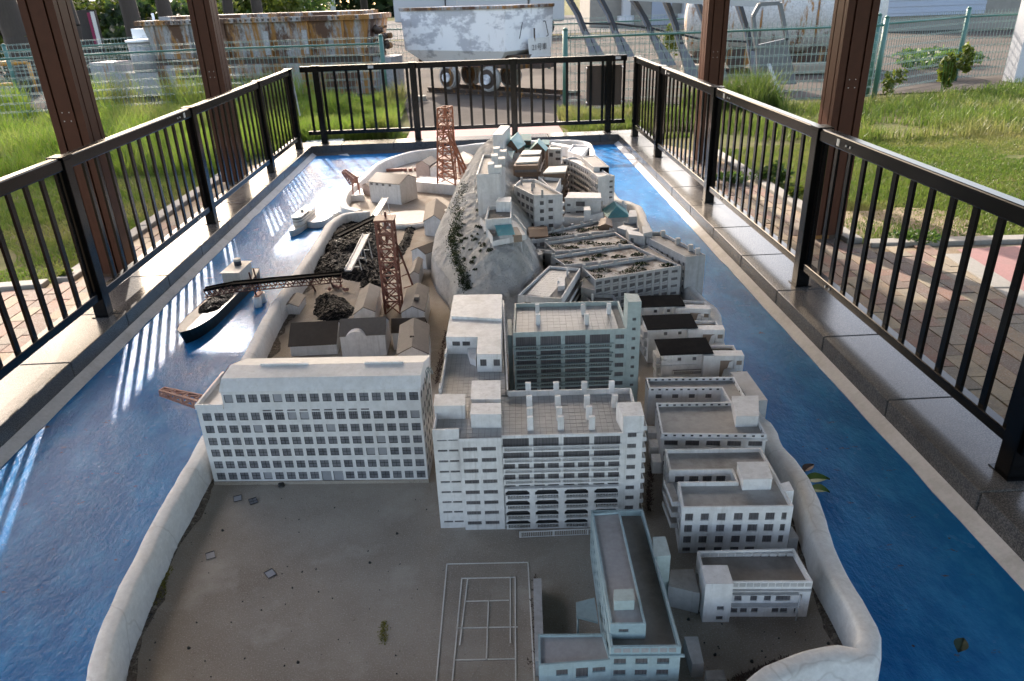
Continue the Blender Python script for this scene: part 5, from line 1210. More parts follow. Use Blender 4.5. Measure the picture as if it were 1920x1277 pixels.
rb = thing('shore_block', 'grey roofed white block standing behind the curved block', MBLD, (.85, 5.6, 0)); z = .40; v = quadat(z, (qI, 1195, 442), (qI, 1335, 436), (qI, 1212, 335), (qI, 1085, 348)); Fl = Frame(v[3], v[0])
block(rb, v, 0, z, 'white', 'roofgrey', {3: rows(lin(.06, Fl.L*.55, 3), [.37, .33], .02, .02)}, par=(.006, .004))
k = MB(); f = Frame(v[0], v[1]); k.fbox(f, f.L*.4, f.L*.99, -.001, -.0002, z-.05, z-.006); k.build('dark_panel', M['dark'], rb)
et = thing('shore_tower', 'white end tower with a column of small windows beside the right shore', MBLD, (.85, 4.9, 0)); z = .37; v = quadat(z, (qI, 1238, 525), (qI, 1330, 512), (qI, 1325, 500), (qI, 1245, 505)); f = Frame(v[0], v[1]); q4 = [f(0, 0, 0), f(f.L, 0, 0), f(f.L, .10, 0), f(0, .1, 0)]; block(et, q4, 0, z, 'white', 'white', par=None)
q5 = [f(f.L+.0005, .012, 0), f(f.L+.055, .01, 0), f(f.L+.055, .13, 0), f(f.L+.0005, .13, 0)]; block(et, q5, 0, z-.012, 'white', 'roofgrey', {0: rows((.028,), [.32-.037*j for j in range(6)], .026, .014)}, par=None, name='stair_wing')
r, v = simple('flat_house', 'flat white house of two storeys before the curved block', ((945, 712), (1262, 712), (1260, 668), (975, 662)), .32, .05, 'white', 'white', None)
Ff = Frame(v[0], v[1]); L = Ff.L; k = MB(); hh = [(L*.05, L*.15, .265, .28), (L*.3, L*.55, .265, .295), (L*.05, L*.15, .21, .225), (L*.3, L*.62, .205, .235)]; windows(r, Frame(Ff(0, -.002, 0), Ff(L, -.002, 0)), hh, .0008, 'plain'); k.fbox(Ff, L*.25, L*.6, -.012, -.0003, .238, .258); k.fbox(Ff, -.004, L+.004, -.014, -.0003, .313, .322); k.fbox(Ff, L*.6, L, -.01, -.0003, .05, .30); k.build('balcony', M['white'], r)
r, v = simple('low_house', 'low white shed roofed house in front of the flat white house', ((925, 885), (1110, 890), (1285, 840), (950, 850)), .24, .05, 'white', 'white', None)
r, v = simple('stair_house', 'white stair head rising from the low house by the temple', ((1110, 825), (1172, 822), (1165, 790), (1112, 793)), .29, .05, 'white', 'white', None)
# temple
te = thing('temple', 'temple with a turquoise hipped roof and white curled gable on the right shore', 'model temple', (.8, 4.6, 0)); z = .16
v = quadat(z, (qI, 1325, 890), (qI, 1515, 882), (qI, 1560, 800), (qI, 1318, 800)); f = Frame(v[0], v[1]); D = .2; L = f.L
k = MB(); k.fbox(f, .008, L-.008, .008, D, 0, z-.002); k.build('wall', M['white'], te)
k = MB(); ap_ = f(L*.5, .085, z+.055); c4 = [f(-.01, -.01, z), f(L+.01, -.01, z), f(L+.01, D, z), f(-.01, D, z)]; rd_ = f(L*.5, D, z+.055)
k.q(c4[0], c4[1], ap_); k.q(c4[1], c4[2], rd_, ap_); k.q(c4[3], c4[0], ap_, rd_); k.q(c4[2], c4[3], rd_); k.build('roof', M['teal'], te)
k = MB(); fb = Frame(f(-.02, D+.005, 0), f(L+.02, D+.005, 0)); pp = []
for i in range(21):
    t = i/20; zz = z+.03+.03*max(0, math.sin(math.pi*(t-.25)/.5) if .25 < t < .75 else 0)-.004*math.cos(t*12); pp.append((fb.L*t, zz))
for a, c in zip(pp[:-1], pp[1:]): k.hexa([fb(a[0], 0, 0), fb(c[0], 0, 0), fb(c[0], .01, 0), fb(a[0], .01, 0), fb(a[0], 0, a[1]), fb(c[0], 0, c[1]), fb(c[0], .01, c[1]), fb(a[0], .01, a[1])])
for t in (.02, .8): k.cyl(fb(fb.L*t+.01, .005, z), fb(fb.L*t+.01, .005, z+.055), .008, 8)
k.build('curled_gable', M['white'], te)
r, v = simple('forecourt', 'white walled forecourt in front of the temple', ((1335, 940), (1470, 925), (1500, 890), (1330, 893)), .13, 0, 'white', 'white', (.012, .004))
r, v = simple('shore_house', 'narrow white house with a stepped head between temple and slab', ((1470, 1010), (1600, 985), (1580, 925), (1455, 930)), .2, 0, 'grey', 'roofgrey', (.012, .005))
v = quadat(.22, (qI, 1505, 905), (qI, 1582, 900), (qI, 1572, 842), (qI, 1515, 845)); k = MB(); k.prism([V2(x) for x in v], .05, .235); k.build('stair_head', M['grey'], r)
r, v = simple('pool_house', 'pale open swimming pool basin at the back of the island', ((965, 300), (1090, 340), (1160, 250), (1010, 240)), .12, 0, 'white', 'white', (.02, .008))
k = MB(); a = [qI(820, 235, .1), qI(990, 268, .1), qI(1000, 250, .1), qI(830, 222, .1)]; k.prism([V2(x) for x in a], 0, .1); tag(k.build('low_range', M['white'], None, loc=V2(a[0]).to_3d()), 'low white range along the far sea wall', MBLD)
# ------------------------------------------------------------------ mine yard on the left: gabled sheds
GG = 'beige roofed mine sheds'
def gp(label, eL, eR, ap_, rb, ze, zr, roofs=('gable', 'gable'), z0=0, mat='white', nm='mine_shed', ov=.008, q=qJ):
    a, c, f, r = q(*eL, ze), q(*eR, ze), q(*ap_, zr), q(*rb, zr); d = V2(r)-V2(f); m_ = (V2(a)+V2(c))/2
    u = (V2(c)-V2(a)); D = d.length; n_ = Vector((-u.y, u.x)).normalized()
    if d.normalized().dot(n_) < .8: d = n_*D
    e = u.normalized()*ov; A, C = V2(a)+e, V2(c)-e
    return gable(nm, label, [A, C, C+d, A+d], z0, ze+.0, zr, 1, mat, roofs, ov=ov)
def gl(label, bl, br, ze, zr, D, roofs, nm='mine_shed', mat='white', q=qJ, ov=.008, z0=0):
    a, c = V2(q(*bl, z0)), V2(q(*br, z0)); u = (c-a).normalized(); n_ = Vector((-u.y, u.x))*D
    return gable(nm, label, [a, c, c+n_, a+n_], z0, ze, zr, 0, mat, roofs, ov=ov)
gp('smallest white shed with a pale gabled roof beside the left sea wall', (268, 782), (400, 776), (340, 745), (395, 668), .046, .064, ov=.005)
gl('long low shed with a plain dark brown roof', (345, 1150), (690, 1132), .062, .125, .20, ('umber', 'umber'), ov=.012)
s = gl('white shed whose front wall rises in a curved gable into the roof', (728, 1158), (1060, 1142), .105, .155, .17, ('gable', 'gable'), ov=.0005)
F = Frame(qJ(728, 1158, 0), qJ(1060, 1142, 0)); k = MB(); L = F.L; n_ = 12
for i in range(n_):
    t0, t1 = i/n_, (i+1)/n_; x0, x1 = L*(.13+.46*t0), L*(.13+.46*t1); z0, z1 = .1052+.026*math.sin(math.pi*t0)**.7, .1052+.026*math.sin(math.pi*t1)**.7
    k.hexa([F(x0, -.0065, .09), F(x1, -.0065, .09), F(x1, .03, .09), F(x0, .03, .09), F(x0, -.0065, z0), F(x1, -.0065, z1), F(x1, .03, z1), F(x0, .03, z0)])
k.build('curved_gable', M['white'], s)
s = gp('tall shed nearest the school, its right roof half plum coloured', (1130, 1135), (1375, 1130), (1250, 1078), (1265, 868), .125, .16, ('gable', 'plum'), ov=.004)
k = MB(); c = [qJ(1232, 920, .165), qJ(1255, 925, .165), qJ(1262, 1000, .165), qJ(1230, 1000, .165)]; k.prism([V2(v) for v in c[::-1]], .14, .168); k.build('roof_vent', M['plum'], s)
gl('broad shed with a dark brown lean to roof behind the plum roofed shed', (1112, 1100), (1350, 1090), .09, .135, .1, ('umber', 'umber'), ov=.004)
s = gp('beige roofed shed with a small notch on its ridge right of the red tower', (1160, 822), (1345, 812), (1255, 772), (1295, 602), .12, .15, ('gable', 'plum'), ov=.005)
k = MB(); c = qJ(1282, 705, .155); k.box(c.x-.012, c.x+.012, c.y-.02, c.y+.02, .13, .16); k.build('roof_vent', M['gable'], s)
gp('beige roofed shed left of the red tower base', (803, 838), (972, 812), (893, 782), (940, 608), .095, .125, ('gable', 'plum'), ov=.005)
gp('narrow small shed in the row beside the retaining wall', (1225, 540), (1300, 530), (1268, 512), (1300, 408), .09, .108, ('gable', 'gable'), ov=.004)
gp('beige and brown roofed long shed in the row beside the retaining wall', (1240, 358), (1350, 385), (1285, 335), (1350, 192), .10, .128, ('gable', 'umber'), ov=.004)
gp('white gable ended shed topping the row beside the retaining wall', (1330, 138), (1500, 158), (1428, 60), (1440, -60), .10, .15, ('gable', 'gable'), ov=.006)
# barrel roofed hall and round pool
va = thing('barrel_hall', 'white barrel roofed hall at the top of the shed row', MBLD, qJ(1500, 90, 0)); a, c = qJ(1440, 95, .06), qJ(1540, 120, .06); F = Frame(a, c); D = .32; k = MB(); n_ = 10
pr = [(F.L*(.5-.5*math.cos(math.pi*i/n_)), .06+.05*math.sin(math.pi*i/n_)) for i in range(n_+1)]
for (x0, z0), (x1, z1) in zip(pr[:-1], pr[1:]): k.q(F(x0, 0, z0), F(x1, 0, z1), F(x1, D, z1), F(x0, D, z0), smooth=True)
k.q(*[F(x, 0, z) for x, z in pr], F(F.L, 0, 0), F(0, 0, 0)); k.q(F(0, 0, 0), F(0, 0, .06), F(0, D, .06), F(0, D, 0)); k.q(F(F.L, 0, 0), F(F.L, 0, .06), F(F.L, D, .06), F(F.L, D, 0)); k.build('hall', M['white'], va)
tk = thing('settling_tank', 'round shallow tank with a glassy pale lid above the coal', 'tank', qJ(1220, 120, .0)); c = qJ(1220, 112, .03); k = MB(); k.cyl((c.x, c.y, 0), (c.x, c.y, .03), .20, 36); k.build('rim', M['white'], tk); k = MB(); k.cyl((c.x, c.y, .0302), (c.x, c.y, .034), .185, 36); k.build('lid', M['grey'], tk)

# far yard: gabled stores, platform and pink house
s = gl('wide white store with small windows under a brown roof by the harbour', (862, 792), (1090, 815), .17, .215, .24, ('gable', 'gable'), q=qK, ov=.012)
F = Frame(qK(862, 792, 0), qK(1090, 815, 0)); hh = [(F.L*t-.012, F.L*t+.012, .143, .16) for t in (.08, .26, .46, .68)]; windows(s, Frame(F(0, -.0015, 0), F(F.L, -.0015, 0)), hh, .001, 'plain')
gp('tall white gable ended store joined to the wide store', (1085, 625), (1168, 605), (1130, 585), (1100, 560), .17, .195, ('gable', 'gable'), q=qK, ov=.006)
gp('pink walled store with a brown roof beside the tall red headframe', (1188, 512), (1300, 520), (1252, 488), (1318, 452), .15, .185, ('gable', 'gable'), mat='pink', q=qK)
gp('white store with a brown roof just left of the headframe legs', (1295, 540), (1385, 545), (1345, 515), (1400, 470), .13, .155, ('gable', 'gable'), q=qK)
gp('pink gable ended store behind the headframe against the rock', (1575, 515), (1690, 490), (1640, 475), (1560, 420), .17, .205, ('gable', 'gable'), mat='pink', q=qK)
gp('pink hut against the quay wall beside the wide store', (795, 668), (850, 680), (815, 650), (838, 625), .08, .10, ('gable', 'gable'), mat='pink', q=qK, ov=.004)
pf = thing('headframe_platform', 'low white flat roofed platform under the tall headframe', MBLD, qK(1350, 730, 0)); pp = quadat(.085, (qK, 1170, 640), (qK, 1500, 668), (qK, 1565, 620), (qK, 1230, 598)); block(pf, pp, 0, .085, 'white', 'white', par=(.006, .006))
k = MB()
for x in (1115, 1155):
    c = qK(x, 548, .02); k.cyl((c.x, c.y, .0), (c.x, c.y, .03), .018, 8); k.cyl((c.x+.05, c.y+.02, .0), (c.x+.05, c.y+.02, .03), .018, 8)
c = qK(1060, 548, .02); k.box(c.x-.12, c.x+.06, c.y, c.y+.03, 0, .025)
tag(k.build('mine_trucks', M['redpale'], None, loc=c), 'small reddish mine trucks on the track behind the wide store', 'mine trucks')

# ------------------------------------------------------------------ red steel headframes
def lattice(root, base, top, z0, z1, nb, th, mat, name_leg='leg', name_br='bracing'):
    for i in range(4):
        k = MB(); k.beam((base[i].x, base[i].y, z0), (top[i].x, top[i].y, z1), th*1.5); k.build(name_leg, mat, root)
    k = MB(); at = lambda i, t: Vector((base[i].x, base[i].y, z0)).lerp(Vector((top[i].x, top[i].y, z1)), t)
    for j in range(nb):
        t0, t1 = j/nb, (j+1)/nb
        for i in range(4):
            n_ = (i+1) % 4; k.beam(at(i, t1), at(n_, t1), th*1.1); k.beam(at(i, t0), at(n_, t1), th*.75); k.beam(at(n_, t0), at(i, t1), th*.75)
    k.build(name_br, mat, root)
h1 = thing('headframe', 'rust red lattice headframe with a flat cap standing in the coal yard', 'headframe', (-.52, 3.62, 0))
c1 = [Vector((-.566, 3.605)), Vector((-.486, 3.600)), Vector((-.482, 3.68)), Vector((-.562, 3.685))]
lattice(h1, c1, [v+Vector((0, 0)) for v in c1], 0, .50, 7, .0075, M['red'])
k = MB(); k.box(-.575, -.473, 3.595, 3.70, .498, .508); k.build('cap', M['red'], h1); k = MB(); k.cyl((-.52, 3.66, .508), (-.52, 3.66, .535), .006, 8); k.cyl((-.525, 3.65, .36), (-.525, 3.65, .497), .006, 8); k.build('mast', M['red'], h1); k = MB(); k.box(-.55, -.50, 3.62, 3.67, .42, .44); k.build('winch_box', M['redpale'], h1)
for x0, x1 in ((-.49, -.40), (-.49, -.415)):
    k = MB(); y = 3.66+(.06 if x0 == -.415 else 0); k.beam((-.487, y, .40), (-.385, y+.02, 0), .010); k.build('raker', M['red'], h1)
k = MB()
for i in range(6): t = i/6; k.beam((-.487+.102*t, 3.66, .40-.4*t), (-.487+.03*t, 3.68, .40-.4*t-.02), .005)
k.build('raker_tie', M['red'], h1)
h2 = thing('headframe', 'tall tapering red lattice headframe with raking back legs on the white platform', 'headframe', (-.33, 6.15, .08))
b4 = [qK(1358, 652, .085), qK(1492, 668, .085), qK(1498, 628, .085), qK(1392, 615, .085)]; Yt = 6.12
t4 = [PY(480+1357/3.99, 180+92/3.99, Yt), PY(480+1418/3.99, 180+95/3.99, Yt+.0)]; zt = t4[0].z; tw_ = t4[1].x-t4[0].x
tt = [Vector((t4[0].x, Yt, 0)), Vector((t4[1].x, Yt-.01, 0)), Vector((t4[1].x+.05, Yt+.1, 0)), Vector((t4[0].x+.05, Yt+.11, 0))]
lattice(h2, b4, tt, .085, zt, 9, .0085, M['rustred'])
k = MB()
for zz in (.14, .28, .42): 
    t = 1-(zz/(zt-.085)); q4 = [Vector((b4[i].x, b4[i].y, 0)).lerp(tt[i], t) for i in range(4)]; k.prism([V2(v) for v in q4], zt-zz, zt-zz+.006)
k.build('platform', M['redpale'], h2)
for i, (bx, by) in enumerate(((1590, 645), (1612, 640), (1530, 585))):
    e = qK(bx, by, .085) if i < 2 else qK(bx, by, .05); s_ = Vector((tt[1].x+.02*i, Yt+.05*i, zt*.72)); k = MB(); k.beam(s_, e, .014); k.build('raker', M['rustred'], h2)
k = MB(); e0, e1 = qK(1590, 645, .085), qK(1612, 640, .085)
for j in range(9):
    t0, t1 = j/9, (j+1)/9; A0, A1 = Vector((tt[1].x, Yt, zt*.72)), Vector((tt[1].x+.02, Yt+.05, zt*.72)); k.beam(A0.lerp(e0, t0), A1.lerp(e1, t1), .006); q0 = Vector((tt[1].x, Yt, zt*.72)).lerp(e0, t1); k.beam(q0, Vector((b4[1].x, b4[1].y, q0.z)).lerp(Vector((tt[1].x, Yt, q0.z)), (q0.z-.085)/(zt-.085)), .005)
k.build('raker_tie', M['rustred'], h2)

# ------------------------------------------------------------------ coal, conveyors
def heap(label, pts, hmax, seed, base=0, fl=1.2):
    pts = [V2(p) for p in pts]; xs = [p.x for p in pts]; ys = [p.y for p in pts]; x0, x1, y0, y1 = min(xs), max(xs), min(ys), max(ys); st = .006
    nx, ny = int((x1-x0)/st)+1, int((y1-y0)/st)+1; k = MB(); idx = {}
    def dist(x, y):
        d = 9
        for i in range(len(pts)):
            a, c = pts[i], pts[(i+1) % len(pts)]; ab = c-a; t = max(0, min(1, (Vector((x, y))-a).dot(ab)/ab.length_squared)); d = min(d, (a+ab*t-Vector((x, y))).length)
        return d if inpoly(x, y, [(p.x, p.y) for p in pts]) else -d
    for i in range(nx+1):
        for j in range(ny+1):
            x, y = x0+i*st, y0+j*st; d = dist(x, y)
            if d < -.01: continue
            p_ = Vector((x, y, seed)); z = hmax*(1-math.exp(-max(d, 0)*fl/hmax))*(.62+.55*noise.noise(p_*5)+.25*noise.noise(p_*11))+(.009*noise.noise(p_*38)+.006*noise.noise(p_*80)+.006*noise.noise(p_*150))*(d > 0)
            idx[i, j] = len(k.v); k.v.append((x, y, base+z-.004))
    for (i, j), a in idx.items():
        q = [(i+1, j), (i+1, j+1), (i, j+1)]
        if all(t in idx for t in q): k.f.append((a, *[idx[t] for t in q])); k.mi.append(0); k.sm.append(False)
    o = k.build('coal_heap', M['coal'], None, loc=(sum(xs)/len(xs), sum(ys)/len(ys), base)); return tag(o, label, 'coal heap')
heap('big spreading black coal heap filling the yard behind the left sea wall', [qJ(x, y, 0) for x, y in ((430, 560), (560, 300), (720, 120), (900, 160), (1010, 150), (1040, 420), (1020, 560), (850, 600), (640, 555))], .105, 1)
heap('round black coal mound between the smallest shed and the sheds by the red tower', [qJ(x, y, 0) for x, y in ((500, 830), (520, 720), (620, 680), (760, 720), (830, 800), (780, 870), (640, 895), (540, 880))], .075, 2)
heap('glinting coal heap between the red tower and the shed row', [qJ(x, y, 0) for x, y in ((1040, 640), (850, 640), (860, 540), (1040, 480), (1180, 260), (1190, 160), (1280, 190), (1230, 330), (1150, 450))], .06, 3)
def conveyor(label, a, c, wd, top, frame_mat, trestles=(), z0=0, truss=0, nm='conveyor'):
    r = thing(nm, label, 'conveyor', a); k = MB(); k.beam(a, c, wd, .008); k.build('belt', M[top], r)
    d = (c-a); s = d.cross(Vector((0, 0, 1))).normalized()*wd/2
    for sg in (1, -1):
        k = MB(); k.beam(a+s*sg+Vector((0, 0, .006)), c+s*sg+Vector((0, 0, .006)), .004, .008); k.build('side_rail', M['belt' if truss > 4 and top == 'belt' else frame_mat], r)
    if truss:
        k = MB(); n_ = truss; h = Vector((0, 0, -.036)); 
        for sg in (1, -1):
            k.beam(a+s*sg+h, c+s*sg+h, .005)
            for i in range(n_): p0, p1 = a+s*sg+d*(i/n_), a+s*sg+d*((i+1)/n_); k.beam(p0, p0.lerp(p1, .5)+h, .0045); k.beam(p0.lerp(p1, .5)+h, p1, .0045)
        for i in range(n_+1): p0 = a+d*(i/n_); k.beam(p0+s+h, p0-s+h, .004)
        k.build('truss', M[frame_mat], r)
    for t in trestles:
        p0 = a+d*t; k = MB()
        for sg in (1, -1): k.beam(p0+s*sg, Vector((p0.x, p0.y, z0))+s*sg*1.8, .005)
        k.beam((p0+s).lerp(Vector((p0.x, p0.y, z0))+s, .5), (p0-s).lerp(Vector((p0.x, p0.y, z0))-s, .5), .004); k.build('trestle', M[frame_mat], r)
    return r
conveyor('white belt conveyor sloping over the big coal heap', qJ(770, 508, .10), qJ(905, 240, .16), .04, 'white', 'white', (.35, .62, .9))
conveyor('white belt conveyor with a dark top end rising to the wide store', qJ(965, 108, .16), qK(968, 768, .17), .042, 'white', 'white', (.5, .9))
conveyor('dark lattice conveyor crossing above the coal at an angle', qJ(690, 252, .13), qJ(985, 105, .17), .05, 'belt', 'galvdark', (.75, .95), 0, 9)
lb = conveyor('long black belt bridge on a red truss carrying coal out to the moored freighter', qL(640, 440, .16), qL(1612, 350, .17), .05, 'belt', 'shadedred', (), 0, 12, 'loading_bridge')
lb2 = conveyor('short red truss boom of the coal loader ending above the freighter hold', qL(395, 490, .13), qL(640, 440, .15), .04, 'belt', 'shadedred', (), 0, 5, 'loading_boom')
r = thing('bridge_pier', 'pair of white round piers standing in the water under the belt bridge', 'pier', qL(875, 630, ZW)); 
for x, y in ((873, 638), (908, 598)):
    c = qL(x, y, ZW); k = MB(); k.cyl((c.x, c.y, ZW), (c.x, c.y, -.05), .024, 14); k.build('column', M['white'], r)
k = MB(); a, c = qL(873, 638, ZW), qL(908, 598, ZW); k.beam((a.x, a.y, -.044), (c.x, c.y, -.044), .03, .010); k.build('cap_beam', M['redpale'], r)
for p0 in (a, c): k = MB(); k.beam((p0.x, p0.y, -.038), (p0.x-.02, p0.y+.01, .10), .008); k.build('strut', M['shadedred'], r)
k = MB()
for (x0, y0), (x1, y1) in (((1130, 440), (1180, 500)), ((1330, 410), (1380, 500)), ((1500, 390), (1540, 470)), ((1600, 380), (1600, 450))): k.beam(qL(x0, y0, .12), Vector((qL(x1, y1, 0).x, qL(x1, y1, 0).y, 0)), .008)
k.build('trestle', M['shadedred'], lb)
k = MB(); rr = random.Random(2)
for i in range(7):
    c = qL(rr.uniform(1480, 1660), rr.uniform(450, 500), .008); k.cyl(c, c+Vector((rr.uniform(-.02, .02), .01, .012)), .009, 6)
stuff(tag(k.build('spilled_parts', M['redpale'], None, loc=qL(1560, 470, 0)), 'small reddish broken pieces on the ground under the belt bridge', 'debris'))

# ------------------------------------------------------------------ vessels
def hull(root, stern, bow, hw, zs, zd, mat, deckmat, n=14, name='hull', bowp=.55):
    st, bo = V2(stern), V2(bow); L = (bo-st).length; u = (bo-st).normalized(); v = Vector((-u.y, u.x)); k = MB(); R = []
    def half(t): return hw*(1-max(0, (t-bowp)/(1-bowp))**2.0)**.6*(1 if t > .14 else .72+.28*math.sin(t/.14*math.pi/2))
    ring = []
    for i in range(n+1): t = i/n; ring.append((t, half(t)))
    side = [(t, h) for t, h in ring]+[(t, -h) for t, h in ring[::-1][1:]]
    pt = lambda t, h, z: (*(st+u*(t*L)+v*h), z)
    m_ = len(side)
    for i in range(m_):
        a, c = side[i], side[(i+1) % m_]; sh_ = lambda t: zd+.014*max(0, (t-.6)/.4)**2+.006*max(0, (.15-t)/.15); k.q(pt(a[0]*.97, a[1]*.9, zs), pt(c[0]*.97, c[1]*.9, zs), pt(*c, sh_(c[0])), pt(*a, sh_(a[0])), mi=0)
    k.build(name, [M[mat]], root); k = MB()
    for i in range(n):
        a, c = ring[i], ring[i+1]; sh_ = lambda t: zd+.014*max(0, (t-.6)/.4)**2+.006*max(0, (.15-t)/.15)-.002; k.q(pt(a[0], a[1]*.98, sh_(a[0])), pt(c[0], c[1]*.98, sh_(c[0])), pt(c[0], -c[1]*.98, sh_(c[0])), pt(a[0], -a[1]*.98, sh_(a[0])))
    k.build('deck', M[deckmat], root)
    return lambda t, h, z: Vector(pt(t, h, z)), L
fz = .0
sb, st_ = qL(175, 850, -.02), qL(800, 285, -.03)
fr8 = thing('freighter', 'dark blue coal freighter loaded with coal, moored left of the island', 'ship', (sb.x*.5+st_.x*.5, sb.y*.5+st_.y*.5, ZW))
X, L = hull(fr8, st_, sb, .08, ZW, -.045, 'hullteal', 'deck', 28, bowp=.70)
def lbox(X, L, t0, t1, h0, h1, z0, z1):
    return [X(t0, h0, z0), X(t1, h0, z0), X(t1, h1, z0), X(t0, h1, z0), X(t0, h0, z1), X(t1, h0, z1), X(t1, h1, z1), X(t0, h1, z1)]
k = MB(); k.hexa(lbox(X, L, .10, .30, -.055, .055, -.044, .038)); o = k.build('deckhouse', M['deck'], fr8); bevel(o, .006, 2)
k = MB(); k.hexa(lbox(X, L, .09, .31, -.058, .058, .0382, .042)); k.build('deckhouse_roof', M['deck'], fr8)
k = MB(); c = X(.17, 0, .042); k.cyl(c, c+Vector((0, 0, .028)), .022, 16); fn = k.build('funnel', M['hullblue'], fr8); k = MB(); k.cyl(c+Vector((0, 0, .0282)), c+Vector((0, 0, .042)), .023, 16, .021); k.build('funnel_top', M['deck'], fn)
k = MB(); k.hexa(lbox(X, L, .33, .345, -.075, .075, -.044, -.02)); k.build('hatch_beam', M['galvdark'], fr8)
cg = [X(t, h, -.044) for t, h in ((.33, -.055), (.5, -.07), (.66, -.062), (.72, -.03), (.72, .03), (.66, .062), (.5, .07), (.33, .055))]
o = heap('coal cargo heaped in the hold of the freighter', cg[::-1] if False else cg, .045, 5, -.046, 1.6)
fy = thing('ferry', 'small cream passenger ferry with open side windows moored by the harbour', 'ferry', qK(330, 950, ZW))
a, c = qK(418, 872, -.06), qK(250, 1003, -.05); X, L = hull(fy, a, c, .046, ZW, -.07, 'deck', 'deck', 22, bowp=.62)
def oval(t0, t1, hw, z0, z1, n=8):
    k = MB(); pts = [X(t0, -hw, 0), X(t1, -hw, 0)]+[X(t1+.09*math.sin(math.pi*i/n), -hw*math.cos(math.pi*i/n), 0) for i in range(1, n)]+[X(t1, hw, 0), X(t0, hw, 0)]
    k.prism([V2(p_) for p_ in pts], z0, z1); return k
oval(.05, .62, .038, -.0695, -.036).build('lower_cabin', M['deck'], fy)
oval(.05, .62, .0385, -.0358, -.031).build('cabin_band', M['mullion'], fy)
oval(.52, .62, .038, -.0308, .002).build('wheelhouse', M['deck'], fy)
oval(.525, .62, .0386, -.016, -.008).build('wheelhouse_window', M['mullion'], fy)
for sg in (-1, 1):
    for i in range(6):
        k = MB(); k.hexa(lbox(X, L, .04+.08*i, .052+.08*i, sg*.037-.002, sg*.037+.002, -.0308, .0018)); k.build('window_post', M['deck'], fy)
    k = MB(); k.hexa(lbox(X, L, .04, .52, sg*.038-.0015, sg*.038+.0015, -.0308, -.018)); k.build('side_rail', M['deck'], fy)
oval(.02, .64, .042, .0022, .006).build('roof', M['roofgrey'], fy); c = X(.4, 0, .0062); k = MB(); k.cyl(c, c+Vector((0, 0, .022)), .014, 12); k.build('funnel', M['deck'], fy)
# white pontoon landing stage and its foot bridge
k = MB(); c0, c1 = qK(455, 930, -.07), qK(640, 810, -.07); d = (V2(c1)-V2(c0)); u = d.normalized(); v = Vector((-u.y, u.x)); pts = []
for i in range(17): t = math.pi*(.5+i/16); pts.append(V2(c0)+u*math.cos(t)*.085+v*math.sin(t)*.085)
pts += [V2(c1)-v*.085, V2(c1)+v*.085]; k.prism(pts, ZW, -.06); o = k.build('landing_stage', M['white'], None, loc=c0); tag(o, 'rounded white landing stage in front of the ferry bow', 'landing stage')
fb = thing('foot_bridge', 'little white railed foot bridge from the landing stage to the quay', 'foot bridge', qK(600, 875, 0)); a, c = qK(550, 892, -.045), qK(665, 862, .02); k = MB(); k.beam(a, c, .04, .006); k.build('walkway', M['white'], fb); k = MB(); s_ = (c-a).cross(Vector((0, 0, 1))).normalized()*.019
for sg in (1, -1):
    k.beam(a+s_*sg+Vector((0, 0, .025)), c+s_*sg+Vector((0, 0, .025)), .003)
    for i in range(7): p0 = a.lerp(c, i/6)+s_*sg; k.beam(p0, p0+Vector((0, 0, .025)), .003)
k.build('rail', M['white'], fb)

# ------------------------------------------------------------------ cranes
def crane(label, base, tip, w0, h0, mat, nb):
    r = thing('crane_boom', label, 'crane', base); d = tip-base; s = d.cross(Vector((0, 0, 1))).normalized(); up = s.cross(d).normalized(); C = []
    for i in range(nb+1):
        t = i/nb; f = 1-.55*t; p_ = base+d*t; C.append([p_+s*w0*f*a+up*h0*f*b_ for a, b_ in ((-1, -1), (1, -1), (1, 1), (-1, 1))])
    for j in range(4): k = MB(); k.beam(C[0][j], C[-1][j], .0075); k.build('chord', M[mat], r)
    k = MB()
    for i in range(nb):
        for j in range(4): k.beam(C[i][j], C[i+1][(j+1) % 4], .0055); k.beam(C[i+1][j], C[i+1][(j+1) % 4], .0055)
    k.build('lacing', M[mat], r); return r
crane('faded red lattice boom reaching over the water left of the school', P(440, 772, .10), P(304, 734, .14), .028, .022, 'redpale', 6)
hc_ = crane('pale red lattice jib of the small harbour crane', qK(735, 640, .19), qK(655, 562, .27), .03, .03, 'redpale', 6)
qy = thing('harbour_crane', 'faded pink harbour crane cab on legs standing on a white quay block', 'crane', qK(755, 760, -.05))
bq = quadat(.05, (qK, 700, 745), (qK, 808, 740), (qK, 790, 690), (qK, 705, 705)); k = MB(); k.prism([V2(v) for v in bq], ZW, .05); k.build('quay_block', M['white'], qy)
k = MB(); c = [V2(v) for v in bq]; i_ = inset(c, .03)
for v in i_: k = MB(); k.beam((v.x, v.y, .05), (v.x, v.y, .14), .01); k.build('leg', M['redpale'], qy)
k = MB(); k.prism(i_, .14, .19); k.build('cab', M['redpale'], qy); k = MB(); k.prism(inset(c, .022), .1902, .198); k.build('cab_roof', M['redpale'], qy)
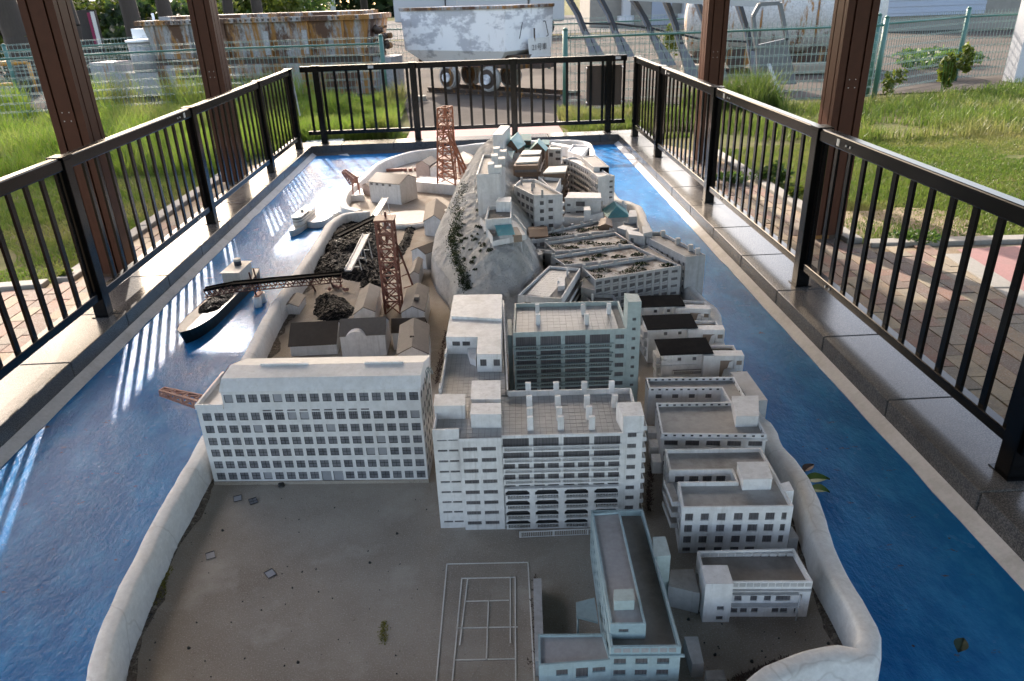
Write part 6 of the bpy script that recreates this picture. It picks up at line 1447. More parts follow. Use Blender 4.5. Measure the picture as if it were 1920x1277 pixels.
# ------------------------------------------------------------------ yard behind, green fences, exhibits
sheet('yard', [(-16, 12.7), (-1.25, 12.4), (-1.0, 10.35), (1.0, 10.3), (1.25, 11.6), (4.5, 12.0), (14, 12.2), (22, 26), (22, 34), (-16, 34)], ZG-.012, 'yard')
sheet('red_path', [(-1.0, 9.15), (1.0, 9.15), (1.0, 10.3), (-1.0, 10.35)], ZG-.010, 'redpave')
sheet('road', [(-60, 36), (60, 34), (60, 60), (-60, 70)], ZG-.012, 'road')
def patch(name, cx, cy, rx, ry, seed, z=ZG-.014):
    pts = []
    for i in range(36):
        t = 2*math.pi*i/36; f = 1+.5*noise.noise(Vector((math.cos(t)*1.6, math.sin(t)*1.6, seed)))+.2*noise.noise(Vector((math.cos(t)*6, math.sin(t)*6, seed))); pts.append((max(2.56, cx+rx*f*math.cos(t)), cy+ry*f*math.sin(t)))
    return sheet(name, pts, z, 'bare')
patch('dirt_patch', 3.0, 5.15, .62, .42, 1)
def greenfence(label, pts, posts, top, zr, wires=True, dv=.07, dh=.125):
    r = thing('mesh_fence', label, 'mesh fence', (pts[0][0], pts[0][1], ZG))
    for x, y in posts:
        k = MB(); k.cyl((x, y, ZG-.02), (x, y, top), .038, 10); k.cyl((x, y, top), (x, y, top+.03), .042, 10, .02); k.build('post', M['mesh'], r)
    for a, c in zip(pts[:-1], pts[1:]):
        F = Frame(a, c, 0); k = MB(); k.cyl(F(0, 0, zr), F(F.L, 0, zr), .017, 6); k.build('rail', M['mesh'], r); k = MB(); n = int(F.L/dv)
        for i in range(n): s = F.L*i/n; k.fbox(F, s-.0028, s+.0028, -.0028, .0028, ZG+.02, zr+.10)
        z = ZG+.04
        while z < zr+.1: 
            for dz in (0, .018): k.fbox(F, 0, F.L, -.004, .004, z+dz-.003, z+dz+.003)
            z += dh
        stuff(k.build('wire_mesh', M['wire'], r))
    return r
e = P(-40, 110, .88)
greenfence('green mesh fence on the left in front of the rusty white machine', [(-1.60, 12.85), (-4.6, 13.1), (e.x, e.y)], [(-1.60, 12.85), (-4.6, 13.1)], .97, .86)
greenfence('green mesh fence farther left running back behind the brown post', [(-9.6, 14.4), (-8.88, 15.15), (-7.99, 15.96), (-7.2, 16.9)], [(-8.88, 15.15), (-7.99, 15.96), (-7.2, 16.9)], .95, .85)
greenfence('green mesh fence on the right in front of the tank wagon', [(1.2, 11.23), (3.5, 11.35), (5.93, 11.48)], [(1.2, 11.23), (5.93, 11.48)], 1.03, .93)
greenfence('green mesh fence at the far right turning along the empty lot', [(6.0, 11.9), (8.3, 13.37), (13.5, 14.6)], [(6.05, 11.95), (8.3, 13.37)], 1.05, .92)
greenfence('green mesh fence behind the white mine tub', [(-3.6, 19.5), (1.6, 18.6), (7, 19.6)], [(-3.6, 19.5), (1.6, 18.6)], .95, .85, dv=.09)

# mine tub on rails
tb = thing('mine_tub', 'scuffed white mine tub wagon standing on rusty rails behind the far railing', 'mine wagon', (0, 14, ZG))
C, Lf, Rt = PY(948, 60, 13.4), PY(753, 60, 14.9), PY(1038, 60, 14.15); C, Lf, Rt = V2(C), V2(Lf), V2(Rt); Bk = Lf+(Rt-C); zt, zb = PY(947, 11, 13.4).z, PY(953, 104, 13.4).z
mid = (C+Bk)/2; sh_ = lambda p, f: mid+(p-mid)*f
k = MB(); top4 = [Lf, C, Rt, Bk]; b4 = [sh_(p, .97) for p in top4]; l4 = [mid+(p-mid)*.72 for p in top4]
for i in range(4):
    a, c = i, (i+1) % 4
    k.q((*b4[a], zb+.06), (*b4[c], zb+.06), (*top4[c], zt), (*top4[a], zt)); k.q((*l4[a], zb-.16), (*l4[c], zb-.16), (*b4[c], zb+.06), (*b4[a], zb+.06))
    i4 = [sh_(p, .955) for p in top4]; k.q((*i4[a], zt), (*i4[c], zt), (*sh_(i4[c], .9), zb+.1), (*sh_(i4[a], .9), zb+.1)); k.q((*top4[a], zt), (*top4[c], zt), (*i4[c], zt), (*i4[a], zt))
k.q(*[(*p, zb-.16) for p in l4]); k.build('tub', M['tubwhite'], tb)
k = MB()
for i in range(4):
    a, c = top4[i], top4[(i+1) % 4]; k.beam((*sh_(a, 1.006), zt-.02), (*sh_(c, 1.006), zt-.02), .03, .05)
k.build('rim', M['rustwhite'], tb)
ue = (Rt-C).normalized(); us = (C-Lf).normalized(); ne = Vector((ue.y, -ue.x)); We = (Rt-C).length
epos = lambda s, z, o=.0: Vector((*(C+ue*s+ne*o), z))
for s in (We*.3, We*.78):
    k = MB()
    g_ = 1 if s > We*.5 else -1; pp = [epos(s-.02*g_, zb+.50, .02), epos(s, zb+.50, .05), epos(s+.07*g_, zb+.27, .05), epos(s+.05*g_, zb+.25, .02)]
    for a, c in zip(pp[:-1], pp[1:]): k.cyl(a, c, .007, 6)
    k.build('handle', M['galvdark'], tb)
k = MB(); k.cyl(epos(We*.55, zb+.4, .04), epos(We*.55, zb-.05, .05), .014, 6); k.build('handle', M['rustdark'], tb)
k = MB(); k.q(epos(We*.40, zb-.08, .09), epos(We*.86, zb-.08, .09), epos(We*.86, zb+.24, .05), epos(We*.40, zb+.24, .05)); k.q(*[v+Vector((.004, .006, 0)) for v in (epos(We*.40, zb+.24, .05), epos(We*.86, zb+.24, .05), epos(We*.86, zb-.08, .09), epos(We*.40, zb-.08, .09))]); plc = k.build('number_plate', M['paper'], tb)
td = bpy.data.curves.new('plate_number', 'FONT'); td.body = '21号車'; td.size = .125; td.align_x = 'CENTER'; td.materials.append(M['ink']); td.resolution_u = 2; tx = bpy.data.objects.new('text', td); COL.objects.link(tx); bpy.context.view_layer.update(); tme = bpy.data.meshes.new_from_object(tx.evaluated_get(bpy.context.evaluated_depsgraph_get())); bpy.data.objects.remove(tx); tme.materials.clear(); tme.materials.append(M['ink']); tf = bpy.data.objects.new('plate_number', tme); COL.objects.link(tf); tf.parent = plc
mm = Matrix((Vector((*ue, 0)), Vector((0, 0, 1)), Vector((*ne, 0)))).transposed().to_4x4(); mm.translation = epos(We*.62, zb+.05, .084)-OFF[tb]; tf.matrix_local = mm
k = MB(); f_ = Frame(Lf.lerp(C, .12)+Vector((.25, .2)), C+Vector((.1, .12)), 0); k.fbox(f_, -.3, f_.L+.15, .0, .9, .34, .56); k.fbox(f_, -.25, -.15, 0, .8, .36, .55); k.fbox(f_, f_.L+.1, f_.L+.45, .2, .6, .34, .5); k.build('underframe', M['rustdark'], tb)
for (px, py) in ((843, 148), (918, 152)):
    for w0 in (0, .62):
        a = PY(px, py, 14.35 if px < 880 else 13.75); c = Vector((a.x, a.y, .17))+Vector((-us.y, us.x, 0))*w0; d = Vector((us.y, -us.x, 0))*.07
        k = MB(); k.cyl(c-d, c+d*.6, .21, 22); k.cyl(c+d*.6, c+d*1.0, .185, 22); wh = k.build('wheel', M['wheelwhite'], tb); k = MB(); k.cyl(c+d*1.01, c+d*1.03, .165, 20); k.build('wheel_disc', M['rustdark'], wh); k = MB(); k.cyl(c+d*1.04, c+d*1.7, .085, 12); k.build('hub', M['rustdark'] if w0 else M['tubwhite'], wh)
rl = thing('rail_track', 'pair of rusty rails on timber blocks under the mine tub', 'rails', (0, 13.9, ZG))
for s in (0, .62):
    a, c = PY(843, 148, 14.35), PY(918, 152, 13.75); o = Vector((-us.y, us.x, 0))*s; d = (c-a).normalized(); a = Vector((a.x, a.y, -.06))+o-d*.55; c = Vector((c.x, c.y, -.06))+o+d*1.5; k = MB(); k.beam(a+Vector((0, 0, .02)), c+Vector((0, 0, .02)), .05, .03); k.beam(a-Vector((0, 0, .02)), c-Vector((0, 0, .02)), .02, .06); k.beam(a-Vector((0, 0, .045)), c-Vector((0, 0, .045)), .09, .02); k.build('rail', M['rustdark'], rl)
k = MB(); q = P(790, 186, ZG); k.box(q.x-.12, q.x+.08, q.y-.1, q.y+.1, ZG-.02, ZG+.06); tag(k.build('stone_block', M['stone'], None, loc=q), 'pale stone block under the left end of the rusty rail', 'stone')

# rusty white machine on the left
lo = thing('mine_machine', 'long rust streaked white mine locomotive body lying behind the left green fence', 'mine machine', (-4.5, 14.5, ZG)); A_, B_ = V2(PY(270, 60, 15.3)), V2(PY(690, 50, 14.2)); F = Frame(A_, B_); L = F.L
z0, z1, z2, z3 = -.05, PY(500, 118, 14.7).z, PY(500, 108, 14.7).z, PY(500, 30, 14.7).z
k = MB(); k.hexa([F(.12, .05, z2), F(L-.1, .05, z2), F(L-.1, .95, z2), F(.12, .95, z2), F(.0, -.02, z3-.1), F(L, -.02, z3-.1), F(L, 1.0, z3-.1), F(0, 1.0, z3-.1)]); k.build('upper_body', M['rustwhite'], lo)
k = MB(); k.fbox(F, -.12, L+.06, -.08, 1.06, z3-.10, z3-.02); k.fbox(F, .3, L*.97, .1, .9, z3-.019, z3+.04); k.build('top_rim', M['rustwhite'], lo)
k = MB(); k.fbox(F, .05, L-.05, .1, .9, z1-.02, z2+.005); k.build('dark_gap', M['rustdark'], lo)
k = MB(); k.fbox(F, .1, L+.05, -.0, .95, z0, z1-.02); k.build('lower_body', M['rustwhite'], lo)
for s in (.2, .95, 1.7, 2.6, 3.4, 4.1): k = MB(); k.fbox(F, s*L/4.6, s*L/4.6+.05, -.05, .02, z2+.02, z3-.1); k.build('rib', M['rustwhite'], lo)
for s in (.55, .72): k = MB(); k.fbox(F, s*L, s*L+.10, -.06, -.01, z2+.05, z3-.25); k.build('bracket', M['steelgrey'], lo)
k = MB()
for i in range(40): s = L*(i+.5)/40; k.fbox(F, s-.012, s+.012, -.1, -.08, z3-.075, z3-.045)
for s in (.22, .6): k.cyl(F(s*L, -.02, .28), F(s*L, -.04, .28), .10, 12)
k.build('bolt_row', M['rustdark'], lo)
k = MB(); k.fbox(F, .3*L, .55*L, -.006, .02, .16, .24); k.fbox(F, .12*L, .2*L, -.006, .02, .22, .36); k.build('opening', M['mullion'], lo)
k = MB(); k.fbox(F, -.95, .1, .1, .8, z0, .35); k.fbox(F, -1.5, -.96, .15, .7, z0, .55); k.build('front_frame', M['steelgrey'], lo)
k = MB(); c = F(-.35, .45, .35); k.cyl(c, c+Vector((0, 0, .55)), .33, 18); dr = k.build('drum', M['steelgrey'], lo); k = MB(); k.cyl(c+Vector((0, 0, .5505)), c+Vector((0, 0, .59)), .36, 18); k.fbox(F, -.5, -.1, .3, .5, .96, 1.14); k.cyl(c+Vector((.25, 0, .6)), c+Vector((.25, 0, 1.05)), .025, 6); k.build('drum_top', M['tubwhite'], dr)
k = MB()
for i in range(16): a = F(L-.02+rnd.uniform(0, .12), .3+rnd.uniform(-.2, .3), .62+.03*i); k.cyl(a, a+Vector((rnd.uniform(.05, .16), rnd.uniform(-.1, .1), rnd.uniform(-.1, .1))), rnd.uniform(.02, .055), 8)
stuff(k.build('rusted_coupling', M['rustdark'], lo)); k = MB(); k.fbox(F, L*.98, L+.3, .2, .8, z0, .55); k.build('rear_frame', M['steelgrey'], lo)
# tank wagon
ta = thing('tank_wagon', 'long rust stained white tank wagon on the right behind the steel arches', 'tank wagon', (6, 16.5, ZG)); R = .72; a, c = PY(1305, 40, 17.0), PY(1640, 30, 15.6); zc = PY(1400, 104, 16.5).z+R
a = Vector((a.x, a.y, zc)); c = Vector((c.x, c.y, zc)); d = (c-a).normalized(); k = MB(); k.cyl(a, c, R, 40, cap=False)
for j in range(4):
    t0, t1 = j/4, (j+1)/4; k.cyl(a-d*.22*math.sin(t0*math.pi/2), a-d*.22*math.sin(t1*math.pi/2), R*math.cos(t0*math.pi/2), 40, R*math.cos(t1*math.pi/2)+.001, cap=False); k.cyl(c+d*.22*math.sin(t0*math.pi/2), c+d*.22*math.sin(t1*math.pi/2), R*math.cos(t0*math.pi/2), 40, R*math.cos(t1*math.pi/2)+.001, cap=False)
k.build('tank', M['tankwhite'], ta); k = MB()
for t in (.1, .4, .7, .98): p_ = a.lerp(c, t); k.cyl(p_-d*.02, p_+d*.02, R+.012, 40, cap=False)
k.build('band', M['rustwhite'], ta); k = MB(); v = Vector((-d.y, d.x, 0)); lo_ = Vector((0, 0, zc-R-.06))
for s in (-.4, .4): k.beam(Vector((a.x, a.y, zc-R-.04))+v*s, Vector((c.x, c.y, zc-R-.04))+v*s, .1, .14)
for t in (.12, .5, .88): k.beam(Vector((a.x, a.y, zc-R-.02)).lerp(Vector((c.x, c.y, zc-R-.02)), t)-v*.5, Vector((a.x, a.y, zc-R-.02)).lerp(Vector((c.x, c.y, zc-R-.02)), t)+v*.5, .12, .2)
k.build('underframe', M['rustdark'], ta)
for t in (.1, .28, .72, .9):
    for s in (-.45, .45): p_ = Vector((a.x, a.y, .17)).lerp(Vector((c.x, c.y, .17)), t)+v*s; k = MB(); k.cyl(p_-v*.05, p_+v*.05, .25, 18); k.build('wheel', M['rustdark'], ta)
for px, py in ((1310, 140), (1520, 138)): q = P(px, py, ZG); k = MB(); k.box(q.x-.35, q.x+.35, q.y-.15, q.y+.15, ZG, ZG+.2); tag(bevel(k.build('stone_block', M['stone'], None, loc=q), .04), 'pale stone block on the ground %s the tank wagon' % ('under the left end of' if px < 1400 else 'under the right part of'), 'stone')
# galvanised arch supports
AR = [((1064, -6), (1118, 108), 12.6), ((1122, -6), (1172, 106), 12.7), ((1183, -6), (1250, 122), 12.8), ((1244, -6), (1296, 150), 12.9), ((1308, 8), (1352, 160), 13.0), ((1384, 10), (1420, 160), 13.2)]
for i, (t_, b_, yy) in enumerate(AR):
    r = thing('arch_support', ['grey steel arch leg leaning just right of the mine tub', 'grey steel arch leg with a bent bright flange, second from the tub', 'grey steel arch leg with a kinked white edge over the railing corner', 'dark steel arch leg standing before the left end of the tank', 'dark steel arch leg half hidden by the farther right brown post', 'dark steel arch leg right of the farther right brown post'][i], 'steel support', P(*b_, ZG))
    g_ = P(*b_, ZG); y2 = g_.y if g_.y < 14 else 13.4; bt = PY(b_[0], b_[1], y2); tp_ = PY(t_[0], t_[1], y2+.5); tp_ = tp_+(tp_-bt)*.35; md = bt.lerp(tp_, .52)+Vector((.05, 0, 0)); k = MB(); k.beam(bt, md, .06, .17, up=(0, 1, 0)); k.beam(md, tp_, .06, .15, up=(0, 1, 0)); k.build('leg', M['galvdark'], r)
    k = MB(); k.beam(bt-Vector((.07, .05, 0)), md-Vector((.06, .05, 0)), .035, .05, up=(0, 1, 0)); k.beam(md-Vector((.06, .05, 0)), tp_-Vector((.10, .05, 0)), .035, .05, up=(0, 1, 0)); k.build('flange', M['galv'], r)
    k = MB(); w_ = Vector((.13, .03, 0)); hb_ = bt.lerp(md, .62); pts = [bt-w_*.9, bt+w_*1.2, bt.lerp(md, .25)+w_*1.0, hb_+w_*.25, hb_-w_*.4]; o = Vector((0, -.10, 0)); k.q(*[p_+o for p_ in pts]); k.q(*[p_+o*.85 for p_ in pts[::-1]])
    for a_, c_ in zip(pts, pts[1:]+pts[:1]): k.q(a_+o, c_+o, c_+o*.85, a_+o*.85)
    k.build('foot_plate', M['galv'], r)
    if i < 5: n2 = AR[i+1]; e1 = bt.lerp(tp_, .42); g2 = P(*n2[1], ZG); e2 = PY(n2[1][0], n2[1][1], min(g2.y, 13.4)).lerp(PY(n2[0][0], n2[0][1], 13.7), .55); k = MB(); k.cyl(e1, e2, .02, 6); k.build('tie_rod', M['galvdark'], r)
k = MB(); a, c = PY(1180, -5, 13.6), PY(1436, 8, 13.5); k.beam(a, c, .12, .1); tag(k.build('steel_beam', M['truck'], None, loc=c), 'long white flaking steel beam lying across the arch supports', 'beam')
fr_ = thing('steel_door_frame', 'grey steel frame with an open window leaning by the right green fence', 'steel frame', P(1470, 165, ZG)); yy = 12.9
c = [PY(x, y, yy) for x, y in ((1421, 160), (1494, 158), (1476, 75), (1418, 88))]; th = Vector((0, .05, 0)); k = MB(); k.hexa(c+[v+th for v in c]); k.build('plate', M['galv'], fr_); pp = [PY(x, y, yy) for x, y in ((1418, 88), (1412, 30), (1424, 8), (1462, 6), (1476, 75))]; k = MB()
for a_, c_ in zip(pp[:-1], pp[1:]): k.beam(a_, c_, .06, .06)
k.beam(pp[0], pp[-1], .06, .06); k.build('frame', M['galv'], fr_); k = MB(); k.beam(PY(1441, 120, yy-.1), P(1462, 175, ZG), .07, .02); k.build('loose_strip', M['truck'], fr_)

# far buildings, truck, sign, poles, pipes
def farwall(name, label, x0, x1, y, h, mat, seams=0, d=4, cat='building'):
    r = thing(name, label, cat, ((x0+x1)/2, y, ZG)); k = MB(); k.box(x0, x1, y, y+d, ZG, h); k.build('wall', M[mat], r)
    k = MB(); k.box(x0-.15, x1+.15, y-.2, y+d+.2, h+.002, h+.18); k.build('roof', M['roofgrey'], r); return r
r = farwall('warehouse', 'long beige warehouse with white pillars behind the steel arches', 5.5, 21, 40, 4.5, 'beigewall')
for x in (7.2, 10.2, 11.6, 13.5, 17): k = MB(); k.box(x-.2, x+.2, 39.2, 39.6, ZG, 4.4); k.cyl((x, 39.4, ZG), (x, 39.4, ZG+.5), .42, 12); k.build('pillar', M['truck'], r)
for x0 in (8.6, 12.2, 14.6): k = MB(); k.box(x0, x0+1.0, 39.95, 39.999, ZG, 3); k.build('door', M['shutter'], r)
r = farwall('white_hall', 'white hall seen far behind the mine tub', -6.5, 4, 62, 5, 'truck'); k = MB(); k.box(.9, 2.6, 61.9, 61.99, ZG, 3); k.build('door', M['mullion'], r); k = MB(); k.box(-2.6, -2.5, 61.9, 61.99, ZG, 4); k.build('downpipe', M['galvdark'], r)
r = farwall('garage', 'pale building with a blue grey shutter behind the right lot', 14, 34, 27.5, 4, 'beigewall'); k = MB()
for i in range(26): k.box(14.1, 17.6, 27.44-.02*(i % 2), 27.49, ZG+.5+.1*i, ZG+.598+.1*i)
k.build('shutter', M['shutter'], r); k = MB(); k.box(21.0, 21.12, 27.4, 27.49, ZG, 4); k.build('downpipe', M['galvdark'], r); k = MB(); k.box(19.8, 34, 27.45, 27.49, ZG, ZG+.5); k.build('dark_base', M['mullion'], r)
r = thing('truck', 'white truck parked far away beside the beige warehouse', 'truck', (6, 44, ZG)); q = P(1075, 42, ZG); x, y = -.9, 33.0; k = MB(); k.box(x, x+2.9, y, y+1.8, .55, 2.4); bevel(k.build('body', M['truck'], r), .06); k = MB(); k.box(x+2.95, x+4.4, y, y+1.8, .45, 2.2); bevel(k.build('cab', M['truck'], r), .1)
for wx in (x+.9, x+3.6): k = MB(); k.cyl((wx, y-.02, .28), (wx, y+.25, .28), .38, 18); k.build('wheel', M['rubber'], r)
k = MB(); k.box(x+.2, x+2.7, y+.05, y+1.7, .3, .549); k.build('chassis', M['rubber'], r)
sg = thing('sign_board', 'dark notice board with a magenta and white strip under the left trees', 'sign', (-11.5, 19, ZG)); a, c = PY(150, 70, 19.5), PY(190, 72, 19.5); h_ = PY(178, 18, 19.5).z; F = Frame(a, c); k = MB(); k.fbox(F, -.2, F.L, 0, .08, ZG, h_); k.build('board', M['signdark'], sg); k = MB(); k.fbox(F, F.L*.62, F.L*.76, -.01, -.0005, h_-.8, h_-.06); k.build('magenta_strip', M['signpink'], sg); k = MB(); k.fbox(F, F.L*.78, F.L*.96, -.01, -.0005, h_-.82, h_-.04); k.build('white_strip', M['paper'], sg)
pr = thing('pipe_rail', 'orange yellow pipe barrier behind the left green fence', 'barrier', (-12, 17, ZG)); k = MB(); a, c = PY(-30, 121, 16.5), PY(52, 117, 16.9); k.cyl(a, c, .05, 8); k.cyl(PY(-30, 160, 16.5), PY(64, 156, 16.9), .03, 8); k.cyl(c, Vector((c.x, c.y, ZG)), .05, 8); k.build('pipe', M['yellowpipe'], pr)
for i, (px, yy, rr_, lab) in enumerate(((576, 40, .13, 'pale green pole rising left of centre above the rusty machine'), (625, 40, .13, 'pale green pole rising right of the other above the rusty machine'), (684, 36, .16, 'dark grey pole just right of the rusty machine'))):
    q = PY(px, 20, yy); k = MB(); k.cyl((q.x, q.y, ZG), (q.x, q.y, 6), rr_, 10); tag(k.build('pole', M['galvdark'] if i == 2 else M['mesh' if 0 else 'green'], None, loc=(q.x, q.y, ZG)), lab, 'pole')
k = MB(); q = P(1900, 155, ZG); k.hexa([(q.x, q.y, ZG), (q.x+.9, q.y, ZG), (q.x+.9, q.y+.3, ZG), (q.x, q.y+.3, ZG), (q.x+.15, q.y+.2, 1.6), (q.x+1.0, q.y+.2, 1.6), (q.x+1.0, q.y+.5, 1.6), (q.x+.15, q.y+.5, 1.6)]); tag(k.build('leaning_board', M['truck'], None, loc=q), 'white leaning panel cut by the right picture edge behind the green fence', 'panel')
k = MB(); k.box(-2.2, -1.75, 9.25, 9.5, ZG, ZG+.05); tag(k.build('stone_slab', M['paper'], None, loc=(-2, 9.3, ZG)), 'pale flat stone in the grass behind the far left railing corner', 'stone')
# ------------------------------------------------------------------ vegetation
def leafcloud(name, mat, parent, lobes, n, size, seed, stuff_=False, loc=None, flat=.6):
    R = np.random.default_rng(seed); L_ = np.array([[*l[0], *l[1]] for l in lobes], float); wgt = np.prod(L_[:, 3:], 1)**.67; idx = R.choice(len(L_), n, p=wgt/wgt.sum())
    d = R.normal(size=(n, 3)); d /= np.linalg.norm(d, axis=1)[:, None]; c = L_[idx, :3]+d*L_[idx, 3:]*(R.uniform(.35, 1.05, n)**.6)[:, None]
    a = R.normal(size=(n, 3)); a /= np.linalg.norm(a, axis=1)[:, None]; b_ = np.cross(a, R.normal(size=(n, 3))); b_ /= np.linalg.norm(b_, axis=1)[:, None]; s = size*R.uniform(.6, 1.35, n)[:, None]
    v = np.stack([c-a*s, c+b_*s*flat, c+a*s, c-b_*s*flat], 1).reshape(-1, 3); return quadmesh(name, v, mat, parent, loc)
def quadmesh(name, v, mat, parent=None, loc=None, k=4):
    off = np.array(OFF.get(parent, Vector((0, 0, 0))) if loc is None else loc, float); v = (v-off).astype(np.float32); n = len(v)//k
    me = bpy.data.meshes.new(name); me.vertices.add(len(v)); me.vertices.foreach_set('co', v.ravel()); me.loops.add(n*k); me.loops.foreach_set('vertex_index', np.arange(n*k, dtype=np.int32)); me.polygons.add(n)
    me.polygons.foreach_set('loop_start', np.arange(0, n*k, k, dtype=np.int32)); me.polygons.foreach_set('loop_total', np.full(n, k, dtype=np.int32)); me.materials.append(M[mat]); me.update(calc_edges=True); me.validate()
    o = bpy.data.objects.new(name, me); COL.objects.link(o)
    if parent is not None: o.parent = parent
    elif loc is not None: o.location = loc
    return o
def tree(label, x, y, h, r0, crown, n, size, mat, seed, lean=0):
    r = thing('tree', label, 'tree', (x, y, ZG), 'trees behind the left fence'); rr = random.Random(seed); k = MB(); p_ = Vector((x, y, ZG)); N = 7
    for i in range(N):
        q = Vector((x+lean*(i+1)/N+rr.gauss(0, .05), y+rr.gauss(0, .05), ZG+h*(i+1)/N)); k.cyl(p_, q, r0*(1-.6*i/N), 10, r0*(1-.6*(i+1)/N), cap=False); p_ = q
    k.build('trunk', M['bark'], r); lob = []
    for cx, cy, cz, sx, sy, sz in crown:
        c = Vector((x+lean+cx, y+cy, cz)); k = MB(); s = Vector((x+lean*.7, y, h*rr.uniform(.55, .85))); m_ = s.lerp(c, .5)+Vector((0, 0, .2)); k.cyl(s, m_, r0*.3, 6, r0*.2, cap=False); k.cyl(m_, c, r0*.2, 6, r0*.06, cap=False); k.build('limb', M['bark'], r)
        for j in range(4): lob.append(((c.x+rr.gauss(0, sx*.45), c.y+rr.gauss(0, sy*.45), c.z+rr.gauss(0, sz*.4)), (sx*.55, sy*.55, sz*.5)))
    leafcloud('crown', mat, r, lob, n, size, seed); return r
XT = lambda px, yy: PY(px, 40, yy).x
tree('thick dark trunk at the far left edge under the foliage', XT(14, 17), 17, 8, .28, [(0, 0, 7.6, 2.0, 2, 1.2), (-1.2, .5, 6.8, 1.5, 1.5, 1)], 2600, .12, 'leaf', 1)
tree('dark trunk just left of the notice board', XT(124, 19), 19, 9, .2, [(0, 0, 8.6, 1.6, 2, 1.2), (-1, .4, 8, 1.5, 1.5, 1)], 2600, .12, 'leaf', 2)
tree('dark trunk right of the notice board', XT(246, 20), 20, 9.5, .22, [(-.5, .2, 9.4, 1.5, 2, 1.1)], 2200, .12, 'leaf', 3)
tree('slim dark trunk above the left end of the rusty machine', XT(312, 21), 21, 9, .2, [(-.6, .3, 8.9, 1.4, 1.4, 1)], 2200, .12, 'leaf', 4)
tree('thin dark trunk above the middle of the rusty machine', XT(436, 24), 24, 9, .17, [(-.6, 0, 8.6, 1.3, 1.3, 1.0)], 2500, .13, 'leaf', 5)
tree('thin dark trunk beside the thin one above the rusty machine', XT(486, 24), 24, 14, .17, [(-.7, 0, 13.35, .75, .7, .5), (.2, .1, 13.5, .8, .7, .55), (.9, 0, 13.3, .7, .6, .45), (-.2, .2, 13.9, .8, .6, .4), (-1.7, 0, 13.35, .45, .4, .4), (-1.6, .2, 12.95, .5, .4, .35), (-.5, .1, 12.8, .8, .6, .45), (.3, 0, 12.7, .8, .6, .45), (1.0, .1, 12.9, .7, .5, .4)], 12000, .13, 'leaf', 6)  # crown out of view; its lobes are shaped to shade the middle of the island
rr = random.Random(21)
BL = ['yellow green bush behind the far left trunk', 'yellow green bush left of the notice board', 'leafy bush behind the notice board', 'bright bush right of the notice board', 'leafy bush behind the dark trunks', 'tall dark bush above the grey drum', 'bright bush above the left end of the machine', 'pale bush left of the second brown post', 'pale bush right of the second brown post', 'green bush left of the pale green poles']
for i, (px, yy, w_, h_, mt) in enumerate(((-10, 21, 1.4, 2.2, 'leafyel'), (70, 23, 1.6, 2.2, 'leafyel'), (160, 24, 1.8, 2.4, 'leaf'), (205, 23, 1.3, 2.4, 'leafyel'), (285, 25, 1.6, 2.6, 'leaf'), (268, 22, .9, 1.6, 'leafdark'), (345, 26, 1.8, 2.4, 'leafyel'), (400, 27, 1.6, 2.2, 'leaf'), (455, 27, 1.7, 2.4, 'leafyel'), (525, 29, 1.9, 2.3, 'leaf'))):
    x = XT(px, yy); r = thing('bush', BL[i], 'bush', (x, yy, ZG), 'bushes under the left trees'); k = MB()
    for j in range(4): k.cyl((x+rr.uniform(-.2, .2), yy, ZG), (x+rr.uniform(-.7, .7)*w_, yy+rr.uniform(-.3, .3), h_*.6), .04, 5, .015, cap=False)
    k.build('stem', M['bark'], r); leafcloud('crown', mt, r, [((x+rr.gauss(0, w_*.5), yy+rr.gauss(0, .5), rr.uniform(.25, .8)*h_), (w_*.45, .7, h_*.28)) for j in range(7)], 1900, .11, 40+i)
wood = leafcloud('far_wood', 'leafdark', None, [((rr.uniform(-46, 2), 80+rr.uniform(0, 14), rr.uniform(1, 8)), (4, 4, 2.4)) for i in range(60)], 16000, .42, 77, loc=(-20, 86, 0)); stuff(tag(wood, 'dark green wooded slope far behind the rusty machine', 'wood'))
wood = leafcloud('far_wood', 'leaf', None, [((rr.uniform(-60, -14), 40+rr.uniform(0, 14), rr.uniform(.5, 6)), (3, 3, 2.0)) for i in range(50)], 12000, .3, 78, loc=(-36, 46, 0)); stuff(tag(wood, 'green wood behind the trees at the far left', 'wood'))

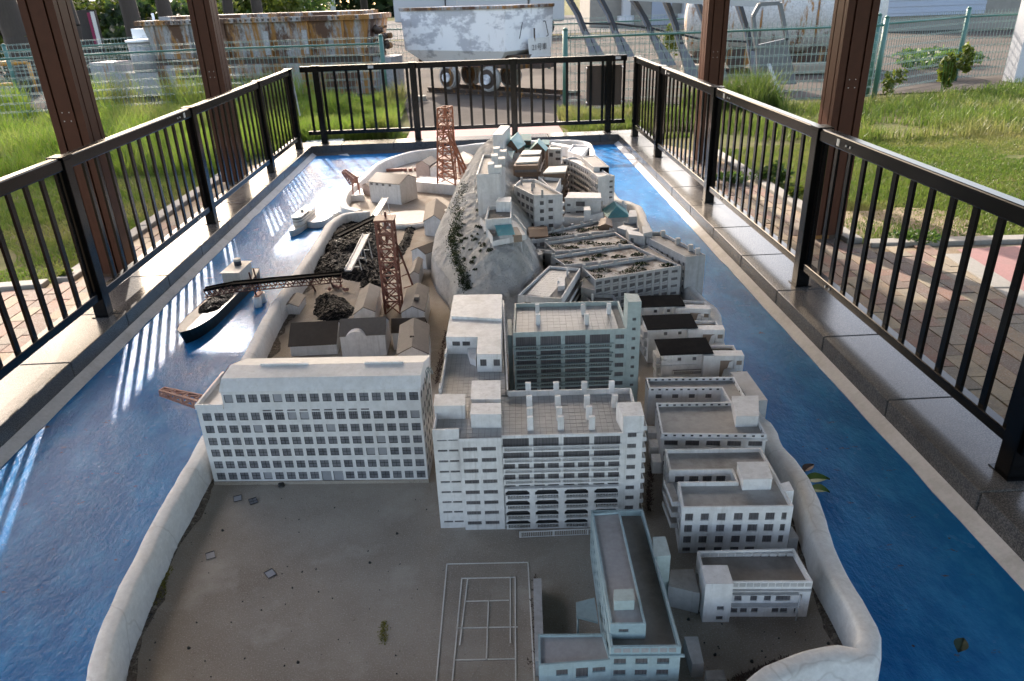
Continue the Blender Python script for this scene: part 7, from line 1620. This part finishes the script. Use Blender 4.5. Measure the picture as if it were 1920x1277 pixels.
# grass: curved blades, shorter on the lawns and tall along the fences
RG = np.random.default_rng(5)
def blades(n, poly, h0, h1, wd, keep=None, lean=.35, z=ZG-.03, clump=0):
    xs = [p[0] for p in poly]; ys = [p[1] for p in poly]; pts = []
    A = np.stack([RG.uniform(min(xs), max(xs), n), RG.uniform(min(ys), max(ys), n)], 1); c = np.zeros(n, bool); j = len(poly)-1
    for i in range(len(poly)):
        yi, yj, xi, xj = poly[i][1], poly[j][1], poly[i][0], poly[j][0]
        if yi != yj: c ^= ((yi > A[:, 1]) != (yj > A[:, 1])) & (A[:, 0] < (xj-xi)*(A[:, 1]-yi)/(yj-yi)+xi)
        j = i
    A = A[c]
    f = np.array([noise.noise(Vector((x*.9, y*.9, 3)))+.5*noise.noise(Vector((x*2.7, y*2.7, 9))) for x, y in A]) if len(A) else np.zeros(0)
    if keep is not None: m_ = f > keep; A, f = A[m_], f[m_]
    n = len(A); h = (h0+(h1-h0)*np.clip(.5+f*.9, 0, 1))*RG.uniform(.55, 1.15, n); t = RG.uniform(0, 2*np.pi, n); d = np.stack([np.cos(t), np.sin(t), np.zeros(n)], 1); ln = (h*RG.uniform(0, lean*2, n))[:, None]
    u = RG.uniform(0, 2*np.pi, n); s = np.stack([np.cos(u), np.sin(u), np.zeros(n)], 1)*(wd*RG.uniform(.6, 1.4, n))[:, None]; b0 = np.concatenate([A, np.full((n, 1), z)], 1); up = np.array([0, 0, 1.])
    m1 = b0+up*(h*.6)[:, None]+d*ln*.35; tp = b0+up*h[:, None]+d*ln
    return np.stack([b0-s, b0+s, m1+s*.7, m1-s*.7, m1-s*.7, m1+s*.7, tp+s*.08, tp-s*.08], 1).reshape(-1, 3)
LWN = [[(-2.86, 4.72), (-2.80, 8.4), (-3.2, 9.2), (-8, 9.2), (-7.5, 4.4), (-4, 4.55)], [(2.57, 4.78), (2.57, 8.3), (9.5, 8.6), (9.5, 4.9), (6, 4.55)], [(-2.4, 9.02), (-1.0, 9.02), (-1.0, 10.1), (-2.4, 10.2)], [(1.0, 9.02), (2.5, 9.02), (2.6, 10.2), (1.0, 10.2)]]
v = np.concatenate([blades(120000, LWN[0], .018, .05, .0035, -.7), blades(190000, LWN[1], .018, .05, .0035, -.6), blades(9000, LWN[2], .02, .07, .005, -.1), blades(9000, LWN[3], .02, .07, .005, -.1)])
g_ = quadmesh('lawn_grass', v, 'lawn', None, (0, 6, ZG)); stuff(tag(g_, 'short bright green lawn grass on both sides of the shelter', 'grass'))
T_ = lambda *a, **k: blades(*a, **k)
v = np.concatenate([T_(36000, [(-2.9, 8.0), (-2.45, 9.2), (-2.3, 12.7), (-9, 13.6), (-9, 8.2)], .12, .40, .0065, -.45), T_(26000, [(-2.4, 9.35), (-1.15, 9.5), (-1.3, 12.7), (-2.5, 12.8)], .14, .42, .006, -.6), T_(9000, [(-2.9, 12.4), (-9, 13.2), (-9, 14.0), (-2.4, 13.2)], .3, .75, .006, .0)])
g_ = quadmesh('tall_grass', v, 'tall', None, (-5, 10, ZG)); stuff(tag(g_, 'tall bright wild grass along the left green fence', 'tall grass'))
v = np.concatenate([T_(30000, [(2.6, 8.2), (2.6, 10.9), (5.9, 11.3), (11, 13), (11, 8.4)], .07, .22, .006, -.3), T_(9000, [(1.1, 9.4), (1.05, 11.0), (2.6, 11.2), (2.6, 9.4)], .10, .28, .006, -.5), T_(3500, [(2.9, 10.3), (2.9, 11.2), (4.2, 11.3), (4.2, 10.4)], .25, .6, .006, -.2)])
g_ = quadmesh('tall_grass', v, 'lawn', None, (5, 10, ZG)); stuff(tag(g_, 'rough olive grass bank along the right green fence', 'tall grass'))
def weed(label, x, y, w_, h_, n, size, mat, seed):
    r = random.Random(seed); t = thing('weed', label, 'weed', (x, y, ZG)); leafcloud('leaves', mat, t, [((x+r.gauss(0, w_*.4), y+r.gauss(0, w_*.3), ZG+h_*r.uniform(.25, .75)), (w_*.4, w_*.35, h_*.3)) for j in range(6)], n, size, seed); k = MB()
    for j in range(6): k.cyl((x+r.gauss(0, w_*.2), y, ZG-.03), (x+r.gauss(0, w_*.4), y+r.gauss(0, w_*.2), ZG+h_*.6), .006, 4, cap=False)
    k.build('stem', M['leafgreen'], t)
q = P(1745, 125, ZG); weed('green weed clump in the middle of the empty lot behind the right fence', q.x, q.y, 1.0, .35, 900, .06, 'leaf', 3)
q = P(1770, 172, ZG); weed('bright leafy weed at the foot of the far right fence post', q.x, q.y, .3, .75, 420, .05, 'leafyel', 4)
q = P(1668, 180, ZG); weed('small light weed beside the leaning green corner post', q.x, q.y, .2, .4, 160, .04, 'leafyel', 5)
q = P(1255, 120, ZG); weed('yellow green weed growing up between the steel arches', q.x, q.y, .35, 1.0, 330, .05, 'leafyel', 6)
q = P(1460, 345, ZG); weed('broad leaved weed on the kerb left of the near right brown post', q.x, q.y+.1, .2, .16, 420, .022, 'leaf', 7)
q = P(1490, 372, ZG); weed('second broad leaved weed touching the near right brown post', q.x, q.y, .12, .12, 260, .02, 'leafyel', 8)
q = P(1730, 450, ZG); weed('low clover like weeds along the kerb right of the bare soil', q.x, q.y+.05, .3, .05, 700, .014, 'leaf', 9)
q = P(125, 520, ZG); weed('tiny grass tuft on the left kerb corner', q.x, q.y, .06, .05, 120, .012, 'leafyel', 10)
q = P(1345, 345, ZG); weed('low weeds along the kerb before the farther right brown post', q.x+.15, q.y, .2, .1, 420, .02, 'leaf', 12)
